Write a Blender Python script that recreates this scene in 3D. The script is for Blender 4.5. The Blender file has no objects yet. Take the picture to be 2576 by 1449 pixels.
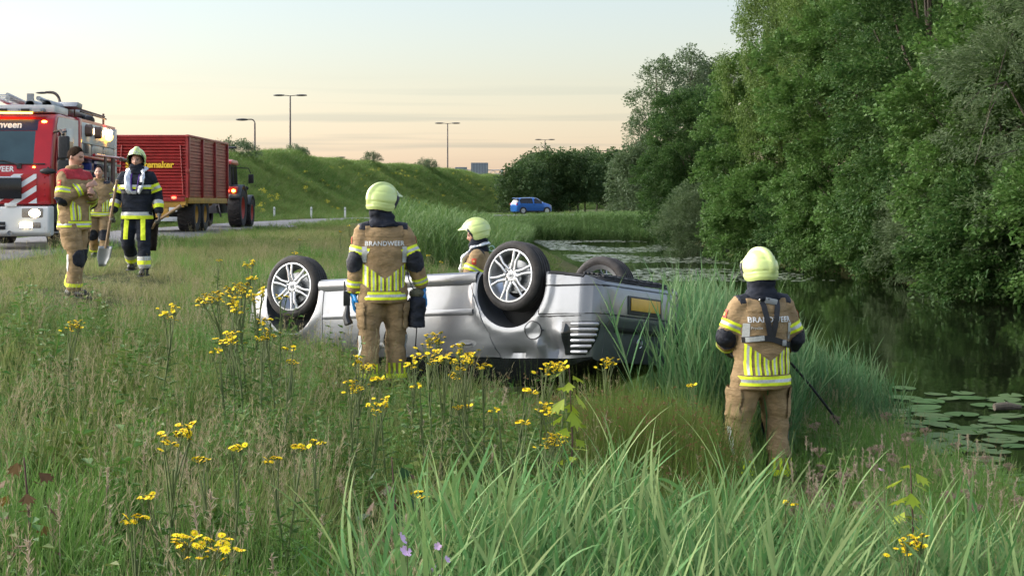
import bpy, bmesh, math, random
import numpy as np
from mathutils import Vector, Matrix, noise as mnoise
from mathutils.bvhtree import BVHTree

R = math.radians
rng = np.random.default_rng(7)
random.seed(7)
scene = bpy.context.scene
C = scene.collection

# ------------------------------------------------------------------ camera
cam_d = bpy.data.cameras.new('camera')
cam = bpy.data.objects.new('camera', cam_d); C.objects.link(cam)
cam_d.sensor_width = 36.0
cam_d.lens = 53.49
cam_d.shift_y = -0.0829
cam_d.clip_start = 0.1
cam_d.clip_end = 6000
cam.location = (0, 0, 1.03)
cam.rotation_euler = (R(90), 0, 0)
scene.camera = cam

# ------------------------------------------------------------------ sky, sun, exposure
SUN_EL, SUN_AZ = R(6.5), R(-78)            # azimuth from +Y, negative = to the left
world = bpy.data.worlds.new('World'); scene.world = world
world.use_nodes = True
wn, wl = world.node_tree.nodes, world.node_tree.links
wn.clear()
w_out = wn.new('ShaderNodeOutputWorld'); w_bg = wn.new('ShaderNodeBackground')
sky = wn.new('ShaderNodeTexSky'); sky.sky_type = 'NISHITA'; sky.sun_disc = False
sky.sun_elevation = SUN_EL; sky.sun_rotation = SUN_AZ
sky.altitude = 0; sky.air_density = 1.5; sky.dust_density = 0.8; sky.ozone_density = 4.0
hs = wn.new('ShaderNodeHueSaturation'); hs.inputs['Saturation'].default_value = 0.58
tn = wn.new('ShaderNodeMixRGB'); tn.blend_type = 'MULTIPLY'; tn.inputs['Fac'].default_value = 1.0; tn.inputs['Color2'].default_value = (1.07, 0.925, 1.045, 1)
wl.new(sky.outputs[0], tn.inputs['Color1']); wl.new(tn.outputs[0], hs.inputs['Color'])
# thin grey stratus streaks low over the horizon
tc = wn.new('ShaderNodeTexCoord'); sep = wn.new('ShaderNodeSeparateXYZ')
wl.new(tc.outputs['Generated'], sep.inputs[0])
mp = wn.new('ShaderNodeMapping'); mp.inputs['Scale'].default_value = (4.0, 4.0, 150.0); mp.inputs['Rotation'].default_value = (R(1.0), R(1.2), 0)
wl.new(tc.outputs['Generated'], mp.inputs[0])
ns = wn.new('ShaderNodeTexNoise'); ns.inputs['Scale'].default_value = 1.0; ns.inputs['Detail'].default_value = 2.5
wl.new(mp.outputs[0], ns.inputs['Vector'])
cr = wn.new('ShaderNodeValToRGB'); cr.color_ramp.elements[0].position = 0.53; cr.color_ramp.elements[1].position = 0.68
wl.new(ns.outputs['Fac'], cr.inputs[0])
el = wn.new('ShaderNodeValToRGB')            # clouds only between about 1.5 and 4 degrees up
ce = el.color_ramp.elements
ce[0].position = 0.012; ce[0].color = (0, 0, 0, 1)
ce[1].position = 0.085; ce[1].color = (0, 0, 0, 1)
a = el.color_ramp.elements.new(0.024); a.color = (1, 1, 1, 1)
a = el.color_ramp.elements.new(0.042); a.color = (.9, .9, .9, 1)
wl.new(sep.outputs['Z'], el.inputs[0])
mm = wn.new('ShaderNodeMath'); mm.operation = 'MULTIPLY'
wl.new(cr.outputs[0], mm.inputs[0]); wl.new(el.outputs[0], mm.inputs[1])
m2 = wn.new('ShaderNodeMath'); m2.operation = 'MULTIPLY'; m2.inputs[1].default_value = 0.8
wl.new(mm.outputs[0], m2.inputs[0])
cmx = wn.new('ShaderNodeMixRGB'); cmx.blend_type = 'MULTIPLY'; cmx.inputs['Color2'].default_value = (0.66, 0.74, 0.82, 1)
wl.new(m2.outputs[0], cmx.inputs['Fac']); wl.new(hs.outputs[0], cmx.inputs['Color1'])
wl.new(cmx.outputs[0], w_bg.inputs['Color'])
w_bg.inputs['Strength'].default_value = 0.105
wl.new(w_bg.outputs[0], w_out.inputs[0])

sun_d = bpy.data.lights.new('sun', 'SUN'); sun_d.energy = 2.7; sun_d.angle = R(110); sun_d.color = (1.0, 0.95, 0.87)
sun = bpy.data.objects.new('sun', sun_d); C.objects.link(sun)
sdir = Vector((math.sin(SUN_AZ)*math.cos(SUN_EL), math.cos(SUN_AZ)*math.cos(SUN_EL), math.sin(SUN_EL)))
sun.rotation_euler = (-sdir).to_track_quat('-Z', 'Y').to_euler()

vs = scene.view_settings
scene.display_settings.display_device = 'sRGB'
vs.view_transform = 'Standard'; vs.look = 'None'; vs.exposure = 2.52; vs.gamma = 1.0; vs.use_curve_mapping = False
scene.cycles.use_denoising = True
scene.cycles.max_bounces = 6; scene.cycles.diffuse_bounces = 2; scene.cycles.glossy_bounces = 3
scene.cycles.transmission_bounces = 4; scene.cycles.transparent_max_bounces = 8
scene.cycles.use_adaptive_sampling = True; scene.cycles.adaptive_threshold = 0.02
scene.cycles.caustics_reflective = False; scene.cycles.caustics_refractive = False

# ------------------------------------------------------------------ helpers
KPX = 2.6127e-4
def at(x, y, D):
    """a point seen at picture position (x, y) at distance D"""
    return Vector(((x-1288)*KPX*D, D, 1.03-(y-511)*KPX*D))

MATS = {}
def mat(name, col, rough=0.6, metal=0.0, var=0.12, scale=6.0, bump=0.0, bscale=60.0, coat=0.0, spec=0.5, emit=None, estr=0.0, col2=None, stretch=(1, 1, 1)):
    if name in MATS: return MATS[name]
    m = bpy.data.materials.new(name); m.use_nodes = True
    n, l = m.node_tree.nodes, m.node_tree.links
    b = n['Principled BSDF']
    b.inputs['Roughness'].default_value = rough; b.inputs['Metallic'].default_value = metal
    b.inputs['Coat Weight'].default_value = coat; b.inputs['Coat Roughness'].default_value = 0.08
    b.inputs['Specular IOR Level'].default_value = spec
    if emit:
        b.inputs['Emission Color'].default_value = (*emit, 1); b.inputs['Emission Strength'].default_value = estr
    c = n.new('ShaderNodeTexCoord'); mpn = n.new('ShaderNodeMapping'); mpn.inputs['Scale'].default_value = stretch
    l.new(c.outputs['Object'], mpn.inputs[0])
    t = n.new('ShaderNodeTexNoise'); t.inputs['Scale'].default_value = scale; t.inputs['Detail'].default_value = 5
    l.new(mpn.outputs[0], t.inputs['Vector'])
    mx = n.new('ShaderNodeMixRGB')
    c2 = col2 if col2 else tuple(min(1, v*(1+var)) for v in col)
    c1 = col if col2 else tuple(v*(1-var) for v in col)
    mx.inputs['Color1'].default_value = (*c1, 1); mx.inputs['Color2'].default_value = (*c2, 1)
    rp = n.new('ShaderNodeValToRGB'); rp.color_ramp.elements[0].position = 0.35; rp.color_ramp.elements[1].position = 0.65
    l.new(t.outputs['Fac'], rp.inputs[0]); l.new(rp.outputs[0], mx.inputs['Fac']); l.new(mx.outputs[0], b.inputs['Base Color'])
    if bump:
        t2 = n.new('ShaderNodeTexNoise'); t2.inputs['Scale'].default_value = bscale; t2.inputs['Detail'].default_value = 4
        l.new(mpn.outputs[0], t2.inputs['Vector'])
        bp = n.new('ShaderNodeBump'); bp.inputs['Strength'].default_value = bump; bp.inputs['Distance'].default_value = 0.02
        l.new(t2.outputs['Fac'], bp.inputs['Height']); l.new(bp.outputs[0], b.inputs['Normal'])
    MATS[name] = m
    return m

def leaf_mat(name, ca, cb, cc, trans=0.35, rough=0.55, spec=0.22):
    """ca/cb: the plant's two greens (per instance), cc: odd leaves (per leaf)"""
    if name in MATS: return MATS[name]
    m = bpy.data.materials.new(name); m.use_nodes = True
    n, l = m.node_tree.nodes, m.node_tree.links
    b = n['Principled BSDF']; out = n['Material Output']
    ai = n.new('ShaderNodeAttribute'); ai.attribute_type = 'INSTANCER'; ai.attribute_name = 'tint'
    ag = n.new('ShaderNodeAttribute'); ag.attribute_type = 'GEOMETRY'; ag.attribute_name = 'v'
    m1 = n.new('ShaderNodeMixRGB'); m1.inputs['Color1'].default_value = (*ca, 1); m1.inputs['Color2'].default_value = (*cb, 1)
    l.new(ai.outputs['Fac'], m1.inputs['Fac'])
    rp = n.new('ShaderNodeValToRGB'); rp.color_ramp.elements[0].position = 0.25; rp.color_ramp.elements[1].position = 1.0
    l.new(ag.outputs['Fac'], rp.inputs[0])
    m2 = n.new('ShaderNodeMixRGB'); m2.inputs['Color2'].default_value = (*cc, 1)
    l.new(rp.outputs[0], m2.inputs['Fac']); l.new(m1.outputs[0], m2.inputs['Color1'])
    l.new(m2.outputs[0], b.inputs['Base Color'])
    b.inputs['Roughness'].default_value = rough; b.inputs['Specular IOR Level'].default_value = spec
    tr = n.new('ShaderNodeBsdfTranslucent'); l.new(m2.outputs[0], tr.inputs['Color'])
    ms = n.new('ShaderNodeMixShader'); ms.inputs[0].default_value = trans
    l.new(b.outputs[0], ms.inputs[1]); l.new(tr.outputs[0], ms.inputs[2]); l.new(ms.outputs[0], out.inputs['Surface'])
    MATS[name] = m
    return m

def tag(o, label=None, cat=None, group=None, kind=None):
    if label: o['label'] = label
    if cat: o['category'] = cat
    if group: o['group'] = group
    if kind: o['kind'] = kind
    return o
def empty(name, loc=(0, 0, 0), rz=0.0, mw=None, parent=None):
    o = bpy.data.objects.new(name, None); C.objects.link(o)
    o.empty_display_size = 0.1
    if mw is not None: o.matrix_world = mw
    else: o.location = loc; o.rotation_euler = (0, 0, rz)
    if parent: o.parent = parent
    return o
def link(name, me, parent=None, mats=None):
    o = bpy.data.objects.new(name, me); C.objects.link(o)
    if parent: o.parent = parent
    if mats is not None:
        for m in (mats if isinstance(mats, (list, tuple)) else [mats]): me.materials.append(m)
    return o
def copy_tree(o, parent=None):
    c = o.copy(); C.objects.link(c)
    c.parent = parent
    for ch in list(o.children): copy_tree(ch, c)
    return c

def rotm(axis, ang): return Matrix.Rotation(ang, 4, axis)
def frame_to(p, d, up=Vector((0, 0, 1))):
    """matrix with local Z along d at p"""
    d = Vector(d).normalized()
    q = d.to_track_quat('Z', 'Y')
    return Matrix.Translation(p) @ q.to_matrix().to_4x4()

class MB:
    """collects shapes for ONE mesh object"""
    def __init__(s): s.v = []; s.f = []; s.mi = []
    def add(s, vs_, fs, mi=0, M=None):
        o = len(s.v)
        if M is not None: vs_ = [M @ Vector(p) for p in vs_]
        s.v.extend([tuple(p) for p in vs_]); s.f.extend([tuple(i+o for i in f) for f in fs]); s.mi.extend([mi]*len(fs))
        return s
    def box(s, c, sz, mi=0, M=None, taper=1.0):
        x, y, z = sz[0]/2, sz[1]/2, sz[2]/2; t = taper
        p = [(-x, -y, -z), (x, -y, -z), (x, y, -z), (-x, y, -z), (-x*t, -y*t, z), (x*t, -y*t, z), (x*t, y*t, z), (-x*t, y*t, z)]
        T = Matrix.Translation(c) if M is None else M @ Matrix.Translation(c)
        return s.add(p, [(3, 2, 1, 0), (4, 5, 6, 7), (0, 1, 5, 4), (1, 2, 6, 5), (2, 3, 7, 6), (3, 0, 4, 7)], mi, T)
    def prism(s, poly, a, b, axis='y', mi=0, M=None):
        n = len(poly)
        def mk(u, v, w): return {'y': (u, w, v), 'x': (w, u, v), 'z': (u, v, w)}[axis]
        p = [mk(u, v, a) for u, v in poly] + [mk(u, v, b) for u, v in poly]
        f = [tuple(range(n)), tuple(range(2*n-1, n-1, -1))] + [(i, i+n, (i+1) % n+n, (i+1) % n) for i in range(n)]
        return s.add(p, f, mi, M)
    def tube(s, pts, rad, n=8, mi=0, M=None, caps=True, flat=1.0):
        pts = [Vector(p) for p in pts]; m = len(pts)
        rads = rad if hasattr(rad, '__len__') else [rad]*m
        P, F = [], []
        up = Vector((0, 0, 1)); last = None
        for i, p in enumerate(pts):
            d = (pts[min(i+1, m-1)]-pts[max(i-1, 0)])
            if d.length < 1e-9: d = up
            d.normalize()
            if last is None:
                a = d.cross(Vector((0, 0, 1)) if abs(d.z) < 0.95 else Vector((1, 0, 0))).normalized()
            else:
                a = (last-d*last.dot(d)).normalized()
            last = a; b = d.cross(a)
            for k in range(n):
                t = 2*math.pi*k/n
                P.append(p+a*math.cos(t)*rads[i]+b*math.sin(t)*rads[i]*flat)
        for i in range(m-1):
            for k in range(n):
                F.append((i*n+k, i*n+(k+1) % n, (i+1)*n+(k+1) % n, (i+1)*n+k))
        if caps: F.append(tuple(range(n-1, -1, -1))); F.append(tuple((m-1)*n+k for k in range(n)))
        return s.add(P, F, mi, M)
    def lathe(s, prof, n=24, mi=0, M=None, mis=None, closed=False):
        """prof: (r, z) points, spun round z"""
        P, F, I = [], [], []
        m = len(prof)
        for r, z in prof:
            for k in range(n):
                t = 2*math.pi*k/n
                P.append((r*math.cos(t), r*math.sin(t), z))
        rng_ = m if closed else m-1
        o = len(s.v)
        if M is not None: P = [M @ Vector(p) for p in P]
        s.v.extend([tuple(p) for p in P])
        for i in range(rng_):
            j = (i+1) % m
            for k in range(n):
                s.f.append((o+i*n+k, o+i*n+(k+1) % n, o+j*n+(k+1) % n, o+j*n+k)); s.mi.append(mis[i] if mis else mi)
        return s
    def ball(s, c, r, nu=12, nv=8, mi=0, M=None):
        r = r if hasattr(r, '__len__') else (r, r, r)
        P = [(c[0], c[1], c[2]-r[2])]
        for i in range(1, nv):
            a = math.pi*i/nv-math.pi/2
            for k in range(nu):
                t = 2*math.pi*k/nu
                P.append((c[0]+r[0]*math.cos(a)*math.cos(t), c[1]+r[1]*math.cos(a)*math.sin(t), c[2]+r[2]*math.sin(a)))
        P.append((c[0], c[1], c[2]+r[2]))
        F = [(0, 1+(k+1) % nu, 1+k) for k in range(nu)]
        for i in range(nv-2):
            for k in range(nu):
                F.append((1+i*nu+k, 1+i*nu+(k+1) % nu, 1+(i+1)*nu+(k+1) % nu, 1+(i+1)*nu+k))
        t = len(P)-1; b = 1+(nv-2)*nu
        F += [(b+k, b+(k+1) % nu, t) for k in range(nu)]
        return s.add(P, F, mi, M)
    def grid(s, fn, nu, nv, mi=0, M=None, wrap=False):
        P = [fn(i/(nu-1), j/(nv-1 if not wrap else nv)) for i in range(nu) for j in range(nv)]
        F = []
        for i in range(nu-1):
            for j in range(nv if wrap else nv-1):
                k = (j+1) % nv
                F.append((i*nv+j, i*nv+k, (i+1)*nv+k, (i+1)*nv+j))
        return s.add(P, F, mi, M)
    def mesh(s, name, bevel=0.0, sharp=35, seg=2):
        me = bpy.data.meshes.new(name)
        me.from_pydata(s.v, [], s.f)
        me.polygons.foreach_set('material_index', s.mi)
        if bevel:
            bm = bmesh.new(); bm.from_mesh(me)
            bmesh.ops.remove_doubles(bm, verts=bm.verts, dist=1e-5)
            ed = [e for e in bm.edges if len(e.link_faces) == 2 and e.calc_face_angle(0) > R(30)]
            bmesh.ops.bevel(bm, geom=ed, offset=bevel, segments=seg, profile=0.6, affect='EDGES', clamp_overlap=True)
            bm.to_mesh(me); bm.free()
        me.polygons.foreach_set('use_smooth', [True]*len(me.polygons))
        me.update()
        me.set_sharp_from_angle(angle=R(sharp))
        return me
    def build(s, name, mats, parent=None, bevel=0.0, sharp=35, seg=2):
        return link(name, s.mesh(name, bevel, sharp, seg), parent, mats)

def np_mesh(name, V, F, attrs=None, smooth=False):
    """V (n,3) floats, F (m,k) ints, all faces with k corners"""
    V = np.ascontiguousarray(V, dtype=np.float32); F = np.ascontiguousarray(F, dtype=np.int32)
    me = bpy.data.meshes.new(name)
    k = F.shape[1]
    me.vertices.add(len(V)); me.vertices.foreach_set('co', V.ravel())
    me.loops.add(F.size); me.loops.foreach_set('vertex_index', F.ravel())
    me.polygons.add(len(F)); me.polygons.foreach_set('loop_start', np.arange(0, F.size, k, dtype=np.int32))
    me.polygons.foreach_set('use_smooth', np.full(len(F), smooth))
    for nm, arr in (attrs or {}).items():
        at_ = me.attributes.new(nm, 'FLOAT', 'POINT'); at_.data.foreach_set('value', np.asarray(arr, dtype=np.float32))
    me.update(calc_edges=True)
    return me

def join_np(parts):
    V, F, A, o = [], [], [], 0
    for v, f, a in parts:
        V.append(v); F.append(f+o); A.append(a); o += len(v)
    return np.concatenate(V), np.concatenate(F), np.concatenate(A)

# ---- plants in numpy: strips (blades, leaves) as quads
def strips(base, d0, length, width, droop, segs=4, prof=None, side=None, v=None, r=rng):
    """n curved tapering blades. base (n,3), d0 (n,3) start direction, droop (n,) how far it bends down"""
    n = len(base)
    d = d0/np.linalg.norm(d0, axis=1, keepdims=True)
    if side is None:
        a = r.uniform(0, 2*np.pi, n)
        rv = np.stack([np.cos(a), np.sin(a), np.zeros(n)], 1)
        side = np.cross(d, rv); bad = np.linalg.norm(side, axis=1) < 0.2
        side[bad] = np.cross(d[bad], rv[bad][:, [1, 0, 2]]*[1, -1, 1])
    side = side/np.maximum(1e-6, np.linalg.norm(side, axis=1, keepdims=True))
    if prof is None: prof = np.interp(np.linspace(0, 1, segs+1), [0, .15, .6, 1], [.7, 1, .75, .06])
    P = base.copy(); out = []
    step = (length/segs)[:, None]
    for i in range(segs+1):
        w = (width*prof[i]/2)[:, None]
        out.append(np.stack([P-side*w, P+side*w], 1))
        P = P+d*step
        d = d+np.stack([np.zeros(n), np.zeros(n), -droop/segs], 1)
        d = d/np.linalg.norm(d, axis=1, keepdims=True)
    V = np.stack(out, 1)                       # n, segs+1, 2, 3
    idx = np.arange(n*(segs+1)*2).reshape(n, segs+1, 2)
    F = np.stack([idx[:, :-1, 0], idx[:, :-1, 1], idx[:, 1:, 1], idx[:, 1:, 0]], -1).reshape(-1, 4)
    vv = r.random(n) if v is None else v
    return V.reshape(-1, 3), F, np.repeat(vv, (segs+1)*2)

def leaves_np(P, d, nrm, L, W, v=None, r=rng):
    """n rhombic leaves, each folded a little along its midrib: 2 quads"""
    n = len(P)
    d = d/np.linalg.norm(d, axis=1, keepdims=True)
    s_ = np.cross(nrm, d); s_ = s_/np.maximum(1e-6, np.linalg.norm(s_, axis=1, keepdims=True))
    nn = np.cross(d, s_)
    L = L[:, None]; W = W[:, None]
    a = P; b = P+d*L*.45+s_*W*.5+nn*W*.18; c = P+d*L-nn*L*.1; e = P+d*L*.45-s_*W*.5+nn*W*.18
    V = np.stack([a, b, c, e], 1)
    idx = np.arange(n*4).reshape(n, 4)
    vv = r.random(n) if v is None else v
    return V.reshape(-1, 3), idx, np.repeat(vv, 4)

SRC = bpy.data.collections.new('plant_pieces')
_ng_cache = {}
def source_set(key, meshes, m):
    """an unlinked collection that holds the pieces one kind of plant is scattered from"""
    col = bpy.data.collections.new(key)
    for i, me in enumerate(meshes):
        me.materials.clear(); 
        for q in (m if isinstance(m, (list, tuple)) else [m]): me.materials.append(q)
        o = bpy.data.objects.new('%s_%02d' % (key, i), me); col.objects.link(o)
    ng = bpy.data.node_groups.new(key, 'GeometryNodeTree')
    ng.interface.new_socket('Geometry', in_out='INPUT', socket_type='NodeSocketGeometry')
    ng.interface.new_socket('Geometry', in_out='OUTPUT', socket_type='NodeSocketGeometry')
    n, l = ng.nodes, ng.links
    gi, go = n.new('NodeGroupInput'), n.new('NodeGroupOutput')
    ci = n.new('GeometryNodeCollectionInfo'); ci.inputs['Collection'].default_value = col
    ci.inputs['Separate Children'].default_value = True; ci.inputs['Reset Children'].default_value = True
    ip = n.new('GeometryNodeInstanceOnPoints'); ip.inputs['Pick Instance'].default_value = True
    def na(nm, typ):
        q = n.new('GeometryNodeInputNamedAttribute'); q.data_type = typ; q.inputs['Name'].default_value = nm; return q.outputs[0]
    l.new(gi.outputs[0], ip.inputs['Points']); l.new(ci.outputs[0], ip.inputs['Instance'])
    l.new(na('idx', 'INT'), ip.inputs['Instance Index']); l.new(na('rot', 'FLOAT_VECTOR'), ip.inputs['Rotation'])
    l.new(na('scl', 'FLOAT_VECTOR'), ip.inputs['Scale']); l.new(ip.outputs[0], go.inputs[0])
    _ng_cache[key] = (ng, len(meshes))
    return key
def scatter(name, key, P, rot, scl, tint=None, parent=None, r=rng):
    ng, k = _ng_cache[key]; n = len(P)
    me = bpy.data.meshes.new(name); me.vertices.add(n)
    me.vertices.foreach_set('co', np.asarray(P, dtype=np.float32).ravel())
    scl = np.asarray(scl, dtype=np.float32)
    if scl.ndim == 1: scl = np.repeat(scl[:, None], 3, 1)
    q = me.attributes.new('rot', 'FLOAT_VECTOR', 'POINT'); q.data.foreach_set('vector', np.asarray(rot, dtype=np.float32).ravel())
    q = me.attributes.new('scl', 'FLOAT_VECTOR', 'POINT'); q.data.foreach_set('vector', scl.ravel())
    q = me.attributes.new('idx', 'INT', 'POINT'); q.data.foreach_set('value', r.integers(0, k, n).astype(np.int32))
    q = me.attributes.new('tint', 'FLOAT', 'POINT'); q.data.foreach_set('value', np.asarray(r.random(n) if tint is None else np.clip(tint, 0, 1), dtype=np.float32))
    o = link(name, me, parent)
    md = o.modifiers.new('scatter', 'NODES'); md.node_group = ng
    return o
def upright(n, tilt=0.12, r=rng):
    return np.stack([r.normal(0, tilt, n), r.normal(0, tilt, n), r.uniform(0, 2*np.pi, n)], 1)

def fbm(X, Y, s, seed=0):
    """cheap smooth 2-D noise in about [-1, 1] (sums of sines)"""
    q = np.random.default_rng(seed); z = 0
    for i in range(7):
        a = q.uniform(0, 2*np.pi); f = s*q.uniform(.5, 2.2); p = q.uniform(0, 6.28)
        z = z+np.sin((X*np.cos(a)+Y*np.sin(a))*f+p+1.3*np.sin((X*np.sin(a)-Y*np.cos(a))*f*.7+p))/1.0
    return z/4.0

# ------------------------------------------------------------------ the ground
WATER = -1.45
def edge_shift(Y): return np.interp(Y, [0, 5, 14, 30, 60, 100, 130], [1.5, 1.0, 0, -.7, -1.4, -3.0, -3.2])
def right_shore(Y): return np.interp(Y, [0, 20, 40, 72, 100, 130], [17, 15.2, 12.7, 10.0, 11.2, 11])
CY = [40, 70, 100, 130, 165, 205, 245, 300, 380, 600]
CX = [-28, -27, -26, -24.4, -22.8, -17.6, -10.1, .94, 19, 75]
CH = [3.6, 4.2, 4.6, 5.1, 5.8, 6.1, 6.2, 5.0, 5.2, 5.2]
def height(X, Y):
    X = np.asarray(X, dtype=float); Y = np.asarray(Y, dtype=float)
    u = X-edge_shift(Y)
    zl = np.interp(u, [-9, -6.2, -5, -1.2, 2, 3.7, 4.3, 6, 20], [0, 0, -.05, -.68, -1.2, -1.36, -1.62, -2.3, -2.3])
    zr = np.interp(X-right_shore(Y), [-1.2, 0, .6, 6], [-2.3, -1.5, -1.2, -.5])
    zf = np.interp(Y, [101, 103, 104, 110], [-2.3, -1.5, -1.15, -.35])
    z = np.maximum(np.maximum(zl, zr), zf)
    z = z+.04*fbm(X, Y, .9, 3)*np.clip((-u-0)/3, 0, 1)*np.clip((u+9.2)/2, 0, 1)
    cx = np.interp(Y, CY, CX); ch = np.interp(Y, CY, CH)
    d = (X-cx)/10.0
    s = np.clip(1-d, 0, 1); s = s*s*(3-2*s)*.35+s*.65
    em = ch*s*np.clip((Y-35)/30, 0, 1)
    em = em+np.where(s > 0.02, .22*fbm(X, Y, .35, 5), 0)*np.clip(s*4, 0, 1)
    em = np.where(d < -3.5, np.maximum(em*np.clip(1-(-d-3.5)/3, 0, 1), 0), em)
    return np.where(s > 0, np.maximum(z, em-.02), z)

ROAD = [(-11.5, -30), (-11.6, 20), (-12.2, 45), (-12.3, 66), (-11.9, 82), (-10.4, 97), (-7.0, 113), (-2.0, 127), (4.5, 138), (16, 150), (34, 161), (70, 172)]
def road_pts(step=2.0):
    P = np.array(ROAD, float); out = []
    n = len(P)
    for i in range(n-1):
        p0, p1, p2, p3 = P[max(i-1, 0)], P[i], P[i+1], P[min(i+2, n-1)]
        m = max(2, int(np.linalg.norm(p2-p1)/step))
        for t in np.arange(m)/m:
            out.append(.5*((2*p1)+(-p0+p2)*t+(2*p0-5*p1+4*p2-p3)*t*t+(-p0+3*p1-3*p2+p3)*t**3))
    return np.array(out+[P[-1]])
RP = road_pts()
def road_dist(X, Y):
    X = np.asarray(X, float); Y = np.asarray(Y, float)
    d = np.full(X.shape, 1e9)
    for p in RP[::2]: d = np.minimum(d, np.hypot(X-p[0], Y-p[1]))
    return d

def ground_height(X, Y):
    z = height(X, Y)
    w = np.clip((road_dist(X, Y)-2.6)/1.5, 0, 1)
    return z*w+(1-w)*(-.035)

gx = np.concatenate([[-1500, -900, -500, -300, -200, -140, -100, -80, -65, -55, -47], np.arange(-42, -16, 1.0), np.arange(-16, 18, .4), np.arange(18, 40, 1.5), [45, 55, 70, 90, 120, 160, 220, 320, 520, 900, 1500]])
gy = np.concatenate([[-60, -30, -12], np.arange(-4, 36, .4), np.arange(36, 130, 1.2), np.arange(130, 420, 4.0), [440, 480, 540, 620, 750, 950, 1300, 2000, 3000]])
GX, GY = np.meshgrid(gx, gy)
GZ = ground_height(GX, GY)
GZ = np.where(GY > 430, np.minimum(GZ, np.where(GX > 90, 0, GZ)), GZ)
nx, ny = len(gx), len(gy)
ii = np.arange(nx*ny).reshape(ny, nx)
gf = np.stack([ii[:-1, :-1], ii[:-1, 1:], ii[1:, 1:], ii[1:, :-1]], -1).reshape(-1, 4)
gme = np_mesh('ground', np.stack([GX, GY, GZ], -1).reshape(-1, 3), gf, smooth=True)

gm = bpy.data.materials.new('meadow_soil'); gm.use_nodes = True
n, l = gm.node_tree.nodes, gm.node_tree.links
b = n['Principled BSDF']; b.inputs['Roughness'].default_value = .95; b.inputs['Specular IOR Level'].default_value = .1
tcn = n.new('ShaderNodeTexCoord')
def _noise(sc, det=5):
    t = n.new('ShaderNodeTexNoise'); t.inputs['Scale'].default_value = sc; t.inputs['Detail'].default_value = det; t.inputs['Roughness'].default_value = .65
    l.new(tcn.outputs['Object'], t.inputs['Vector']); return t.outputs['Fac']
def _ramp(f, p0, p1):
    r_ = n.new('ShaderNodeValToRGB'); r_.color_ramp.elements[0].position = p0; r_.color_ramp.elements[1].position = p1
    l.new(f, r_.inputs[0]); return r_.outputs[0]
def _mix(f, a, b_):
    q = n.new('ShaderNodeMixRGB'); l.new(f, q.inputs['Fac'])
    for s_, v_ in (('Color1', a), ('Color2', b_)):
        if isinstance(v_, tuple): q.inputs[s_].default_value = (*v_, 1)
        else: l.new(v_, q.inputs[s_])
    return q.outputs[0]
c = _mix(_ramp(_noise(.5), .35, .65), (.030, .055, .014), (.075, .085, .028))
c = _mix(_ramp(_noise(9, 8), .4, .7), c, (.10, .085, .04))
l.new(c, b.inputs['Base Color'])
bp = n.new('ShaderNodeBump'); bp.inputs['Strength'].default_value = .8; bp.inputs['Distance'].default_value = .08
l.new(_noise(14, 8), bp.inputs['Height']); l.new(bp.outputs[0], b.inputs['Normal'])
ground = tag(link('ground', gme, None, gm), 'grassy ground sloping from road to pond', kind='structure')

# the road
def ribbon(name, pts, offs, z, m, kind='structure', label=None):
    T = np.gradient(pts, axis=0); T /= np.linalg.norm(T, axis=1, keepdims=True)
    N = np.stack([T[:, 1], -T[:, 0]], 1)
    V = [np.stack([pts[:, 0]+N[:, 0]*o, pts[:, 1]+N[:, 1]*o, np.full(len(pts), zz)], 1) for o, zz in zip(offs, z)]
    V = np.stack(V, 1); k = len(offs)
    ix = np.arange(len(pts)*k).reshape(-1, k)
    F = np.stack([ix[:-1, :-1], ix[:-1, 1:], ix[1:, 1:], ix[1:, :-1]], -1).reshape(-1, 4)
    return tag(link(name, np_mesh(name, V.reshape(-1, 3), F, smooth=True), None, m), label, kind=kind)
asphalt = mat('asphalt', (.11, .11, .115), .85, var=.25, scale=1.2, bump=.4, bscale=90)
ribbon('road', RP, [-2.45, -2.3, 0, 2.3, 2.45], [-.06, .012, .035, .012, -.06], asphalt, label='narrow grey asphalt road')

# the pond
wm = bpy.data.materials.new('pond_water'); wm.use_nodes = True
n, l = wm.node_tree.nodes, wm.node_tree.links
b = n['Principled BSDF']; b.inputs['Base Color'].default_value = (.006, .008, .004, 1); b.inputs['Roughness'].default_value = .04
b.inputs['IOR'].default_value = 1.33; b.inputs['Specular IOR Level'].default_value = .5
tcn = n.new('ShaderNodeTexCoord'); mpn = n.new('ShaderNodeMapping'); mpn.inputs['Scale'].default_value = (1.2, .5, 1)
l.new(tcn.outputs['Object'], mpn.inputs[0])
t = n.new('ShaderNodeTexNoise'); t.inputs['Scale'].default_value = 1.6; t.inputs['Detail'].default_value = 3; l.new(mpn.outputs[0], t.inputs['Vector'])
bp = n.new('ShaderNodeBump'); bp.inputs['Strength'].default_value = .12; bp.inputs['Distance'].default_value = .05
l.new(t.outputs['Fac'], bp.inputs['Height']); l.new(bp.outputs[0], b.inputs['Normal'])
pv = np.array([[-2, -10, WATER], [24, -10, WATER], [24, 106, WATER], [-2, 106, WATER]])
tag(link('pond', np_mesh('pond', pv, np.array([[0, 1, 2, 3]])), None, wm), 'dark still pond water', kind='structure')

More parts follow.
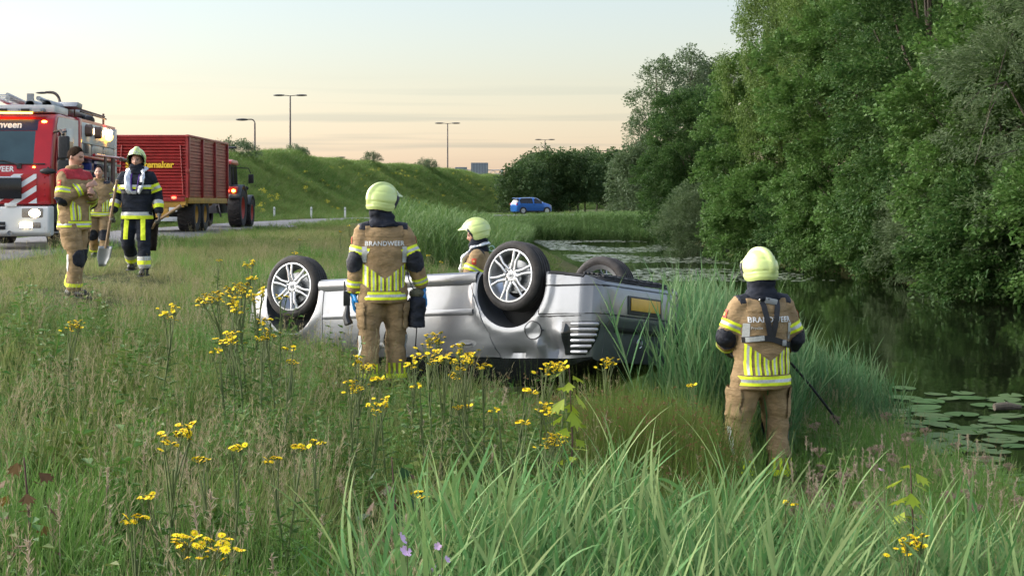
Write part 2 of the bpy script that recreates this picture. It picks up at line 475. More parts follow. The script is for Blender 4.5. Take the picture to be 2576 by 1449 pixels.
# ------------------------------------------------------------------ trees
def twig_mesh(nleaf, L, W, spread, seed, hang=0.0, flat=.55):
    """a spray of leaves along a short forked twig, growing along +X"""
    r = np.random.default_rng(seed)
    t = r.random(nleaf)**.8
    P = np.stack([t*spread, r.normal(0, spread*.26, nleaf)*(1.1-.5*t), r.normal(0, spread*.26*flat, nleaf)*(1.1-.4*t)-hang*t*spread], 1)
    d = np.stack([np.full(nleaf, .9), r.normal(0, .8, nleaf), r.normal(-.25-hang, .5, nleaf)], 1)
    nm = np.stack([r.normal(0, .5, nleaf), r.normal(0, .5, nleaf), np.ones(nleaf)], 1)
    A = leaves_np(P, d, nm, L*r.uniform(.7, 1.25, nleaf), W*r.uniform(.7, 1.25, nleaf), r=r)
    k = 5                                             # the twig and its forks
    b0 = np.zeros((k, 3)); dd = np.stack([np.ones(k), r.normal(0, .35, k), r.normal(0, .25, k)], 1)
    B = strips(b0, dd, np.full(k, spread*.9), np.full(k, .012*spread/.5), np.full(k, .1+hang), 2, prof=[1, .7, .3], r=r, v=np.full(k, 0.0))
    return join_np([A, B])
def make_twigs(key, m, n, L, W, spread, hang=0, count=4, seed=0, flat=.55):
    ms = []
    for i in range(count):
        V, F, A = twig_mesh(n, L, W, spread, seed*50+i, hang, flat)
        ms.append(np_mesh(key, V, F, {'v': A}))
    return source_set(key, ms, m)

make_twigs('alder_twig', leaf_mat('alder_leaf', (0.045, 0.108, 0.021), (0.083, 0.173, 0.033), (0.112, 0.188, 0.053)), 46, .12, .10, .62, seed=1)
make_twigs('dark_twig', leaf_mat('dark_leaf', (.026, .072, .016), (.046, .105, .022), (.08, .14, .04)), 46, .12, .085, .62, seed=2)
make_twigs('willow_twig', leaf_mat('willow_leaf', (0.065, 0.108, 0.043), (0.105, 0.155, 0.061), (0.162, 0.216, 0.115)), 50, .13, .042, .62, seed=3)
make_twigs('birch_twig', leaf_mat('birch_leaf', (0.061, 0.119, 0.022), (0.108, 0.176, 0.032), (0.149, 0.216, 0.068)), 40, .085, .065, .60, hang=.55, seed=4, flat=.9)
make_twigs('poplar_twig', leaf_mat('poplar_leaf', (0.058, 0.099, 0.041), (0.099, 0.150, 0.061), (0.153, 0.204, 0.119)), 30, .20, .14, 1.0, seed=5, flat=1)
make_twigs('grove_twig', leaf_mat('grove_leaf', (0.032, 0.070, 0.022), (0.064, 0.112, 0.032), (0.080, 0.128, 0.048)), 26, .34, .26, 1.5, seed=6, flat=.8)
bark = mat('bark', (.085, .070, .050), .9, var=.35, scale=9, bump=.6, bscale=25, stretch=(1, 1, .25))
birch_bark = mat('birch_bark', (.16, .15, .13), .8, var=.5, scale=5, bump=.3, bscale=20, stretch=(1, 1, 2.5))

def dir_rot(D, r, roll=.5):
    """euler that turns +X along D, with a random roll"""
    D = D/np.linalg.norm(D, axis=1, keepdims=True)
    yaw = np.arctan2(D[:, 1], D[:, 0]); pit = -np.arcsin(np.clip(D[:, 2], -1, 1))
    return np.stack([r.normal(0, roll, len(D)), pit, yaw], 1)

def tree(name, loc, H, rad, key, label, group, cat='tree', z0=.05, nlobe=20, per=60, lobe=.36, seed=0, weep=0.0, column=False, size=1.0, bk=None, bare=0, trunk_r=None, sides=1.0):
    """tapered trunk with limbs, and a crown of lobes each covered in leafy twigs. z0: where the crown starts (share of H)"""
    r = np.random.default_rng(seed)
    x, y = loc; z = float(ground_height(x, y))
    root = empty(name, (x, y, z))
    tag(root, label, cat, group)
    lo = H*z0; hh = (H-lo)/2; cz = lo+hh
    tr = trunk_r or H*.016
    mb = MB()
    lean = r.normal(0, .025, 2)
    tp = [Vector((lean[0]*t*H+.12*math.sin(t*5+seed), lean[1]*t*H+.1*math.cos(t*4+seed), t*H*.9-.25)) for t in np.linspace(0, 1, 9)]
    mb.tube(tp, [tr*1.35]+[tr*(1-.85*t) for t in np.linspace(.1, 1, 8)], 9)
    cents, rads = [], []
    for i in range(nlobe):
        t = (i+.5)/nlobe
        zz = -1+2*t; ang = i*2.399+seed
        prof = math.sqrt(max(.02, 1-zz*zz)) if not column else (1-.55*abs(zz)**2)*(1 if zz < .6 else 1.3-zz*.6)
        if z0 < .15 and zz < 0: prof = max(prof, .80+.2*(zz+1))*sides
        rr = rad*prof*r.uniform(.45, .80)
        c_ = np.array([rr*math.cos(ang), rr*math.sin(ang), cz+zz*hh*(.88 if zz > 0 or z0 > .15 else 1.0)])
        cents.append(c_); rads.append(lobe*rad*r.uniform(.75, 1.3)*(1-.25*max(0, zz)))
        if r.random() < .8:                            # a limb to this lobe
            k = min(7, max(1, int((c_[2]*.75)/(H*.9)*8)))
            a = tp[k]; bq = Vector(c_)
            mid = (a+bq)/2+Vector((0, 0, -.06*H*r.random()))
            mb.tube([a, mid, bq], [tr*.42*(1-.07*k), tr*.25, tr*.08], 5, caps=False)
    Ps, Ds = [], []
    for c_, lr in zip(cents, rads):
        m = int(per*(lr/(lobe*rad))**2)
        D = r.normal(0, 1, (m, 3)); D /= np.linalg.norm(D, axis=1, keepdims=True)
        D[:, 2] = np.where(D[:, 2] < -.35, -D[:, 2]*.8, D[:, 2]) if c_[2] > .3*H or z0 > .15 else D[:, 2]
        q = r.uniform(.45, 1.05, m)**.6
        P = c_+D*lr*q[:, None]*np.array([1, 1, .85])
        out = P-np.array([0, 0, cz]); out[:, 2] *= .4
        out /= np.maximum(.1, np.linalg.norm(out, axis=1, keepdims=True))
        DD = D*.8+out*.5+np.array([0, 0, -.05]); 
        if weep:
            k = r.random(m) < .75
            P2 = P[k].copy(); reps = 4
            for j in range(1, reps):
                Q = P2+np.array([0, 0, -1])*(j*.45*size*r.uniform(.8, 1.3, len(P2)))[:, None]*weep+r.normal(0, .06, P2.shape)
                Ps.append(Q); Ds.append(DD[k]*.35+np.array([0, 0, -1.]))
            DD = DD*.7+np.array([0, 0, -.35])
        Ps.append(P); Ds.append(DD)
    P = np.concatenate(Ps); D = np.concatenate(Ds)
    keep = P[:, 2] > .12
    zw = WATER-z
    keep &= P[:, 2] > zw+.12
    P, D = P[keep], D[keep]
    if bare:
        for i in range(bare):
            a = Vector(cents[i % nlobe]); dd = Vector((r.normal(-.5, .5), r.normal(-.6, .4), r.normal(.0, .5))).normalized()
            L = rad*r.uniform(.5, .95)
            mb.tube([a, a+dd*L*.5+Vector((0, 0, .1)), a+dd*L+Vector((0, 0, -.15*L))], [.022, .014, .006], 4, caps=False)
    mb.build('trunk', bk or bark, root)
    # lighter young leaf on the outside of the crown, older leaf within
    tint = np.clip(r.normal(.45, .25, len(P))+np.repeat(0, len(P)), 0, 1)
    cr_ = scatter('crown', key, P, dir_rot(D, r), size*r.uniform(.8, 1.25, len(P)), tint, root, r=r)
    cr_['kind'] = 'stuff'
    return root

GW = 'trees along the far shore of the pond'
tree('birch_tree', (12.7, 66), 17.5, 4.0, 'birch_twig', 'tall weeping birch whose hanging twigs edge the sky, beside the gap with poplars', GW, z0=.22, nlobe=26, per=52, seed=11, weep=1.25, bk=birch_bark)
tree('birch_tree', (14.6, 60), 18.5, 4.4, 'birch_twig', 'tall weeping birch with bright hanging curtains, next right of the sky-edge birch', GW, z0=.22, nlobe=28, per=52, seed=12, weep=1.35, bk=birch_bark)
tree('alder_tree', (11.4, 69), 8.6, 2.9, 'alder_twig', 'yellow-green alder growing under the leftmost weeping birch', GW, nlobe=24, per=62, seed=13)
tree('alder_tree', (12.6, 55), 9.6, 3.4, 'alder_twig', 'broad mid-green alder overhanging the pond behind the helmet of the roped firefighter', GW, nlobe=26, per=66, seed=14)
tree('alder_tree', (13.2, 47), 12.5, 3.5, 'dark_twig', 'dark green alder in the middle of the wooded shore', GW, nlobe=28, per=66, seed=15)
tree('alder_tree', (13.4, 41.5), 7.5, 2.9, 'alder_twig', 'lower leafy alder bending to the water, right of the roped firefighter', GW, nlobe=22, per=66, seed=16)
tree('willow_tree', (14.4, 37.5), 12.5, 3.6, 'willow_twig', 'grey-green willow with bare twigs at the right edge of the picture', GW, nlobe=28, per=66, seed=17, bare=46)
tree('alder_tree', (16.4, 44), 15.0, 4.0, 'dark_twig', 'tall dark alder standing behind the grey-green willow', GW, nlobe=26, per=60, seed=18)
tree('alder_tree', (17.2, 52), 17.0, 4.4, 'dark_twig', 'tallest dark alder, behind the middle of the wooded shore', GW, nlobe=26, per=60, seed=19)
tree('willow_shrub', (9.7, 74.5), 3.2, 2.3, 'willow_twig', 'low pale willow bush spreading over the water below the alders', 'shrubs along the far shore', 'shrub', nlobe=16, per=46, seed=20)
tree('willow_shrub', (12.4, 38.5), 3.0, 2.0, 'dark_twig', 'dark low bush hanging over the pond below the grey-green willow', 'shrubs along the far shore', 'shrub', nlobe=16, per=46, seed=26)
tree('alder_tree', (11.4, 95), 8.7, 3.5, 'dark_twig', 'rounded dark green tree at the far end of the pond in front of the poplars', GW, nlobe=26, per=60, seed=21, size=1.2)
for i, (x_, y_, h_, k_, lab_) in enumerate(((10.9, 65, 3.2, 'alder_twig', 'low green bush at the water under the weeping birches'), (11.9, 57.5, 3.0, 'dark_twig', 'low dark bush at the water under the broad mid-green alder'), (12.7, 50, 3.2, 'alder_twig', 'low green bush at the water under the dark alder'), (13.1, 44.5, 2.8, 'willow_twig', 'low grey-green bush at the water behind the lily pads'), (14.0, 35.5, 3.4, 'alder_twig', 'green bush overhanging the pond at the right edge of the picture'))):
    tree('shore_shrub', (x_, y_), h_, 2.4, k_, lab_, 'shrubs along the far shore', 'shrub', nlobe=18, per=46, seed=120+i)
GP = 'poplars against the sky'
for X_, Y_, H_, rd_, pr_, sd_, lab_ in ((11.3, 116, 12.3, 2.2, 15, 22, 'grey-green poplar with ragged open crown, leftmost against the sky'), (14.1, 121, 13.5, 1.5, 15, 23, 'tallest slim poplar in the row against the sky'),
        (15.9, 124, 13.0, 1.1, 14, 24, 'slim poplar between the tallest poplar and the weeping birch'), (17.3, 126, 13.2, 1.0, 14, 27, 'slimmest poplar, half hidden behind the leftmost weeping birch')):
    tree('poplar_tree', (X_, Y_), H_, rd_, 'poplar_twig', lab_, GP, z0=.12, nlobe=30, per=pr_, seed=sd_, column=True, lobe=.34 if rd_ > 2 else .42, size=.85)
tree('willow_tree', (10.2, 117), 5.6, 2.5, 'poplar_twig', 'bushy grey-green willow at the foot of the leftmost poplar', GP, nlobe=18, per=30, seed=25)

# the planted grove by the embankment: trunks one can tell apart
r_ = np.random.default_rng(5)
for i in range(15):
    px = 1312+i*23.5+r_.uniform(-6, 6); D = 196+(i % 3)*13+i*1.5+r_.uniform(-3, 3)
    top = np.interp(px, [1280, 1310, 1375, 1450, 1560, 1640], [462, 425, 388, 398, 402, 425])+r_.uniform(-7, 9)
    p = at(px, 0, D); H = float(at(px, top, D).z)-float(ground_height(p.x, D))
    ordn = ['', 'second', 'third', 'fourth', 'fifth', 'sixth', 'seventh', 'eighth', 'ninth', 'tenth', 'eleventh', 'twelfth', 'thirteenth', 'fourteenth'][i % 14]
    where = ('leftmost tree of the far grove beside the embankment' if i == 0 else 'rightmost tree of the far grove, next to the bushy willow' if i == 14 else ordn+' tree from the embankment end of the far grove behind the blue car')
    tree('grove_tree', (p.x, D), H, 2.6 if i else 3.0, 'grove_twig', where, 'far grove beside the embankment', z0=.22 if i > 3 else .06, nlobe=18, per=18, seed=60+i, size=.9, trunk_r=.13)

# ragged bushes on the crest of the embankment
for i, (px, py, D, h, rr, lab) in enumerate([(585, 388, 133, 1.0, 1.7, 'dense green bush on the embankment crest above the red trailer'),
        (745, 396, 160, 1.1, .9, 'open twiggy bush on the crest right of the tall twin-headed lamp'),
        (780, 398, 162, .8, .7, 'small bush beside the twiggy one on the crest'),
        (935, 410, 198, 1.3, .9, 'small dark shrub on the crest above the helmet of the nearest standing firefighter'),
        (1050, 424, 228, .8, 2.0, 'low green bush along the middle of the embankment crest'),
        (1500, 458, 330, 1.4, 1.6, 'bush on the far end of the embankment'),]):
    p = at(px, py, D)
    cx_ = float(np.interp(D, CY, CX))
    tree('crest_shrub', (cx_+.3, D), h, rr, 'poplar_twig', lab, 'bushes on the embankment crest', 'shrub', nlobe=9, per=9 if i in (1, 3) else 16, seed=90+i, size=.55, trunk_r=.03)

# ------------------------------------------------------------------ grasses, reeds, rushes (too many to count: stuff)
def disc(n, rad, r): 
    a = r.uniform(0, 2*np.pi, n); q = np.sqrt(r.random(n))*rad
    return np.stack([q*np.cos(a), q*np.sin(a), np.full(n, -.03)], 1)
def grass_tuft(seed, n=42, rad=.17, h=(.18, .55), w=.0092, lean=.45, droop=.7, segs=4):
    r = np.random.default_rng(seed)
    b_ = disc(n, rad, r)
    d = np.stack([r.normal(0, lean*.5, n)+b_[:, 0]*1.2, r.normal(0, lean*.5, n)+b_[:, 1]*1.2, np.ones(n)], 1)
    return strips(b_, d, r.uniform(*h, n), w*r.uniform(.6, 1.3, n), droop*r.uniform(.2, 1.5, n), segs, r=r)
def seed_tuft(seed, n=16, rad=.2, h=(.45, .85), w=.0035):
    """flowering grass stems with feathery heads"""
    r = np.random.default_rng(seed)
    b_ = disc(n, rad, r)
    d = np.stack([r.normal(0, .16, n), r.normal(0, .16, n), np.ones(n)], 1)
    L = r.uniform(*h, n); dr = r.uniform(.05, .35, n)
    S = strips(b_, d, L, np.full(n, w), dr, 4, prof=[1, .9, .8, .7, .5], r=r, v=np.full(n, .2))
    tips = S[0].reshape(n, 5, 2, 3)[:, 3:, :, :].mean(2)     # n,2,3
    k = 9
    t = r.random((n, k))
    P = tips[:, :1]+(tips[:, 1:]-tips[:, :1])*t[..., None]
    dd = (tips[:, 1:]-tips[:, :1])/np.maximum(1e-6, np.linalg.norm(tips[:, 1:]-tips[:, :1], axis=2, keepdims=True))+r.normal(0, .35, (n, k, 3))
    H_ = strips(P.reshape(-1, 3), dd.reshape(-1, 3), r.uniform(.02, .05, n*k), np.full(n*k, .0055), np.full(n*k, .2), 1, prof=[1, .2], r=r, v=np.full(n*k, 1.0))
    return join_np([S, H_])
def herb_tuft(seed, n=7, rad=.12, h=(.3, .6)):
    """leafy stems with feathery cut leaves"""
    r = np.random.default_rng(seed)
    b_ = disc(n, rad, r); d = np.stack([r.normal(0, .2, n), r.normal(0, .2, n), np.ones(n)], 1)
    L = r.uniform(*h, n)
    S = strips(b_, d, L, np.full(n, .006), np.full(n, .1), 3, prof=[1, 1, .8, .4], r=r)
    parts = [S]
    dn = d/np.linalg.norm(d, axis=1, keepdims=True)
    for j in range(9):
        t = .12+.85*j/9
        P = b_+dn*(L*t)[:, None]
        a = j*2.4+r.uniform(0, 1, n)
        ld = np.stack([np.cos(a), np.sin(a), r.uniform(.2, .8, n)], 1)
        ll = L*.30*(1.1-.7*t)
        parts.append(strips(P, ld, ll, np.full(n, .006), np.full(n, .5), 2, prof=[1, .8, .3], r=r))
        for q in range(4):
            f = .3+.18*q
            P2 = P+ld/np.linalg.norm(ld, axis=1, keepdims=True)*(ll*f)[:, None]
            for sgn in (-1, 1):
                sd = np.cross(ld, [0, 0, 1.])*sgn+ld*.7
                parts.append(leaves_np(P2, sd, np.tile([0, 0, 1.], (n, 1))+r.normal(0, .3, (n, 3)), ll*.38*(1.2-f), ll*.13, r=r))
    return join_np([(p[0], p[1], p[2]) for p in parts])
def reed_tuft(seed, n=6, rad=.22, h=(.9, 1.5), leaf=.45, w=.024, segs=6, nl=8, up=.9, droop=1.1):
    r = np.random.default_rng(seed)
    b_ = disc(n, rad, r); d = np.stack([r.normal(0, .09, n), r.normal(0, .09, n), np.ones(n)], 1)
    dn = d/np.linalg.norm(d, axis=1, keepdims=True); L = r.uniform(*h, n)
    parts = [strips(b_, d, L, np.full(n, .008), np.full(n, .05), 3, prof=[1, 1, .8, .5], r=r, v=np.full(n, .15))]
    sgn = r.uniform(0, 2*np.pi, n)
    for j in range(nl):
        t = .15+.85*j/nl
        P = b_+dn*(L*t)[:, None]
        a = sgn+(j % 2)*np.pi+r.normal(0, .5, n)
        ld = np.stack([np.cos(a)*.55, np.sin(a)*.55, np.full(n, up*r.uniform(.7, 1.5))], 1)
        side = np.stack([-np.sin(a), np.cos(a), np.zeros(n)], 1)+r.normal(0, .25, (n, 3))
        ll = leaf*r.uniform(.7, 1.25, n)*(1.1-.35*abs(t-.5))
        parts.append(strips(P, ld, ll, w*r.uniform(.7, 1.2, n), droop*r.uniform(.3, 1.5, n), segs, prof=np.interp(np.linspace(0, 1, segs+1), [0, .25, .6, 1], [.55, 1, .75, .03]), side=side, r=r))
    return join_np(parts)
def rush_tuft(seed, n=70, rad=.2, h=(.45, .85)):
    r = np.random.default_rng(seed)
    b_ = disc(n, rad, r); d = np.stack([b_[:, 0]*1.3+r.normal(0, .08, n), b_[:, 1]*1.3+r.normal(0, .08, n), np.ones(n)], 1)
    L = r.uniform(*h, n)
    S = strips(b_, d, L, np.full(n, .0042), np.full(n, .08), 2, prof=[1, .9, .1], r=r, v=r.random(n)*.45)
    k = r.random(n) < .16
    dn = d/np.linalg.norm(d, axis=1, keepdims=True)
    P = (b_+dn*(L*.82)[:, None])[k]; m = len(P)
    out = [S]
    for q in range(4):
        out.append(leaves_np(P+r.normal(0, .008, (m, 3)), r.normal(0, 1, (m, 3))+[0, 0, .5], r.normal(0, 1, (m, 3)), np.full(m, .022), np.full(m, .013), v=np.full(m, 1.0), r=r))
    return join_np(out)
def broad_tuft(seed, n=16):
    """a rosette of broad drooping leaves"""
    r = np.random.default_rng(seed); a = r.uniform(0, 6.28, n)
    d = np.stack([np.cos(a)*.7, np.sin(a)*.7, r.uniform(.5, 1.6, n)], 1)
    side = np.stack([-np.sin(a), np.cos(a), r.normal(0, .2, n)], 1)
    A = strips(disc(n, .05, r), d, r.uniform(.14, .34, n), r.uniform(.03, .055, n), r.uniform(.5, 1.3, n), 5, prof=np.array([.25, .7, 1, .95, .6, .04]), side=side, r=r)
    m = 6; b_ = disc(m, .08, r); dd = np.stack([r.normal(0, .15, m), r.normal(0, .15, m), np.ones(m)], 1); L = r.uniform(.25, .5, m)
    parts = [A, strips(b_, dd, L, np.full(m, .007), np.full(m, .1), 3, prof=[1, 1, .8, .4], r=r)]
    dn = dd/np.linalg.norm(dd, axis=1, keepdims=True)
    for j in range(6):
        t = .3+.7*j/6; aa = j*2.4+r.uniform(0, 1, m); ld = np.stack([np.cos(aa), np.sin(aa), np.full(m, .3)], 1)
        parts.append(leaves_np(b_+dn*(L*t)[:, None], ld, np.tile([0, 0, 1.], (m, 1)), np.full(m, .09*(1.2-t*.6)), np.full(m, .045), r=r))
    return join_np(parts)
def src(key, gens, m):
    ms = [np_mesh(key, V, F, {'v': A}) for V, F, A in gens]
    return source_set(key, ms, m)

src('meadow_tuft', [grass_tuft(i) for i in range(5)], leaf_mat('meadow_blade', (0.069, 0.155, 0.023), (0.190, 0.247, 0.067), (0.345, 0.333, 0.138)))
src('lush_tuft', [grass_tuft(20+i, 50, .17, (.3, .65), .008, .5, .9) for i in range(4)], leaf_mat('lush_blade', (0.074, 0.193, 0.028), (0.131, 0.254, 0.043), (0.200, 0.293, 0.092)))
src('short_tuft', [grass_tuft(40+i, 60, .2, (.10, .28), .006, .7, .7, 3) for i in range(4)], leaf_mat('short_blade', (0.101, 0.155, 0.034), (0.209, 0.223, 0.081), (0.365, 0.324, 0.162)))
src('seed_tuft', [seed_tuft(60+i) for i in range(4)], leaf_mat('seed_stem', (.13, .175, .055), (.22, .22, .10), (.32, .27, .16)))
src('herb_tuft', [herb_tuft(80+i) for i in range(4)], leaf_mat('herb_leaf', (0.069, 0.200, 0.028), (0.131, 0.270, 0.050), (0.169, 0.262, 0.092)))
src('fore_reed', [reed_tuft(100+i, 4, .16, (.35, .85), .50, .021, 7, 7, 1.2, .8) for i in range(5)], leaf_mat('reed_leaf', (.078, .200, .056), (.120, .262, .082), (.24, .31, .12), rough=.6, spec=.15))
src('bank_reed', [reed_tuft(120+i, 6, .22, (.8, 1.35), .42, .019, 5, 9, 1.5, .7) for i in range(5)], leaf_mat('bank_reed_leaf', (.072, .180, .066), (.120, .245, .098), (.20, .28, .13), rough=.6, spec=.15))
src('far_reed', [reed_tuft(140+i, 9, .4, (1.1, 1.75), .45, .028, 3, 7, .9, 1.2) for i in range(4)], leaf_mat('far_reed_leaf', (0.072, 0.158, 0.039), (0.128, 0.225, 0.060), (0.180, 0.255, 0.090)))
src('rush_tuft', [rush_tuft(160+i) for i in range(3)], leaf_mat('rush_stem', (.085, .155, .022), (.135, .180, .040), (.17, .10, .045)))
src('slope_tuft', [grass_tuft(180+i, 70, .7, (.35, 1.0), .035, .7, .8, 2) for i in range(4)], leaf_mat('slope_blade', (0.060, 0.158, 0.024), (0.128, 0.225, 0.045), (0.195, 0.225, 0.075)))

src('broad_tuft', [broad_tuft(200+i) for i in range(4)], leaf_mat('broad_leaf', (.055, .150, .022), (.100, .200, .035), (.17, .20, .05)))
src('dead_reed', [reed_tuft(220+i, 3, .12, (.35, .75), .40, .014, 5, 4, 1.0, .9) for i in range(3)], leaf_mat('dead_reed_leaf', (.34, .26, .10), (.42, .34, .17), (.5, .33, .10)))
def field(n, ylo, yhi, spread=.37, r=rng):
    """points spread evenly over the ground between two distances, a little wider than the view"""
    Y = np.sqrt(r.uniform(ylo**2, yhi**2, n)); X = r.uniform(-1, 1, n)*(spread*Y+.5)
    return X, Y
def px_of(X, Y): return 1288+X/(KPX*Y)
def py_of(Y, Z): return 511+(1.03-Z)/(KPX*Y)
def keep_land(X, Y, m=.0):
    return (ground_height(X, Y) > WATER+m) & (road_dist(X, Y) > 2.55)
# flattened patch where the car lies
def in_car(X, Y, m=0.0):
    hx, hy = -.813, .582; dx, dy = X-.48, Y-14.4
    s_ = dx*hx+dy*hy; t_ = dx*(-hy)+dy*hx
    return (s_ > -1.0-m) & (s_ < 3.9+m) & (np.abs(t_) < .85+m)
def put(name, key, X, Y, scl, tint=None, tilt=.12, label=None, dz=0.0):
    Z = ground_height(X, Y)+dz
    o = scatter(name, key, np.stack([X, Y, Z], 1), upright(len(X), tilt), scl, tint)
    return tag(o, label, 'grass' if 'reed' not in name else 'reeds', kind='stuff')

road_near = lambda X, Y: np.clip((-(X-edge_shift(Y))-2.9)/1.3, 0, 1)*np.clip((Y-12.5)/4, 0, 1)    # 1 on the short verge
def fore_zone(X, Y):
    """right foreground taken by reeds"""
    x = px_of(X, Y)
    return (Y < 8.2) & (x > np.interp(Y, [3.0, 4.5, 6.0, 7.2, 8.2], [900, 860, 1000, 1280, 1750]))
X, Y = field(15000, 2.6, 36)
k = keep_land(X, Y, .06) & ~in_car(X, Y, -.1)
sh = road_near(X, Y)
dens = np.interp(Y, [2, 8, 14, 36], [1, 1, .9, .8])
k &= rng.random(len(X)) < dens
k &= ~(fore_zone(X, Y) & (rng.random(len(X)) < .55))
k &= ~((np.abs(px_of(X, Y)-1915) < 190) & (Y > 9.0) & (Y < 12.6) & (rng.random(len(X)) < .8))
k &= ~((np.abs(px_of(X, Y)-965) < 85) & (Y > 11.6) & (Y < 14.2) & (rng.random(len(X)) < .75))
k &= ~((np.hypot(X+5.2, (Y-17.0)*.5) < 1.0) | (np.hypot(X+5.4, (Y-21.0)*.5) < .8))
patch = fbm(X, Y, .55, 21)
rs = rng.random(len(X))
k1 = k & (rs > sh*.93)
lush = k1 & ((patch > .28) | (Y < 7) & (patch > .1))
mead = k1 & ~lush
f_ = lambda Y: np.interp(Y, [2, 10, 36], [.74, .72, .70])
hh_ = lambda n_, Y: np.stack([f_(Y), f_(Y), f_(Y)*rng.uniform(.75, 1.15, n_)], 1)
put('meadow_grass', 'meadow_tuft', X[mead], Y[mead], hh_(mead.sum(), Y[mead]), .42+.5*fbm(X, Y, .9, 22)[mead]+rng.normal(0, .25, mead.sum()), label='tall olive meadow grass on the bank')
put('lush_grass', 'lush_tuft', X[lush], Y[lush], hh_(lush.sum(), Y[lush]), label='fresh green grass patches in the meadow')
k &= ~((np.hypot(X+5.2, (Y-17.0)*.5) < 1.0) | (np.hypot(X+5.4, (Y-21.0)*.5) < .8))
k2 = k & (rng.random(len(X)) < (.10+.16*np.clip(fbm(X, Y, .7, 24), 0, 1))*(1-sh*.8))
put('flowering_grass', 'seed_tuft', X[k2], Y[k2], hh_(k2.sum(), Y[k2]), label='tan flowering grass stems over the meadow')
herbz = np.exp(-((px_of(X, Y)-640)/150)**2-((Y-14.5)/3.2)**2)+.5*np.exp(-((px_of(X, Y)-1150)/160)**2-((Y-11.6)/1.3)**2)+.20+.35*np.clip(fbm(X, Y, .8, 27), 0, 1)
k3 = k & ~in_car(X, Y, .05) & (rng.random(len(X)) < np.clip(herbz, 0, 1)*.8*(1-sh))
put('feathery_herbs', 'herb_tuft', X[k3], Y[k3], hh_(k3.sum(), Y[k3])*1.0, label='feathery green herbs among the meadow grass')
k4 = k & (rng.random(len(X)) < (.11+.34*np.clip(fbm(X, Y, .9, 29), 0, 1))*(1-sh)*np.interp(Y, [2, 12, 20], [1, .8, .3]))
put('broadleaf_weeds', 'broad_tuft', X[k4], Y[k4], rng.uniform(.7, 1.25, k4.sum()), tilt=.15, label='broad-leaved green weeds among the meadow grass')
X, Y = field(26000, 9, 62)
k = keep_land(X, Y, .1) & (road_near(X, Y) > .25) & (X > -13) & (rng.random(len(X)) < np.interp(Y, [9, 30, 62], [1, .9, .6]))
put('verge_grass', 'short_tuft', X[k], Y[k], np.interp(Y[k], [9, 62], [.75, 1.2])*np.interp(road_dist(X[k], Y[k]), [2.5, 4.0, 6.5], [.30, .45, 1.0])*np.where((np.hypot(X[k]+5.2, (Y[k]-17.2)*.6) < .9) | (np.hypot(X[k]+5.4, (Y[k]-21.2)*.6) < .8), .38, 1.0), .5+.4*fbm(X[k], Y[k], .8, 31), label='short dry grass on the road verge')
# left verge beyond the road and far meadow between road and reeds
X, Y = field(9000, 34, 160)
k = keep_land(X, Y, .15) & (X < np.interp(Y, [34, 100, 160], [2, 2, 40]))
put('far_grass', 'slope_tuft', X[k], Y[k], np.interp(Y[k], [34, 160], [.28, .5])*rng.uniform(.7, 1.3, k.sum()), .5+.4*fbm(X[k], Y[k], .2, 33), label='meadow grass beyond the overturned car')
# embankment
Y = rng.uniform(60, 340, 15000)**1.0; X = np.interp(Y, CY, CX)+rng.uniform(-1.5, 10.5, len(Y))
k = road_dist(X, Y) > 3
X, Y = X[k], Y[k]
put('embankment_grass', 'slope_tuft', X, Y, np.interp(Y, [60, 340], [.55, 1.05])*(1+.5*np.clip(fbm(X, Y, .25, 35), -.6, 1)), .5+.55*fbm(X, Y, .12, 36), label='rough grass over the embankment slope')

# reeds
X = rng.uniform(-1.2, 3.4, 2600); Y = rng.uniform(2.9, 8.2, 2600)
k = fore_zone(X, Y) & (np.abs(X) < .36*Y+.2) & keep_land(X, Y, .05) & (rng.random(2600) < np.interp(Y, [3, 6, 8.2], [.62, .42, .14]))
put('foreground_reeds', 'fore_reed', X[k], Y[k], rng.uniform(.46, .84, k.sum()), tilt=.22, label='broad-bladed light green reeds in the foreground')
q_ = np.nonzero(k)[0]; q_ = q_[rng.random(len(q_)) < .10]
put('dead_reeds', 'dead_reed', X[q_]+.05, Y[q_], rng.uniform(.4, .7, len(q_)), tilt=.4, label='dry tan reed blades among the foreground reeds')
X = rng.uniform(.9, 4.9, 2600); Y = rng.uniform(10.4, 18, 2600); u = X-edge_shift(Y)
k = (u > np.interp(Y, [10, 13, 16, 26], [3.0, 2.15, 1.6, 2.2])) & (u < 4.25) & ~in_car(X, Y, .12) & (rng.random(2600) < .42)
k &= ~((np.abs(X-2.03) < .45) & (np.abs(Y-12.4) < .45)) & ~((px_of(X, Y) > 1990) & ((Y < 15.6) | (rng.random(2600) < .45)))
k |= (np.abs(X-1.85) < .45) & (np.abs(Y-13.2) < .55) & (rng.random(2600) < .35) & ~in_car(X, Y, .02) & (px_of(X, Y) > 1670)
put('bank_reeds', 'bank_reed', X[k], Y[k], rng.uniform(.75, 1.05, k.sum())*np.interp(px_of(X[k], Y[k]), [1600, 1720, 1860, 2000, 2200], [.9, 1.12, 1.05, .72, .62]), tilt=.12, label='blue-green reeds on the bank between car and pond')
X = rng.uniform(-6, 4, 5200); Y = rng.uniform(26, 100, 5200); u = X-edge_shift(Y)
k = (u < 4.2) & (u > np.interp(Y, [26, 34, 50, 100], [3.6, 1.6, -.5, 1.0])) & (px_of(X, Y) < np.interp(Y, [26, 60, 100], [1250, 1290, 1345]))
k |= (px_of(X, Y) > 1005) & (px_of(X, Y) < 1285) & (Y > 36) & (Y < 62) & (u < 4.2)
put('shore_reeds', 'far_reed', X[k], Y[k], rng.uniform(.75, 1.05, k.sum())*np.interp(px_of(X[k], Y[k]), [1000, 1200, 1270, 1345], [1, .95, .78, .7]), tilt=.1, label='dense reeds on the near shore beyond the car')
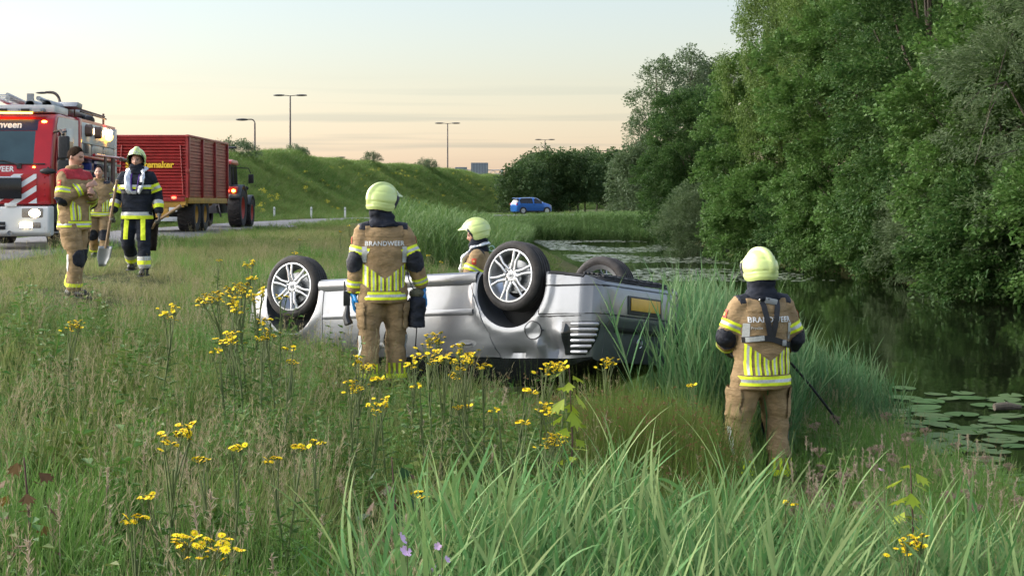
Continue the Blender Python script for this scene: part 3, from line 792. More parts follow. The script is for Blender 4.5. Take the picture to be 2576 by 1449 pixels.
X = np.concatenate([rng.uniform(-1, 13, 1500), rng.uniform(4.5, 13, 500)]); Y = np.concatenate([rng.uniform(101.6, 104.6, 1500), rng.uniform(106, 112, 500)])
k = rng.random(2000) < .95
put('far_reeds', 'far_reed', X[k], Y[k], np.where(Y > 105, .62, .82)[k]*(1+.18*fbm(X, Y, .4, 41)[k]), tilt=.1, label='reed belt along the far end of the pond')
X, Y = rng.normal(1.0, .33, 170), rng.normal(10.7, .5, 170)
k = ~in_car(X, Y, .1) & (px_of(X, Y) < 1790)
put('rushes', 'rush_tuft', X[k], Y[k], rng.uniform(.7, 1.0, k.sum()), tilt=.08, label='brown-green rush tussock in front of the car tail')
X, Y = rng.uniform(1.2, 2.6, 36), rng.uniform(8, 9.4, 36)
put('rushes', 'rush_tuft', X, Y, rng.uniform(.4, .55, 36), tilt=.1, label='low reddish rushes in front of the roped firefighter')

# ------------------------------------------------------------------ the overturned silver hatchback
silver = mat('silver_paint', (.165, .172, .183), .34, .40, var=.08, scale=3, coat=.5, bump=.03, bscale=40)
def _dirt(m, col=(.10, .085, .06), amt=.35, sc=5.0):
    n, l = m.node_tree.nodes, m.node_tree.links
    b = n['Principled BSDF']; src_ = b.inputs['Base Color'].links[0].from_socket
    tc_ = n.new('ShaderNodeTexCoord'); t = n.new('ShaderNodeTexNoise'); t.inputs['Scale'].default_value = sc; t.inputs['Detail'].default_value = 9; t.inputs['Roughness'].default_value = .7
    l.new(tc_.outputs['Object'], t.inputs['Vector'])
    rp = n.new('ShaderNodeValToRGB'); rp.color_ramp.elements[0].position = .55; rp.color_ramp.elements[1].position = .85; l.new(t.outputs['Fac'], rp.inputs[0])
    mu = n.new('ShaderNodeMath'); mu.operation = 'MULTIPLY'; mu.inputs[1].default_value = amt; l.new(rp.outputs[0], mu.inputs[0])
    mx = n.new('ShaderNodeMixRGB'); mx.inputs['Color2'].default_value = (*col, 1)
    l.new(mu.outputs[0], mx.inputs['Fac']); l.new(src_, mx.inputs['Color1']); l.new(mx.outputs[0], b.inputs['Base Color'])
    mr = n.new('ShaderNodeMath'); mr.operation = 'MULTIPLY_ADD'; mr.inputs[1].default_value = .5; mr.inputs[2].default_value = b.inputs['Roughness'].default_value
    l.new(mu.outputs[0], mr.inputs[0]); l.new(mr.outputs[0], b.inputs['Roughness'])
_dirt(silver, amt=.5, sc=7)
black_plastic = mat('black_plastic', (.018, .018, .020), .55, var=.3, scale=20)
rubber = mat('tyre_rubber', (.028, .025, .024), .8, var=.35, scale=14, bump=.3, bscale=60); _dirt(rubber, (.09, .07, .05), .5, 8)
alloy = mat('alloy', (.50, .51, .52), .36, .75, var=.1, scale=8); _dirt(alloy, (.10, .085, .07), .6, 14)
dark_glass = mat('dark_glass', (.012, .014, .015), .08, var=.1)
chrome = mat('chrome', (.75, .76, .78), .12, 1.0, var=.02)
well_dark = mat('wheel_well', (.02, .02, .02), .9, var=.3)
lens_clear = mat('clear_lens', (.42, .42, .44), .15, .3, var=.1, scale=30)
plate_yellow = mat('plate_yellow', (.62, .36, .05), .45, var=.1)
grey_metal = mat('grey_metal', (.30, .31, .32), .45, .6, var=.15)

def I(x, pts): 
    xs_, ys_ = zip(*pts); return float(np.interp(x, xs_, ys_))
ARCH = [(0.0, .34, .37), (2.69, .34, .37)]
ZUP = .05
def _m(x): return x*1.052 if x > 0 else x
def car_zb(x): return I(_m(x), [(-.90, .37), (-.87, .30), (-.75, .25), (-.45, .21), (0, .19), (2.9, .19), (3.4, .24), (3.72, .34)])
def car_zt(x): return ZUP+I(_m(x), [(-.90, .58), (-.875, .645), (-.85, .68), (-.83, .82), (-.80, .96), (-.72, 1.0), (-.1, 1.30), (.5, 1.35), (1.5, 1.35), (1.9, 1.31), (2.5, 1.02), (2.7, .97), (3.3, .88), (3.6, .78), (3.7, .66), (3.72, .58)])
def car_belt(x): return min(ZUP+I(_m(x), [(-.90, .56), (-.875, .63), (-.85, .665), (-.83, .80), (-.80, .92), (-.6, .935), (2.4, .90), (3.3, .84), (3.6, .74), (3.72, .55)]), car_zt(x)-.02)
def car_W(x): return .955*I(_m(x), [(-.90, .60), (-.89, .67), (-.87, .735), (-.82, .80), (-.72, .845), (-.5, .875), (-.1, .89), (.3, .90), (2.0, .90), (2.9, .885), (3.3, .84), (3.5, .77), (3.62, .68), (3.70, .56), (3.72, .48)])
def dent(x, z):
    g = lambda cx, cz, sx, sz: math.exp(-((x-cx)/sx)**2-((z-cz)/sz)**2)
    T = lambda cx, cz, sx, sz: max(0, 1-abs(x-cx)/sx)*max(0, 1-abs(z-cz)/sz)     # crisp tent-shaped folds
    d = -.105*T(-.45, .91, .14, .13)-.070*T(-.06, .94, .26, .085)-.050*T(-.38, .80, .06, .15)+.034*T(-.31, .88, .05, .09)+.036*T(-.54, .78, .07, .11)-.03*T(-.60, .90, .06, .10)-.03*T(.20, .95, .12, .07)
    d += -.012*g(-.18, .66, .10, .03)-.010*g(.55, .84, .25, .05)+.006*math.sin(x*23+z*31)*g(-.35, .84, .25, .12)
    d += -.008*g(1.0, .40, .3, .08)-.02*g(2.55, .75, .12, .12)
    return d
def car_sec(x):
    W, zb, zt, zk = car_W(x), car_zb(x), car_zt(x), car_belt(x)
    out = []
    for f in (0, .5, .85): out.append((f*W*.90, zb))
    for t in [0, .03, .07, .12, .18, .24, .30, .36, .42, .48, .54, .60, .66, .72, .78, .84, .89, .94, 1.0]:
        z = zb+(zk-zb)*t
        y = W*I(t, [(0, .915), (.03, .945), (.08, .965), (.25, .985), (.5, 1.0), (.75, .992), (.9, .975), (1, .945)])
        for ax, az, ar in ARCH:
            dd = math.hypot(x-ax, z-az)
            y += .020*math.exp(-((dd-.41)/.035)**2)*(1 if dd > .3 else 0)
        out.append((y+dent(x, z), z))
    yb = out[-1][0]
    for a in (14, 30, 45, 58, 70, 80, 90):
        c_, s_ = max(0, math.cos(R(a))), math.sin(R(a))
        tuck = .22*s_ if zt-zk > .1 else 0
        out.append((yb*c_**.5*(1-tuck) if a < 90 else 0.0, zk+(zt-zk)*s_**.62))
    return out
def build_car_body():
    xs = np.unique(np.round(np.concatenate([[-.90, -.895, -.89, -.88, -.87, -.86, -.85, -.84, -.83, -.82, -.81, -.80], np.arange(-.78, .6, .03), np.arange(.6, 2.4, .075), np.arange(2.4, 3.5, .05), [3.55, 3.6, 3.65, 3.69, 3.72]]), 4))
    xs = np.where(xs > 0, xs/1.052, xs)
    V, F = [], []
    secs = [car_sec(x) for x in xs]; m = len(secs[0]); ring = 2*m-2
    for x, sc_ in zip(xs, secs):
        V += [(x, -y, z) for y, z in sc_]
        V += [(x, y, z) for y, z in sc_[-2:0:-1]]
    for i in range(len(xs)-1):
        for k in range(ring):
            F.append((i*ring+k, (i+1)*ring+k, (i+1)*ring+(k+1) % ring, i*ring+(k+1) % ring))
    F.append(tuple(range(ring))); F.append(tuple((len(xs)-1)*ring+k for k in range(ring-1, -1, -1)))
    me = bpy.data.meshes.new('t'); me.from_pydata(V, [], F)
    bm = bmesh.new(); bm.from_mesh(me); bmesh.ops.recalc_face_normals(bm, faces=bm.faces)
    bmesh.ops.triangulate(bm, faces=[f for f in bm.faces if len(f.verts) > 4]); bm.to_mesh(me); bm.free()
    o = bpy.data.objects.new('t', me); C.objects.link(o)
    cut = MB()
    for ax, az, ar in ARCH:
        for sg in (-1, 1):
            cut.lathe([(0, 0), (ar, 0), (ar, .7), (0, .7)], 56, M=Matrix.Translation((ax, sg*.52, az)) @ rotm('X', R(-90*sg)))
    cm = cut.mesh('cut'); bm = bmesh.new(); bm.from_mesh(cm); bmesh.ops.remove_doubles(bm, verts=bm.verts, dist=1e-5); bmesh.ops.recalc_face_normals(bm, faces=bm.faces); bm.to_mesh(cm); bm.free()
    co = bpy.data.objects.new('cut', cm); C.objects.link(co)
    md = o.modifiers.new('b', 'BOOLEAN'); md.object = co; md.operation = 'DIFFERENCE'; md.solver = 'EXACT'
    dg = bpy.context.evaluated_depsgraph_get()
    res = bpy.data.meshes.new_from_object(o.evaluated_get(dg))
    for q in (o, co): bpy.data.objects.remove(q)
    return res

def make_overturned_car():
    root = empty('overturned_car')
    res = build_car_body()
    bm = bmesh.new(); bm.from_mesh(res)
    bvh = BVHTree.FromBMesh(bm)
    def cutp(p, nrm, cond):
        g = [f for f in bm.faces if cond(f.calc_center_median())]
        ge = set(g)
        for f in g: ge.update(f.edges); ge.update(f.verts)
        bmesh.ops.bisect_plane(bm, geom=list(ge), plane_co=p, plane_no=nrm, dist=1e-4)
    LN = Vector((.72, 0, .34)).normalized()              # rear door trailing edge
    PA = Vector((.49, 0, .20))
    cutp(PA, LN, lambda c: -.2 < c.x < .9)
    cutp((1.36, 0, 0), (1, 0, .04), lambda c: 1.1 < c.x < 1.6)
    cutp((2.25, 0, 0), (1, 0, 0), lambda c: 2.0 < c.x < 2.5)
    cutp((0, 0, .60), (0, 0, 1), lambda c: c.x < -.1)
    cutp((0, 0, .345), (0, 0, 1), lambda c: c.x < -.1)
    cutp((-.31, 0, 0), (1, 0, 0), lambda c: -.6 < c.x < 0 and c.z < .62)
    for sg in (-1, 1): cutp((0, sg*.60, 0), (0, 1, 0), lambda c: c.x < -.6)
    groups = {}
    def put_(k, f): groups.setdefault(k, []).append(f)
    bm.normal_update()
    for f in bm.faces:
        c_ = f.calc_center_median(); side = 'near' if c_.y < 0 else 'far'
        ar = [math.hypot(c_.x-ax, c_.z-az) < a_-.002 and abs(c_.y) > .5 for ax, az, a_ in ARCH]
        zk = car_belt(c_.x)
        if any(ar): put_('wheel_well|%d%s' % (ar[0], side), f)
        elif f.normal.z < -.7 and c_.z < .3: put_('underbody', f)
        elif c_.x < -.31 and c_.z < .60: put_('rear_apron' if c_.z < .345 else 'rear_bumper', f)
        elif c_.z > zk+.004 and -.79 < c_.x < 2.42:
            if f.normal.z > .75 and -.05 < c_.x < 1.75: put_('roof', f)
            elif abs(f.normal.y) > .45: put_('side_window|'+side, f)
            else: put_('rear_window' if c_.x < .8 else 'windscreen', f)
        elif c_.x < -.74 and abs(c_.y) < .60: put_('tailgate', f)
        elif (c_-PA).dot(LN) > 0 and c_.x < 1.36-.04*c_.z and c_.z > .2: put_('rear_door|'+side, f)
        elif c_.x > 1.0 and 1.36-.04*c_.z < c_.x < 2.25 and c_.z > .2: put_('front_door|'+side, f)
        else: put_('body_shell', f)
    mats_ = {'wheel_well': well_dark, 'underbody': well_dark, 'side_window': dark_glass, 'rear_window': dark_glass, 'windscreen': dark_glass}
    made = {}
    for k, fs in groups.items():
        nm = k.split('|')[0]
        idx = {}; V = []; F = []
        for f in fs:
            q = []
            for v in f.verts:
                if v.index not in idx: idx[v.index] = len(V); V.append(tuple(v.co))
                q.append(idx[v.index])
            F.append(q)
        me = bpy.data.meshes.new(nm); me.from_pydata(V, [], F)
        b2 = bmesh.new(); b2.from_mesh(me)
        if nm in ('rear_door', 'front_door', 'tailgate', 'rear_bumper', 'rear_apron'):
            b2.normal_update()
            bmesh.ops.inset_region(b2, faces=b2.faces, thickness=.009, use_boundary=True, use_even_offset=True)
            b2.normal_update()
            for v in b2.verts:
                if v.is_boundary: v.co -= v.normal*.018
        for f in b2.faces: f.smooth = True
        b2.to_mesh(me); b2.free()
        me.set_sharp_from_angle(angle=R(38))
        o = link(nm, me, root, mats_.get(nm, silver))
        made[k] = o
    bm.free()
    inner = MB()                                           # dark strips stand in for shade in the shut lines
    def hit(o_, d_, off=0.0):
        h, nn, i_, dist = bvh.ray_cast(Vector(o_), Vector(d_).normalized())
        if h is None: return None
        return h+nn*off
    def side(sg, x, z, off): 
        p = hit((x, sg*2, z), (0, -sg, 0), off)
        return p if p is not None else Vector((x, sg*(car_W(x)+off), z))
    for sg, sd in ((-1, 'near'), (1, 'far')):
        # seams: black strips laid in as the shade of the door gaps
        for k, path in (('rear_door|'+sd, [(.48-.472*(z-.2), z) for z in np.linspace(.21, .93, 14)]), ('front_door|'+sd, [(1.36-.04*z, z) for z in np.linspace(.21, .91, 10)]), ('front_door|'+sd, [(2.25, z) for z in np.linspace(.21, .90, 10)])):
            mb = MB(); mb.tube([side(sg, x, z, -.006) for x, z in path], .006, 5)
            mb.build('gap_shade_strip', black_plastic, made[k])
        # protective mouldings and handles
        for k, x0, x1, hx in (('rear_door|'+sd, .40, 1.33, .42), ('front_door|'+sd, 1.37, 2.23, 1.50)):
            mb = MB()
            prof = [(-.030, -.004), (-.026, .010), (-.010, .016), (.012, .016), (.026, .010), (.030, -.004)]
            nn = 20
            mb.grid(lambda u, v: side(sg, x0+(x1-x0)*u, .555+prof[int(round(v*5))][0], prof[int(round(v*5))][1]), nn, 6)
            mb.build('side_moulding', silver, made[k], sharp=50)
            mb = MB()
            zz = .84
            mb.grid(lambda u, v: side(sg, hx+.06+.11*math.cos(6.283*v)*u, zz+.035*math.sin(6.283*v)*u, .003), 4, 16, wrap=True)
            mb.build('handle_recess', grey_metal, made[k])
            mb = MB()
            mb.tube([side(sg, hx+.17*t, zz+.004, .010+.030*math.sin(math.pi*(.12+.76*t))) for t in np.linspace(0, 1, 9)], .016, 8, flat=.7)
            mb.build('door_handle', silver, made[k])
        # sill
        mb = MB()
        prof = [(.30, -.01), (.305, .012), (.275, .030), (.235, .034), (.205, .022), (.185, -.012), (.19, -.05)]
        mb.grid(lambda u, v: Vector((  .38+1.93*u, sg*(.828+prof[int(round(v*6))][1]), prof[int(round(v*6))][0])), 16, 7)
        mb.build('sill', silver, root, sharp=30)
        # tail lamp wrapping the corner
        def lamp(u, v, off):
            a = R(96-74*u); z = .655+.31*v
            d_ = Vector((-math.cos(a), sg*math.sin(a), 0))
            c_ = Vector((-.50, sg*.42, z))
            p = hit(c_+d_*1.5, -d_, off)
            return p if p is not None else c_+d_*.4
        mb = MB(); mb.grid(lambda u, v: lamp(.16+u*(.66-.25*v*v), v, .010 if .02 < u < .98 and .02 < v < .98 else -.004), 18, 12)
        tl = mb.build('tail_lamp', dark_glass, root, sharp=60)
        for j in range(6):
            v0 = .06+j*.155
            mb = MB(); mb.grid(lambda u, v: lamp(.34+u*(.40-.20*v0*v0), v0+.085*v, .012+.014*math.sin(math.pi*v)), 12, 4)
            mb.build('lamp_strip', lens_clear, tl, sharp=60)
        # headlamp at the other end
        mb = MB()
        def hl(u, v, off):
            a = R(20+60*u); z = .60+.15*v
            d_ = Vector((math.cos(a), sg*math.sin(a), 0)); c_ = Vector((3.10, sg*.40, z))
            p = hit(c_+d_*1.5, -d_, off); return p if p is not None else c_+d_*.4
        mb.grid(lambda u, v: hl(u, v, .008), 12, 6); mb.build('headlamp', lens_clear, root)
        # door mirror lies crushed under the belt line
        # wheels
    # fuel flap on the near side
    mb = MB(); mb.grid(lambda u, v: side(-1, -.25+.078*u*math.cos(6.283*v), .735+.078*u*math.sin(6.283*v), .004), 5, 28, wrap=True)
    ff = mb.build('fuel_flap', silver, root)
    mb = MB(); mb.tube([side(-1, -.25+.080*math.cos(t), .735+.080*math.sin(t), .004) for t in np.linspace(0, 6.283, 33)], .005, 5, caps=False)
    mb.build('flap_gap', black_plastic, ff)
    mb = MB(); mb.tube([side(-1, -.33, .735, .006), side(-1, -.355, .735, .008)], [.010, .003], 6); mb.build('flap_catch', black_plastic, ff)
    # scuff: a torn black scrape along the bumper joint
    mb = MB(); r = random.Random(4)
    tops = [.012*r.random() for _ in range(30)]
    mb.grid(lambda u, v: side(-1, -.33-.40*u, .612+(.010+tops[int(u*29)])*(v-.2)*(1-.5*u), .0025), 30, 3); mb.build('scrape', black_plastic, made['rear_bumper'])
    # number plate in its recess, plain (unreadable)
    def rear(y, z, off):
        p = hit((-3, y, z), (1, 0, 0), off); return p if p is not None else Vector((-.9, y, z))
    xp = min(rear(y, .5, 0).x for y in (-.25, 0, .25))-.004
    mb = MB(); mb.box((xp+.004, 0, .495), (.018, .60, .17)); pr = mb.build('plate_recess', black_plastic, root, bevel=.006)
    mb = MB(); mb.box((xp-.010, 0, .485), (.008, .52, .112)); np_ = mb.build('number_plate', plate_yellow, root, bevel=.003)
    tag(np_, 'blurred amber number plate without readable characters')
    # black lower insert with slots
    def low(u, v, off):
        y = -.60+1.2*u; a = R(8+62*v)
        d_ = Vector((-math.cos(a), 0, -math.sin(a))); c_ = Vector((-.50, y, .46-.03*abs(y)))
        p = hit(c_+d_*1.2, -d_, off); return p if p is not None else c_+d_*.3
    mb = MB(); mb.grid(lambda u, v: low(u, .28+v*.72, .008), 24, 10); dif = mb.build('lower_insert', black_plastic, root, sharp=60)
    for j in range(5):
        mb = MB(); mb.tube([low(.03+.94*t, .36+.14*j, .018) for t in np.linspace(0, 1, 16)], .011, 6, flat=.7); mb.build('slat', black_plastic, dif)
    for j in range(9):
        mb = MB(); mb.tube([low(.06+.11*j, .34+.6*t, .016) for t in np.linspace(0, 1, 6)], .008, 6); mb.build('rib', black_plastic, dif)
    # tailgate strip and emblem (ring crossed by a zigzag bolt)
    tg = made['tailgate']
    mb = MB(); mb.grid(lambda u, v: rear(-.46+.92*u, .70+.045*v, .006+.010*math.sin(math.pi*v)), 14, 5); mb.build('tailgate_trim', black_plastic, tg)
    ec = rear(0, .82, .012)
    mb = MB(); mb.lathe([(.046+.006*math.cos(t), .006*math.sin(t)) for t in np.linspace(0, 2*math.pi, 9)[:-1]], 28, M=Matrix.Translation(ec) @ rotm('Y', R(-80)), closed=True)
    mb.tube([ec+Vector((-.006, -.066, -.012)), ec+Vector((-.006, .014, -.008)), ec+Vector((-.006, -.014, .008)), ec+Vector((-.006, .066, .012))], [.003, .006, .006, .003], 5)
    mb.build('emblem', chrome, tg)
    # wheels
    for ax, az, ar in ARCH:
        for sg in (-1, 1):
            Mw = Matrix.Translation((ax, sg*.750, .24)) @ rotm('Z', R(0 if ax < 1 else -7)) @ rotm('X', R(90 if sg < 0 else -90)) @ rotm('Z', R(12 if ax < 1 else 40))
            make_wheel(root, Mw)
    return root

def make_wheel(parent, M, Rt=.318, Rr=.236, hw=.108):
    """wheel axis along local z, outer face at +z"""
    w = MB()
    prof = [(Rr-.004, -hw*.86), (Rr+.02, -hw), (Rt-.035, -hw*1.02), (Rt-.008, -hw*.86)]
    for g in (-.55, -.18, .18, .55):
        prof += [(Rt, hw*(g-.14)), (Rt-.002, hw*(g-.05)), (Rt-.010, hw*(g-.045)), (Rt-.010, hw*(g+.045)), (Rt-.002, hw*(g+.05)), (Rt, hw*(g+.14))]
    prof += [(Rt-.008, hw*.86), (Rt-.035, hw*1.02), (Rr+.03, hw*1.03), (Rr+.012, hw*.99), (Rr-.004, hw*.90)]
    wh = bpy.data.objects.new('wheel', None); C.objects.link(wh); wh.parent = parent; wh.matrix_local = M; wh.empty_display_size = .1
    w.lathe(prof, 56); w.build('tyre', rubber, wh, sharp=50)
    rim = MB()
    rim.lathe([(Rr+.006, hw*.92), (Rr+.004, hw*.99), (Rr-.006, hw*1.0), (Rr-.016, hw*.88), (Rr-.022, hw*.2), (Rr-.045, -hw*.6), (Rr-.004, -hw*.9)], 48)
    for k in range(6):
        for s_ in (-1, 1):
            a = R(60*k+s_*8.5); a2 = R(60*k+s_*7.2)
            p0 = Vector((.062*math.cos(R(60*k+s_*22)), .062*math.sin(R(60*k+s_*22)), hw*.78)); p1 = Vector((.14*math.cos(a2), .14*math.sin(a2), hw*.90)); p2 = Vector(((Rr-.006)*math.cos(a), (Rr-.006)*math.sin(a), hw*.84))
            rim.tube([p0, p1, p2], [.016, .0125, .0135], 8, flat=1.0)
    rim.lathe([(0, hw*.80), (.030, hw*.80), (.034, hw*.84), (.060, hw*.82), (.084, hw*.70), (.088, hw*.4)], 32)
    rim.build('rim', alloy, wh, sharp=40)
    for k in range(5):
        bo = MB(); a = R(72*k+18); bo.lathe([(0, hw*.80+.003), (.011, hw*.80+.003), (.012, hw*.74)], 10, M=Matrix.Translation((.052*math.cos(a), .052*math.sin(a), .002)))
        bo.build('wheel_bolt', black_plastic, wh)
    em = MB(); em.lathe([(.017+.003*math.cos(t), hw*.86+.003*math.sin(t)) for t in np.linspace(0, 2*math.pi, 7)[:-1]], 20, closed=True)
    em.tube([(-.024, -.005, hw*.87), (.005, .004, hw*.87), (-.005, -.004, hw*.87), (.024, .005, hw*.87)], [.002, .003, .003, .002], 5)
    em.lathe([(0, hw*.835), (.028, hw*.83)], 20)
    em.build('hub_emblem', grey_metal, wh)
    br = MB(); br.lathe([(0, 0), (.15, 0), (.15, -.02), (0, -.02)], 28); br.box((.10, .05, .01), (.07, .13, .06)); br.build('brake_disc', grey_metal, wh)
    return wh

car = make_overturned_car()
def lay_car():
    rot = rotm('Z', R(145.2)) @ rotm('Y', R(3.9)) @ rotm('X', R(180+7.0))
    ref = Vector((0, -.860, .24)); target = Vector((-.02, 13.7, .378))
    car.matrix_world = Matrix.Translation(target-(rot @ ref)) @ rot
lay_car()
tag(car, 'silver hatchback lying upside down on its roof in the grass', 'car')

# ------------------------------------------------------------------ people
khaki = mat('khaki_cloth', (.300, .205, .108), .85, var=.16, scale=7, bump=.55, bscale=26, stretch=(1, 1, 2.2), spec=.2)
navy = mat('navy_cloth', (.016, .019, .028), .85, var=.3, scale=8, bump=.5, bscale=26, stretch=(1, 1, 2.2), spec=.2)
pad_navy = mat('navy_pad', (.014, .016, .024), .6, var=.3, scale=20, bump=.4, bscale=50, spec=.3)
fluo = mat('fluorescent_yellow', (.70, .80, .03), .6, var=.10, scale=30, spec=.3)
reflect = mat('reflective_grey', (.46, .47, .46), .45, .3, var=.12, scale=60)
white_print = mat('white_print', (.62, .62, .60), .6, var=.1)
helmet_lime = mat('luminous_helmet', (.56, .66, .24), .32, var=.06, scale=5, coat=.3)
boot_black = mat('boot_leather', (.014, .013, .012), .5, var=.3, scale=20)
skin_m = mat('skin', (.50, .27, .19), .5, var=.08, scale=25, bump=.1, bscale=90)
eye_m = mat('eye', (.03, .022, .018), .25, var=.1)
brow_m = mat('brow', (.07, .04, .025), .8, var=.2)
lip_m = mat('lip', (.38, .15, .12), .5, var=.1)
hair_m = mat('brown_hair', (.032, .020, .013), .9, spec=.05, var=.35, scale=60, bump=.8, bscale=120, stretch=(1, 1, .3))
glove_blue = mat('blue_glove', (.03, .26, .62), .35, var=.1, scale=20, coat=.2)
glove_grey = mat('grey_glove', (.10, .095, .085), .8, var=.2, scale=25)
red_cloth = mat('red_vest', (.40, .022, .030), .75, var=.15, scale=15, bump=.3, bscale=60)
strap_black = mat('black_webbing', (.012, .012, .014), .6, var=.3, scale=40)
silver_cloth = mat('silver_lifevest', (.62, .64, .68), .3, .5, var=.15, scale=14, bump=.5, bscale=30)
badge_red = mat('badge_red', (.55, .05, .02), .6, var=.05)
badge_gold = mat('badge_gold', (.75, .45, .10), .5, var=.05)
purple = mat('purple_piping', (.10, .02, .30), .6, var=.1)
wood = mat('tool_wood', (.23, .15, .08), .7, var=.25, scale=10, stretch=(1, 1, .2))
rope_m = mat('black_rope', (.012, .012, .013), .8, var=.4, scale=80)
tan_glove = mat('tan_leather', (.42, .24, .09), .75, var=.2, scale=20)
radio_m = mat('radio_black', (.015, .015, .016), .4, var=.2)

def crom(P, u):
    n = len(P)-1; t = min(max(u, 0), 1)*n; i = min(int(t), n-1); f = t-i
    p0, p1, p2, p3 = P[max(i-1, 0)], P[i], P[i+1], P[min(i+2, n)]
    return .5*((2*p1)+(p2-p0)*f+(2*p0-5*p1+4*p2-p3)*f*f+(3*p1-p0-3*p2+p3)*f**3)
def loft(mb, rings, nu=24, nt=24, ex=2.4, mi=0):
    """rings: (centre, front vector*radius, side vector*radius); closed at both ends"""
    Cs = [Vector(r_[0]) for r_ in rings]; A = [Vector(r_[1]) for r_ in rings]; B = [Vector(r_[2]) for r_ in rings]
    pw = lambda c: math.copysign(abs(c)**(2/ex), c)
    P = []
    for i in range(nu):
        u = i/(nu-1); c_, a_, b_ = crom(Cs, u), crom(A, u), crom(B, u)
        for k in range(nt):
            t = 2*math.pi*k/nt
            P.append(c_+a_*pw(math.cos(t))+b_*pw(math.sin(t)))
    F = [(i*nt+k, i*nt+(k+1) % nt, (i+1)*nt+(k+1) % nt, (i+1)*nt+k) for i in range(nu-1) for k in range(nt)]
    F += [tuple(range(nt-1, -1, -1)), tuple((nu-1)*nt+k for k in range(nt))]
    return mb.add(P, F, mi)
def limb(mb, pts, rads, n=14, sub=4, flat=1.0):
    pts = [Vector(p) for p in pts]; m = (len(pts)-1)*sub+1
    P = [crom(pts, i/(m-1)) for i in range(m)]
    rr = [float(np.interp(i/(m-1)*(len(pts)-1), range(len(pts)), rads)) for i in range(m)]
    a = (P[0]-P[1]).normalized()*rads[0]*.5; b_ = (P[-1]-P[-2]).normalized()*rads[-1]*.5
    return mb.tube([P[0]+a]+P+[P[-1]+b_], [rads[0]*.6]+rr+[rads[-1]*.6], n, flat=flat)
def remeshed(mb, voxel, smooth=4, name='t'):
    me = bpy.data.meshes.new(name); me.from_pydata(mb.v, [], mb.f)
    bm = bmesh.new(); bm.from_mesh(me); bmesh.ops.recalc_face_normals(bm, faces=bm.faces); bm.to_mesh(me); bm.free()
    o = bpy.data.objects.new(name, me); C.objects.link(o)
    md = o.modifiers.new('r', 'REMESH'); md.mode = 'VOXEL'; md.voxel_size = voxel; md.use_smooth_shade = True
    if smooth:
        ms = o.modifiers.new('s', 'SMOOTH'); ms.factor = .5; ms.iterations = smooth
    dg = bpy.context.evaluated_depsgraph_get()
    res = bpy.data.meshes.new_from_object(o.evaluated_get(dg)); bpy.data.objects.remove(o)
    return res
def wrinkle(me, amp, seed, fx=7, fz=15):
    n = len(me.vertices); co = np.empty(n*3, np.float32); me.vertices.foreach_get('co', co); co = co.reshape(-1, 3)
    nm = np.empty(n*3, np.float32); me.vertices.foreach_get('normal', nm); nm = nm.reshape(-1, 3)
    o = Vector((seed*3.1, seed*1.7, seed*.9)); out = co.copy()
    for i in range(n):
        p = co[i]
        w = .6*mnoise.noise(Vector((p[0]*fx, p[1]*fx, p[2]*fz))+o)+.4*(abs(mnoise.noise(Vector((p[0]*fx*1.8, p[1]*fx*1.8, p[2]*fz*1.7))+o))-.3)
        out[i] = p+nm[i]*amp*w
    me.vertices.foreach_set('co', out.ravel()); me.update()
    return me
def bvh_of(me):
    bm = bmesh.new(); bm.from_mesh(me); b_ = BVHTree.FromBMesh(bm); bm.free(); return b_
def emit(bvh, o_, d_, maxd, off=.005, fall=.09):
    d_ = d_.normalized(); h, nn, i_, dist = bvh.ray_cast(o_, d_, maxd)
    return (h+d_*off) if h is not None else o_+d_*fall
def skin_patch(name, me, cond, off, m, parent, edge=True):
    """a panel sewn on: the faces of a garment for which cond holds, lifted a little"""
    idx = {}; V = []; F = []
    for p in me.polygons:
        if cond(p.center):
            q = []
            for vi in p.vertices:
                if vi not in idx: idx[vi] = len(V); v = me.vertices[vi]; V.append(tuple(v.co+v.normal*off))
                q.append(idx[vi])
            F.append(q)
    if not F: return None
    pm = bpy.data.meshes.new(name); pm.from_pydata(V, [], F)
    bm = bmesh.new(); bm.from_mesh(pm)
    for _ in range(2): bmesh.ops.smooth_vert(bm, verts=[v for v in bm.verts if v.is_boundary], factor=.5, use_axis_x=True, use_axis_y=True, use_axis_z=True)
    be = [e for e in bm.edges if e.is_boundary]
    ex = bmesh.ops.extrude_edge_only(bm, edges=be); bm.normal_update()
    for v in [g for g in ex['geom'] if isinstance(g, bmesh.types.BMVert)]: v.co -= v.normal*off*1.4 if v.normal.length else Vector()
    for f in bm.faces: f.smooth = True
    bm.to_mesh(pm); bm.free()
    return link(name, pm, parent, m)
def text_mesh(txt, size, bold=.0, res=3, spacing=1.0):
    cu = bpy.data.curves.new('t', 'FONT'); cu.body = txt; cu.size = size; cu.align_x = 'CENTER'; cu.align_y = 'CENTER'; cu.offset = bold; cu.resolution_u = res; cu.space_character = spacing
    o = bpy.data.objects.new('t', cu); C.objects.link(o)
    dg = bpy.context.evaluated_depsgraph_get(); me = bpy.data.meshes.new_from_object(o.evaluated_get(dg))
    V = [tuple(v.co) for v in me.vertices]; F = [tuple(p.vertices) for p in me.polygons]
    bpy.data.objects.remove(o); bpy.data.curves.remove(cu)
    return V, F
def lettering(name, txt, size, fn, m, parent, bold=.0, spacing=1.0):
    """flat letters laid on a surface: fn maps (u, v) in metres to a point"""
    V, F = text_mesh(txt, size, bold, spacing=spacing)
    me = bpy.data.meshes.new(name); me.from_pydata([tuple(fn(x, y)) for x, y, z in V], [], F)
    return link(name, me, parent, m)

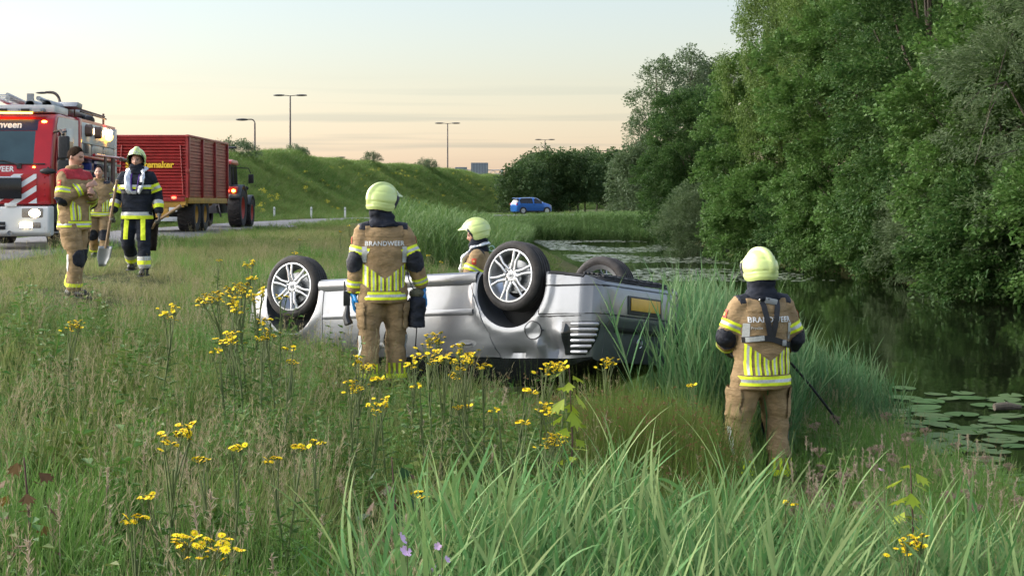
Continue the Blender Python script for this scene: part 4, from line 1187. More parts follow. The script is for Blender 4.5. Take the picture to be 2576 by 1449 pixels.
def head_point(u, v):
    """u 0..1 round (0 = face), v 0..1 from chin to crown"""
    th = 2*math.pi*u; ph = math.pi*(v-.5)
    z = .118*math.sin(ph); c_ = math.cos(ph)
    x = .098*c_*math.cos(th); y = .076*c_*math.sin(th)
    front = max(0, math.cos(th))
    if z < -.01:
        k = min(1, (-z-.01)/.10); y *= 1-.24*k; x = x*(1-.10*k)+.014*k
        if math.cos(th) < 0: x *= 1-.30*k
    if math.cos(th) < 0 and z > -.03: x *= 1.06
    g = lambda yy, zz, sy, sz: math.exp(-((y-yy)/sy)**2-((z-zz)/sz)**2)*(1 if math.cos(th) > .3 else 0)
    x += .024*g(0, -.028, .013, .016)+.014*g(0, -.004, .011, .022)          # nose
    x += .007*g(0, .026, .05, .010)-.011*g(.031, .006, .015, .012)-.011*g(-.031, .006, .015, .012)
    x += .006*g(0, -.060, .022, .006)+.006*g(0, -.072, .020, .006)-.003*g(0, -.066, .024, .003)+.010*g(0, -.098, .022, .016)
    x += .006*(g(.042, -.02, .02, .02)+g(-.042, -.02, .02, .02))
    return Vector((x, y, z))

def hand(mb, w, d, palm, sg, curl=.5, rad=.0095, spread=.18, scale=1.0):
    """palm and five fingers from the wrist w, along d; palm faces 'palm'; sg=+1 left hand"""
    d = Vector(d).normalized(); n = Vector(palm); n = (n-d*n.dot(d)).normalized(); s = d.cross(n)*sg     # s points to the thumb side
    S = scale
    Mx = Matrix((d, s, n)).transposed().to_4x4()
    Mx.translation = Vector(w)
    mb.ball((.050*S, 0, 0), (.056*S, .040*S, .018*S), 12, 8, M=Mx)
    mb.tube([Mx @ Vector((-.03*S, 0, 0)), Mx @ Vector((.03*S, 0, 0))], [.028*S, .030*S], 10, flat=.75)
    for k, (yy, ln) in enumerate(((.027, .92), (.009, 1.0), (-.009, .95), (-.026, .76))):
        p = Vector((.092*S, yy*S, 0)); a = 0; pts = [Vector((.06*S, yy*S*.9, 0)), p]; fan = spread*(yy/.027)*.5
        for j, L in enumerate((.044, .028, .022)):
            a += curl*(.75 if j == 0 else 1.0)+.04*k
            p = p+Vector((math.cos(a)*math.cos(fan), math.sin(fan), math.sin(a)))*L*ln*S; pts.append(p.copy())
        mb.tube([Mx @ q for q in pts], [rad*S*1.1, rad*S*1.05, rad*S, rad*S*.92, rad*S*.7], 8)
    pts = [Vector((.02*S, .028*S, .004)), Vector((.048*S, .056*S, .012*S)), Vector((.074*S, .064*S, .026*S+.01*curl)), Vector((.094*S, .058*S, .034*S+.02*curl))]
    mb.tube([Mx @ q for q in pts], [rad*S*1.5, rad*S*1.25, rad*S*1.05, rad*S*.75], 8)

def make_helmet(parent, Mh, m=helmet_lime):
    def pt(u, v, off=0.0):
        th = 2*math.pi*u
        ct = math.cos(th)
        lo = np.interp(abs(((math.degrees(th)+180) % 360)-180), [0, 38, 58, 72, 95, 130, 180], [24, 22, 4, -32, -36, -33, -35])
        ph = R(90-(90-lo)*v)
        rx, ry, rz = (.152 if ct > 0 else .158)+off, .130+off, .150+off
        x = rx*math.cos(ph)*ct; y = ry*math.cos(ph)*math.sin(th); z = rz*math.sin(ph)
        ridge = .019*math.exp(-(y/.026)**8)*np.interp(math.degrees(ph), [-40, -22, -5, 25, 90], [0, 0, .6, 1, 1])
        band = .007 if v > .90 else 0.0
        groove = (-.008*math.exp(-((math.degrees(ph)-28)/2.6)**2)-.006*math.exp(-((math.degrees(ph)+8)/2.4)**2))*(1 if abs(y) > .03 else 0)
        k = 1+(ridge+band+groove)/.14
        if v > .90 and ct > .75: x += .034*(v-.90)/.1*min(1, (ct-.75)/.15)
        return Vector((x*k-.004, y*k, z*k+.030))
    mb = MB(); mb.grid(lambda v, u: Mh @ pt(u, v), 34, 56, wrap=True)
    mb.grid(lambda v, u: Mh @ pt(u, 1-v*.9, -.010*min(1, v*8)), 14, 56, wrap=True)
    h = mb.build('helmet', m, parent, sharp=50)
    mb = MB(); mb.grid(lambda v, u: Mh @ pt(u, .35+.63*v, -.012), 8, 40, wrap=True); mb.build('helmet_liner', strap_black, h)
    for sg in (-1, 1):
        mb = MB(); mb.grid(lambda u, v: Mh @ (pt(sg*(.125+.075*u), .80+.19*v, .006) if .05 < u < .95 and .05 < v < .95 else pt(sg*(.125+.075*u), .80+.19*v, -.004)), 9, 9); mb.build('side_plate', radio_m, h, sharp=60)
    mb = MB(); mb.grid(lambda u, v: Mh @ (pt(-.075+.15*u, .74+.18*v, .004)), 14, 5); mb.build('visor_edge', mat('visor_clear', (.55, .60, .38), .1, var=.05), h)
    return h

BASE = dict(hipL=(0, .10, .93), kneeL=(.03, .115, .50), ankleL=(-.02, .12, .10), hipR=(0, -.10, .93), kneeR=(.03, -.115, .50), ankleR=(-.02, -.12, .10),
            shL=(0, .185, 1.44), elL=(-.03, .29, 1.16), wrL=(.06, .31, .90), shR=(0, -.185, 1.44), elR=(-.03, -.29, 1.16), wrR=(.06, -.31, .90),
            neck=(.0, 0, 1.50), chest=(0, 0, 1.28), waist=(0, 0, 1.02), hem=(0, 0, .80))

def person(loc, heading, label, pose, S=1.0, coat='khaki', head_yaw=0, head_pitch=0, helmet=True, bare=None, gloves=None, seed=1, hood=True, text=None, chest_yaw=0, hair=None, curl=.5, stripes='khaki', flat_stripes=False, palmL=(1, 0, 0), palmR=(1, 0, 0), boots=True, female=False, scale_w=1.0):
    J = {k: Vector(v) for k, v in BASE.items()}; J.update({k: Vector(v) for k, v in pose.items()})
    cm = khaki if coat == 'khaki' else navy
    cy = rotm('Z', R(chest_yaw)).to_3x3()
    fw, lf = cy @ Vector((1, 0, 0)), cy @ Vector((0, 1, 0))
    Mh = Matrix.Translation(J['neck']+Vector((.022, 0, .165))) @ rotm('Z', R(head_yaw)) @ rotm('Y', R(head_pitch))
    # --- the body, one surface
    mb = MB()
    n = 22
    P = [Mh @ head_point(k/28, (i+.5)/n) for i in range(n) for k in range(28)]
    F = [(i*28+k, i*28+(k+1) % 28, (i+1)*28+(k+1) % 28, (i+1)*28+k) for i in range(n-1) for k in range(28)]+[tuple(range(27, -1, -1)), tuple((n-1)*28+k for k in range(28))]
    mb.add(P, F)
    for sg in (-1, 1): mb.ball((-.008, sg*.079, -.012), (.017, .009, .030), 8, 6, M=Mh)
    limb(mb, [J['neck']+Vector((-.01, 0, -.10)), J['neck']+Vector((0, 0, .02)), Mh @ Vector((-.012, 0, -.05))], [.075, .058, .056], 14)
    loft(mb, [(J['waist']+Vector((0, 0, -.14)), fw*.09, lf*.13), (J['waist'], fw*.09, lf*.135), (J['chest'], fw*.10, lf*.155), (J['neck']+Vector((0, 0, -.06)), fw*.06, lf*.10), (J['neck'], fw*.04, lf*.05)], 12, 16)
    for s_ in 'LR':
        limb(mb, [J['neck']*.5+J['sh'+s_]*.5-Vector((0, 0, .03)), J['sh'+s_], J['el'+s_], J['wr'+s_]], [.05, .055, .040, .029], 10)
        limb(mb, [J['hip'+s_]+Vector((0, 0, .05)), J['hip'+s_], J['knee'+s_], J['ankle'+s_]], [.085, .08, .055, .04], 10)
        limb(mb, [J['ankle'+s_]+Vector((-.04, 0, -.045)), J['ankle'+s_]+Vector((.05, 0, -.05)), J['ankle'+s_]+Vector((.15, 0, -.065))], [.036, .038, .024], 8)
        hd = (J['wr'+s_]-J['el'+s_]).normalized()
        hand(mb, J['wr'+s_]+hd*.02, hd, palmL if s_ == 'L' else palmR, 1 if s_ == 'L' else -1, curl, spread=.3)
    fine = not gloves or not helmet
    me = remeshed(mb, .0065 if fine else .010, 2, 'person')
    Mi = Mh.inverted(); mi = []
    for p in me.polygons:
        q = Mi @ p.center; k = 0
        if q.x > .05 and abs(q.y) < .06:
            for sg in (-1, 1):
                if ((q.y-sg*.031)/.0135)**2+((q.z-.007)/.0055)**2 < 1: k = 1
                if abs(q.y-sg*.031) < .019 and abs(q.z-.0225-.05*(.019-abs(q.y-sg*.031))) < .0045: k = 2
            if abs(q.y) < .024 and abs(q.z+.066) < .0075-.010*abs(q.y)/.05: k = 3
        mi.append(k)
    me.polygons.foreach_set('material_index', mi); me.polygons.foreach_set('use_smooth', [True]*len(mi))
    body = link('person', me, None, [skin_m, eye_m, brow_m, lip_m])
    tag(body, label, 'person', 'firefighters at the scene')
    # --- coat
    H, W_, Ch, N = J['hem'], J['waist'], J['chest'], J['neck']
    mb = MB(); w = scale_w
    loft(mb, [(H, fw*.165*w, lf*.225*w), (H*.5+W_*.5, fw*.160*w, lf*.220*w), (W_, fw*.152*w, lf*.212*w), (Ch*.6+W_*.4, fw*.158*w, lf*.220*w), (Ch, fw*.160*w, lf*.232*w), (Ch*.45+N*.55+Vector((0, 0, 0)), fw*.138*w, lf*.208*w), (N+Vector((-.008, 0, -.045)), fw*.100, lf*.140), (N+Vector((0, 0, .015)), fw*.078, lf*.082), (N+Vector((.004, 0, .05)), fw*.074, lf*.076)], 34, 36, 2.5)
    for s_ in 'LR':
        sh, el_, wr = J['sh'+s_], J['el'+s_], J['wr'+s_]
        limb(mb, [sh*.55+N*.45+Vector((0, 0, -.075)), sh+Vector((0, 0, -.012)), sh*.45+el_*.55, el_, el_*.5+wr*.5, wr-(wr-el_).normalized()*.02], [.078, .088, .082, .075, .071, .064], 16)
    me = remeshed(mb, .0135, 5, 'coat'); wrinkle(me, .020, seed)
    ct = link('coat', me, body, cm); cb = bvh_of(me)
    # --- trousers
    mb = MB()
    hp = (J['hipL']+J['hipR'])/2
    loft(mb, [(hp+Vector((0, 0, .12)), Vector((.125*w, 0, 0)), Vector((0, .165*w, 0))), (hp+Vector((0, 0, .04)), Vector((.14*w, 0, 0)), Vector((0, .185*w, 0))), (hp+Vector((0, 0, -.06)), Vector((.14*w, 0, 0)), Vector((0, .19*w, 0))), (hp+Vector((0, 0, -.13)), Vector((.10*w, 0, 0)), Vector((0, .13*w, 0)))], 12, 28, 2.4)
    for s_ in 'LR':
        h_, k_, a_ = J['hip'+s_], J['knee'+s_], J['ankle'+s_]
        limb(mb, [h_+Vector((0, 0, .02)), h_*.6+k_*.4, k_, k_*.5+a_*.5, a_+Vector((0, 0, .03))], [.125, .116, .096, .092, .094], 16)
    tm = remeshed(mb, .015, 5, 'trousers'); wrinkle(tm, .024, seed+5, 8, 13)
    tr = link('trousers', tm, body, cm); tb = bvh_of(tm)
    # --- boots
    for s_ in 'LR':
        a_ = J['ankle'+s_]; mb = MB()
        limb(mb, [a_+Vector((0, 0, .16)), a_+Vector((0, 0, .02)), a_+Vector((.0, 0, -.03))], [.062, .060, .058], 14)
        limb(mb, [a_+Vector((-.065, 0, -.045)), a_+Vector((.04, 0, -.045)), a_+Vector((.15, 0, -.050)), a_+Vector((.19, 0, -.058))], [.048, .050, .048, .036], 14)
        bme = remeshed(mb, .011, 3, 'boot')
        lim = a_.z-.098
        for v in bme.vertices: v.co.z = max(v.co.z, lim)
        bme.polygons.foreach_set('use_smooth', [True]*len(bme.polygons)); bt = link('boot', bme, body, boot_black)
        if boots:
            mb = MB(); mb.prism([(-.12, -.006), (-.10, .02), (.20, .014), (.235, 0), (.20, -.008)], -.05, .05, 'y', M=Matrix.Translation(a_+Vector((0, 0, -.094)))); mb.build('sole', strap_black, bt, bevel=.006)
    # --- gloves
    if gloves:
        for s_ in 'LR':
            hd = (J['wr'+s_]-J['el'+s_]).normalized(); mb = MB()
            hand(mb, J['wr'+s_]+hd*.012, hd, palmL if s_ == 'L' else palmR, 1 if s_ == 'L' else -1, curl, rad=.0125, spread=.3, scale=1.06)
            limb(mb, [J['wr'+s_]-hd*.05, J['wr'+s_]+hd*.03], [.036, .034], 12)
            gm_ = remeshed(mb, .0065, 1, 'glove'); gm_.polygons.foreach_set('use_smooth', [True]*len(gm_.polygons)); link('glove', gm_, body, gloves)
    # --- head gear
    if helmet: make_helmet(body, Mh)
    if hood:
        mb = MB(); hc = Mh @ Vector((0, 0, 0))
        ry = rotm('Z', R(head_yaw)).to_3x3(); f2, l2 = ry @ Vector((1, 0, 0)), ry @ Vector((0, 1, 0))
        loft(mb, [(N+Vector((-.012, 0, -.035)), fw*.125, lf*.150), (N+Vector((.0, 0, .015)), fw*.115, lf*.122), (N+Vector((.012, 0, .055)), f2*.106, l2*.102), (Mh @ Vector((-.008, 0, -.085)), f2*.105, l2*.096), (Mh @ Vector((-.020, 0, -.045)), f2*.098, l2*.098)], 16, 30, 2.2)
        hm = remeshed(mb, .012, 3, 'neck_hood'); wrinkle(hm, .030, seed+9, 9, 20); link('neck_hood', hm, body, navy)
    if hair: hair(body, Mh, seed)
    # --- reflective trim
    trim = [fluo, reflect]
    def axis(z):
        pts = [H, W_, Ch, N]; zs = [p.z for p in pts]
        return Vector((np.interp(z, zs, [p.x for p in pts]), np.interp(z, zs, [p.y for p in pts]), z))
    def ring_band(z0, z1, order=(0, 1, 0), nm='reflective_band', a0=0, a1=360, par=ct, bv=cb, ax=axis, maxd=.34):
        mb = MB(); k = len(order)*2+1; nt = max(8, int((a1-a0)/7))
        rows = [[emit(bv, ax(z0+(z1-z0)*i/(k-1)), cy @ Vector((math.cos(R(a)), math.sin(R(a)), 0)), maxd, .006, .2) for a in np.linspace(a0, a1, nt)] for i in range(k)]
        Pp = [p for r_ in rows for p in r_]
        for i in range(k-1):
            mb.add([rows[i][j] for j in range(nt)]+[rows[i+1][j] for j in range(nt)], [(j, j+1, nt+j+1, nt+j) for j in range(nt-1)], order[i//2])
        return mb.build(nm, trim, par, sharp=80)
    def limb_band(a, b_, t0, t1, order, par, bv, maxd, nm='reflective_band'):
        mb = MB(); a, b_ = Vector(a), Vector(b_); d = (b_-a).normalized(); e1 = d.cross(Vector((0, 0, 1)) if abs(d.z) < .9 else Vector((1, 0, 0))).normalized(); e2 = d.cross(e1)
        k = len(order)*2+1; nt = 26
        for i in range(k-1):
            pp = []
            for ii in (i, i+1):
                c_ = a+(b_-a)*(t0+(t1-t0)*ii/(k-1))
                pp += [emit(bv, c_, e1*math.cos(x)+e2*math.sin(x), maxd, .006, maxd*.8) for x in np.linspace(0, 2*math.pi, nt)]
            mb.add(pp, [(j, j+1, nt+j+1, nt+j) for j in range(nt-1)], order[i//2])
        return mb.build(nm, trim, par, sharp=80)
    def strip(y0, z0, z1, wd, back, order=(0, 1, 0), par=ct, bv=cb, ax=axis, z1b=None, nm='reflective_stripe', fallx=.16, maxd=.34):
        """upright stripe on the back (back=-1) or front (+1)"""
        k = len(order)+1; nz = max(5, int((z1-z0)/.02))
        mb = MB()
        for c_ in range(k-1):
            pp = []
            for cc in (c_, c_+1):
                y = y0-wd/2+wd*cc/(k-1); top = z1+((z1b or 0)*(cc/(k-1)-.5))
                for i in range(nz):
                    z = z0+(top-z0)*i/(nz-1); o_ = ax(z)+lf*y
                    pp.append(emit(bv, o_, fw*back, maxd, .006, fallx))
            mb.add(pp, [(i, i+1, nz+i+1, nz+i) for i in range(nz-1)], order[c_])
        return mb.build(nm, trim, par, sharp=80)
    hz = H.z
    if stripes == 'khaki':
        ring_band(hz+.035, hz+.105)
        for bk in (-1, 1):
            for i in range(6):
                if bk > 0 and i in (2, 3): continue
                y = -.165+.066*i
                strip(y, hz+.115, hz+.235+.75*max(0, abs(y)-.03), .046, bk, z1b=.03*(1 if y > 0 else -1))
        for s_ in 'LR':
            limb_band(J['sh'+s_], J['el'+s_], .55, .80, (0, 1, 0), ct, cb, .14)
            limb_band(J['el'+s_], J['wr'+s_], .60, .82, (0, 1, 0), ct, cb, .14)
            el_ = J['el'+s_]; back_ = (J['sh'+s_]-el_).normalized()+(J['wr'+s_]-el_).normalized(); back_ = -back_.normalized() if back_.length > .05 else Vector((-1, 0, 0))
            skin_patch('elbow_pad', me, lambda c: (c-el_-back_*.06).length < .088, .010, pad_navy, ct)
            sh = J['sh'+s_]; sy = 1 if s_ == 'L' else -1
            skin_patch('shoulder_panel', me, lambda c: c.z > sh.z+.005 and .085 < c.dot(lf)*sy < .215 and c.z < 1.56, .004, pad_navy, ct)
            strip(sy*.178, hz+.36, hz+.50, .042, -1, (1,), z1b=0, nm='reflective_stripe')
            # trouser trim
            k_, a_ = J['knee'+s_], J['ankle'+s_]
            for da in (-40, -15, 10, 35):
                mb = MB(); pp = []
                for w_ in (-7, 7):
                    for i in range(7):
                        c_ = a_+(k_-a_)*(.10+.34*i/6); ang = R(180+da*1.2+w_); pp.append(emit(tb, c_, Vector((math.cos(ang), math.sin(ang), 0)), .16, .006, .1))
                mb.add(pp, [(i, i+1, 8+i, 7+i) for i in range(6)], 0); mb.build('cuff_stripe', trim, tr)
            limb_band(k_, a_, .80, .90, (0,), tr, tb, .16)
            kp = k_+Vector((.07, 0, -.02))
            skin_patch('knee_pad', tm, lambda c: (c-kp).length < .105, .012, pad_navy, tr)
            h_ = J['hip'+s_]
            # cargo pocket with flap, reflective side strip
            tp_ = h_*.45+k_*.55+Vector((0, sy*.10, 0))
            skin_patch('cargo_pocket', tm, lambda c: abs(c.z-tp_.z) < .10 and (c.y-(h_.y*.45+k_.y*.55))*sy > .055, .014, khaki, tr)
            skin_patch('pocket_flap', tm, lambda c: .06 < c.z-tp_.z < .125 and (c.y-(h_.y*.45+k_.y*.55))*sy > .050, .024, khaki, tr)
            mb = MB(); pp = []
            for w_ in (-.022, .022):
                for i in range(9):
                    c_ = k_+(a_-k_)*(-.05+.5*i/8); pp.append(emit(tb, c_+Vector((-.02+w_, 0, 0)), Vector((-.25, sy, 0)), .16, .006, .1))
            mb.add(pp, [(i, i+1, 10+i, 9+i) for i in range(8)], 1); mb.build('leg_stripe', trim, tr)
        skin_patch('back_yoke', me, lambda c: c.z > Ch.z+.105 and c.z < N.z-.02 and c.dot(fw) < -.03 and abs(c.dot(lf)) < .17, .005, khaki, ct)
        b0 = emit(cb, J['shR']*.7+J['elR']*.3, -lf, .14, .008, .1)
        for s_, sy in (('R', -1), ('L', 1)):
            c0 = J['sh'+s_]*.68+J['el'+s_]*.32
            mb = MB(); mb.grid(lambda u, v: emit(cb, c0+fw*(-.026+.052*u)+Vector((0, 0, -.030+.065*v)), lf*sy, .15, .007, .1), 5, 5, 0); bdg = mb.build('sleeve_badge', badge_red, ct)
            mb = MB(); mb.grid(lambda u, v: emit(cb, c0+fw*(.014*u*math.cos(6.283*v))+Vector((0, 0, .004+.014*u*math.sin(6.283*v))), lf*sy, .15, .010, .1), 3, 10, 0, wrap=True); mb.build('badge_emblem', badge_gold, bdg)
    else:
        ring_band(hz+.02, hz+.12, (0, 1))
        ring_band(Ch.z-.03, Ch.z+.03, (0, 1))
        for s_ in 'LR':
            limb_band(J['sh'+s_], J['el'+s_], .45, .85, (0, 1, 0), ct, cb, .14)
            limb_band(J['el'+s_], J['wr'+s_], .35, .75, (1, 0), ct, cb, .14)
            k_, a_, h_ = J['knee'+s_], J['ankle'+s_], J['hip'+s_]
            limb_band(k_, a_, .55, .98, (1, 0, 1), tr, tb, .16)
            mb = MB(); pp = []
            sy = 1 if s_ == 'L' else -1
            for w_ in (-.034, -.017, 0, .017, .034):
                for i in range(26):
                    c_ = h_+(k_-h_)*(.10+.88*i/25); pp.append(emit(tb, c_+Vector((0, w_+sy*.012, 0)), Vector((1, 0, 0)), .2, .009, .12))
            mb.add(pp, [(q*26+i, q*26+i+1, q*26+27+i, q*26+26+i) for q in range(4) for i in range(25)], 0); mb.build('thigh_stripe', trim, tr)
    if text:
        sz, zt_ = .056, hz+.525
        lettering('back_lettering', text, sz, lambda u, v: emit(cb, axis(zt_+v)+lf*(-u), -fw, .34, .011, .17), white_print, ct, bold=.0012, spacing=1.06)
    bx_ = Matrix.Translation(loc) @ rotm('Z', R(heading)) @ Matrix.Scale(S, 4)
    body.matrix_world = bx_
    return body, dict(J=J, coat=ct, cb=cb, tb=tb, tr=tr, fw=fw, lf=lf, axis=axis, Mh=Mh, hz=hz, coat_me=me, M=bx_)

def short_hair(body, Mh, seed, top=1.06, receding=0.0, curly=0.0):
    mb = MB()
    def pt(v, u):
        th = 2*math.pi*u; deg = abs(((math.degrees(th)+180) % 360)-180)
        lo = np.interp(deg, [0, 35, 55, 75, 100, 180], [.73+receding, .72+receding, .63, .54, .42, .33])
        vv = lo+(1.0-lo)*v
        p = head_point(u, min(vv, .995))
        k = 1.0 if v > .06 else .2
        nz = mnoise.noise(Vector((p.x*40+seed, p.y*40, p.z*40)))
        d = p.normalized()
        return Mh @ (p+d*(.005*k+.005*k*v+(.004+curly)*nz*k))
    mb.grid(pt, 22, 60, wrap=True)
    mb.build('hair', hair_m, body, sharp=80)

def strap(mb, pts, w=.022, t=.005):
    """flat webbing along points given with their outward normals: (p, n)"""
    P = []; m = len(pts)
    for i, (p, n_) in enumerate(pts):
        d = (pts[min(i+1, m-1)][0]-pts[max(i-1, 0)][0]).normalized(); s_ = d.cross(n_).normalized()
        P += [p-s_*w+n_*0, p-s_*w+n_*t, p+s_*w+n_*t, p+s_*w+n_*0]
    F = []
    for i in range(m-1):
        for k in range(4): F.append((i*4+k, i*4+(k+1) % 4, i*4+4+(k+1) % 4, i*4+4+k))
    F += [(3, 2, 1, 0), tuple((m-1)*4+k for k in range(4))]
    return mb.add(P, F)
def on_coat(q, yz, back, n=12, off=.010):
    """points on the coat along a polyline of (y, z)"""
    out = []
    for i in range(n):
        t = i/(n-1)*(len(yz)-1); j = min(int(t), len(yz)-2); f = t-j
        y = yz[j][0]*(1-f)+yz[j+1][0]*f; z = yz[j][1]*(1-f)+yz[j+1][1]*f
        out.append((emit(q['cb'], q['axis'](z)+q['lf']*y, q['fw']*back, .36, off, .17), q['fw']*back))
    return out

def gz(x, y): return float(ground_height(x, y))
# 1: nearest standing figure in the middle, back to us
X4, Y4 = -1.17, 13.8
p4, q4 = person((X4, Y4, -.70), 102, 'firefighter in khaki gear and pale helmet seen from behind, blue gloves, beside the overturned car', dict(shL=(0, .166, 1.44), shR=(0, -.166, 1.44), elL=(-.02, .238, 1.17), wrL=(.03, .252, .90), elR=(-.03, -.272, 1.17), wrR=(.03, -.352, .93), ankleL=(-.06, .135, .10), ankleR=(.05, -.125, .10), kneeL=(.0, .125, .5), kneeR=(.05, -.12, .5)),
      S=1.03, head_yaw=-62, head_pitch=8, gloves=glove_blue, seed=3, text='BRANDWEER', curl=.35, palmL=(0, -1, 0), palmR=(0, 1, 0), scale_w=.90)
# 2: the roped one on the right
X6, Y6 = 2.03, 12.4
p6, q6 = person((X6, Y6, -1.34), 108, 'firefighter in khaki gear seen from behind, with black harness and rope, by the reeds', dict(shL=(0, .175, 1.44), shR=(0, -.175, 1.44), elL=(.03, .27, 1.20), wrL=(.25, .17, 1.10), elR=(.0, -.28, 1.17), wrR=(.22, -.24, 1.03), ankleL=(-.05, .17, .10), ankleR=(.0, -.16, .10), kneeL=(.06, .17, .5), kneeR=(.05, -.15, .5), hem=(-.01, 0, .80)),
      S=1.08, head_yaw=12, head_pitch=6, gloves=radio_m, seed=4, text='BRANDWEER', curl=1.0, palmL=(0, -1, 0), palmR=(0, 1, 0), scale_w=.97)
lettering('back_lettering', 'Fryslân', .030, lambda u, v: emit(q6['cb'], q6['axis'](q6['hz']+.465+v)+q6['lf']*(.11-u), -q6['fw'], .34, .009, .17), white_print, q6['coat'])
# 3: behind the car, in profile
p5, q5 = person((-.39, 17.6, -1.0), 178, 'firefighter in profile with pale helmet, half hidden behind the overturned car', dict(elL=(.10, .24, 1.20), wrL=(.28, .20, 1.05), elR=(.08, -.26, 1.20), wrR=(.28, -.20, 1.05)),
      S=1.0, head_yaw=5, head_pitch=14, gloves=glove_grey, seed=5)
# 4: bareheaded with red shoulders
p1, q1 = person((-5.18, 18.0, -.09), -20, 'bareheaded man in khaki gear with red shoulder yoke and folded arms on the verge', dict(elR=(.03, -.27, 1.17), wrR=(.21, -.08, 1.30), elL=(.08, .22, 1.14), wrL=(.24, .02, 1.22), ankleR=(.05, -.08, .10), ankleL=(-.10, .10, .10), kneeR=(.09, -.10, .5), kneeL=(-.02, .10, .5)),
      S=1.0, head_yaw=4, head_pitch=14, helmet=False, hood=False, seed=6, curl=.8, palmR=(0, 1, .3), palmL=(0, -1, .3), hair=lambda b_, m_, s_: short_hair(b_, m_, s_), scale_w=.97)
# 5: dark suit, walking to us
p2, q2 = person((-5.42, 22.0, -.02), -90, 'helmeted firefighter in dark suit with silver-white life vest, walking with tools', dict(elR=(-.03, -.29, 1.17), wrR=(.08, -.335, .92), elL=(-.03, .29, 1.17), wrL=(.08, .335, .90), kneeL=(.10, .12, .51), ankleL=(.10, .13, .10), kneeR=(.06, -.12, .52), ankleR=(-.28, -.13, .17)),
      S=1.0, coat='navy', stripes='navy', head_yaw=0, head_pitch=4, gloves=glove_grey, seed=7, curl=1.0, palmL=(0, -1, 0), palmR=(0, 1, 0))
# 6: bareheaded, behind, by the engine
p3, q3 = person((-7.68, 28.3, -.02), -82, 'bareheaded man in khaki gear walking between the fire engine and the dark-suited firefighter', dict(elR=(-.05, -.27, 1.17), wrR=(.10, -.27, .95), elL=(-.04, .27, 1.17), wrL=(.08, .26, .93), kneeL=(.10, .11, .50), ankleL=(.08, .11, .10), ankleR=(-.22, -.11, .14)),
      S=.97, helmet=False, hood=False, seed=8, curl=.7, palmL=(0, -1, 0), palmR=(0, 1, 0), hair=lambda b_, m_, s_: short_hair(b_, m_, s_, receding=.06, curly=.010))

# --- what they wear and carry
# red shoulder yoke and collar of the bareheaded man
skin_patch('shoulder_yoke', q1['coat_me'], lambda c: c.z > 1.40+.06*abs(c.y) and abs(c.y) < .24 and c.z < 1.53, .012, red_cloth, q1['coat'])
mb = MB(); mb.tube([q1['J']['neck']+Vector((.088*math.cos(t)+.005, .092*math.sin(t), .035+.012*math.cos(t))) for t in np.linspace(.5, 5.78, 24)], .017, 8, flat=1.6); mb.build('collar', khaki, q1['coat'])
mb = MB(); mb.tube([q3['J']['neck']+Vector((.088*math.cos(t)+.005, .092*math.sin(t), .035+.012*math.cos(t))) for t in np.linspace(.5, 5.78, 24)], .017, 8, flat=1.6); mb.build('collar', khaki, q3['coat'])
# life vest of the dark-suited one
def life_vest(body, q, nm='life_vest', full=True):
    root = empty(nm, parent=body)
    N = q['J']['neck']
    for sg in (-1, 1):
        mb = MB(); pts = []
        for (y, z) in ((.085, 1.50), (.105, 1.46), (.105, 1.40), (.10, 1.34), (.088, 1.27), (.062, 1.20)):
            pts.append(emit(q['cb'], q['axis'](z)+q['lf']*(sg*y), q['fw'], .36, .022, .16))
        back = [N+Vector((-.115, sg*.02, .055)), N+Vector((-.10, sg*.08, .065)), N+Vector((-.03, sg*.125, .045)), N+Vector((.06, sg*.115, .02))]
        limb(mb, back+pts, [.028, .03, .034, .040, .044, .046, .048, .050, .052, .046], 12, 3, flat=.55)
        lobe = remeshed(mb, .010, 2, 'float_lobe'); wrinkle(lobe, .022, sg+3, 14, 14); link('float_lobe', lobe, root, silver_cloth)
        mb = MB(); mb.tube([p+q['lf']*(-sg*.050) for p in pts], .007, 6); mb.build('piping', purple, root)
    mb = MB(); strap(mb, on_coat(q, [(-.20, 1.205), (.20, 1.205)], 1, 14, .012), .02); mb.build('belt', strap_black, root)
    c_ = emit(q['cb'], q['axis'](1.20), q['fw'], .36, .02, .17)
    mb = MB(); mb.box((0, 0, 0), (.02, .07, .05), M=Matrix.Translation(c_)); mb.build('buckle', grey_metal, root, bevel=.005)
    return root
lv = life_vest(p2, q2)
mb = MB(); c_ = emit(q2['cb'], q2['axis'](1.325)+q2['lf']*.10, q2['fw'], .4, .062, .2); mb.box((0, 0, 0), (.006, .056, .052), M=Matrix.Translation(c_)); bd = mb.build('vest_badge', pad_navy, lv)
# silver vest collar of the one behind the car
lv5 = life_vest(p5, q5)
mb = MB(); a_ = q5['J']['neck']+Vector((-.15, -.10, .0)); mb.lathe([(.032+.007*math.cos(t), .012*math.sin(t)) for t in np.linspace(0, 6.283, 9)[:-1]], 20, M=Matrix.Translation(a_) @ rotm('X', R(80)), closed=True); mb.build('inflator_ring', mat('mint_plastic', (.35, .55, .48), .4), lv5)
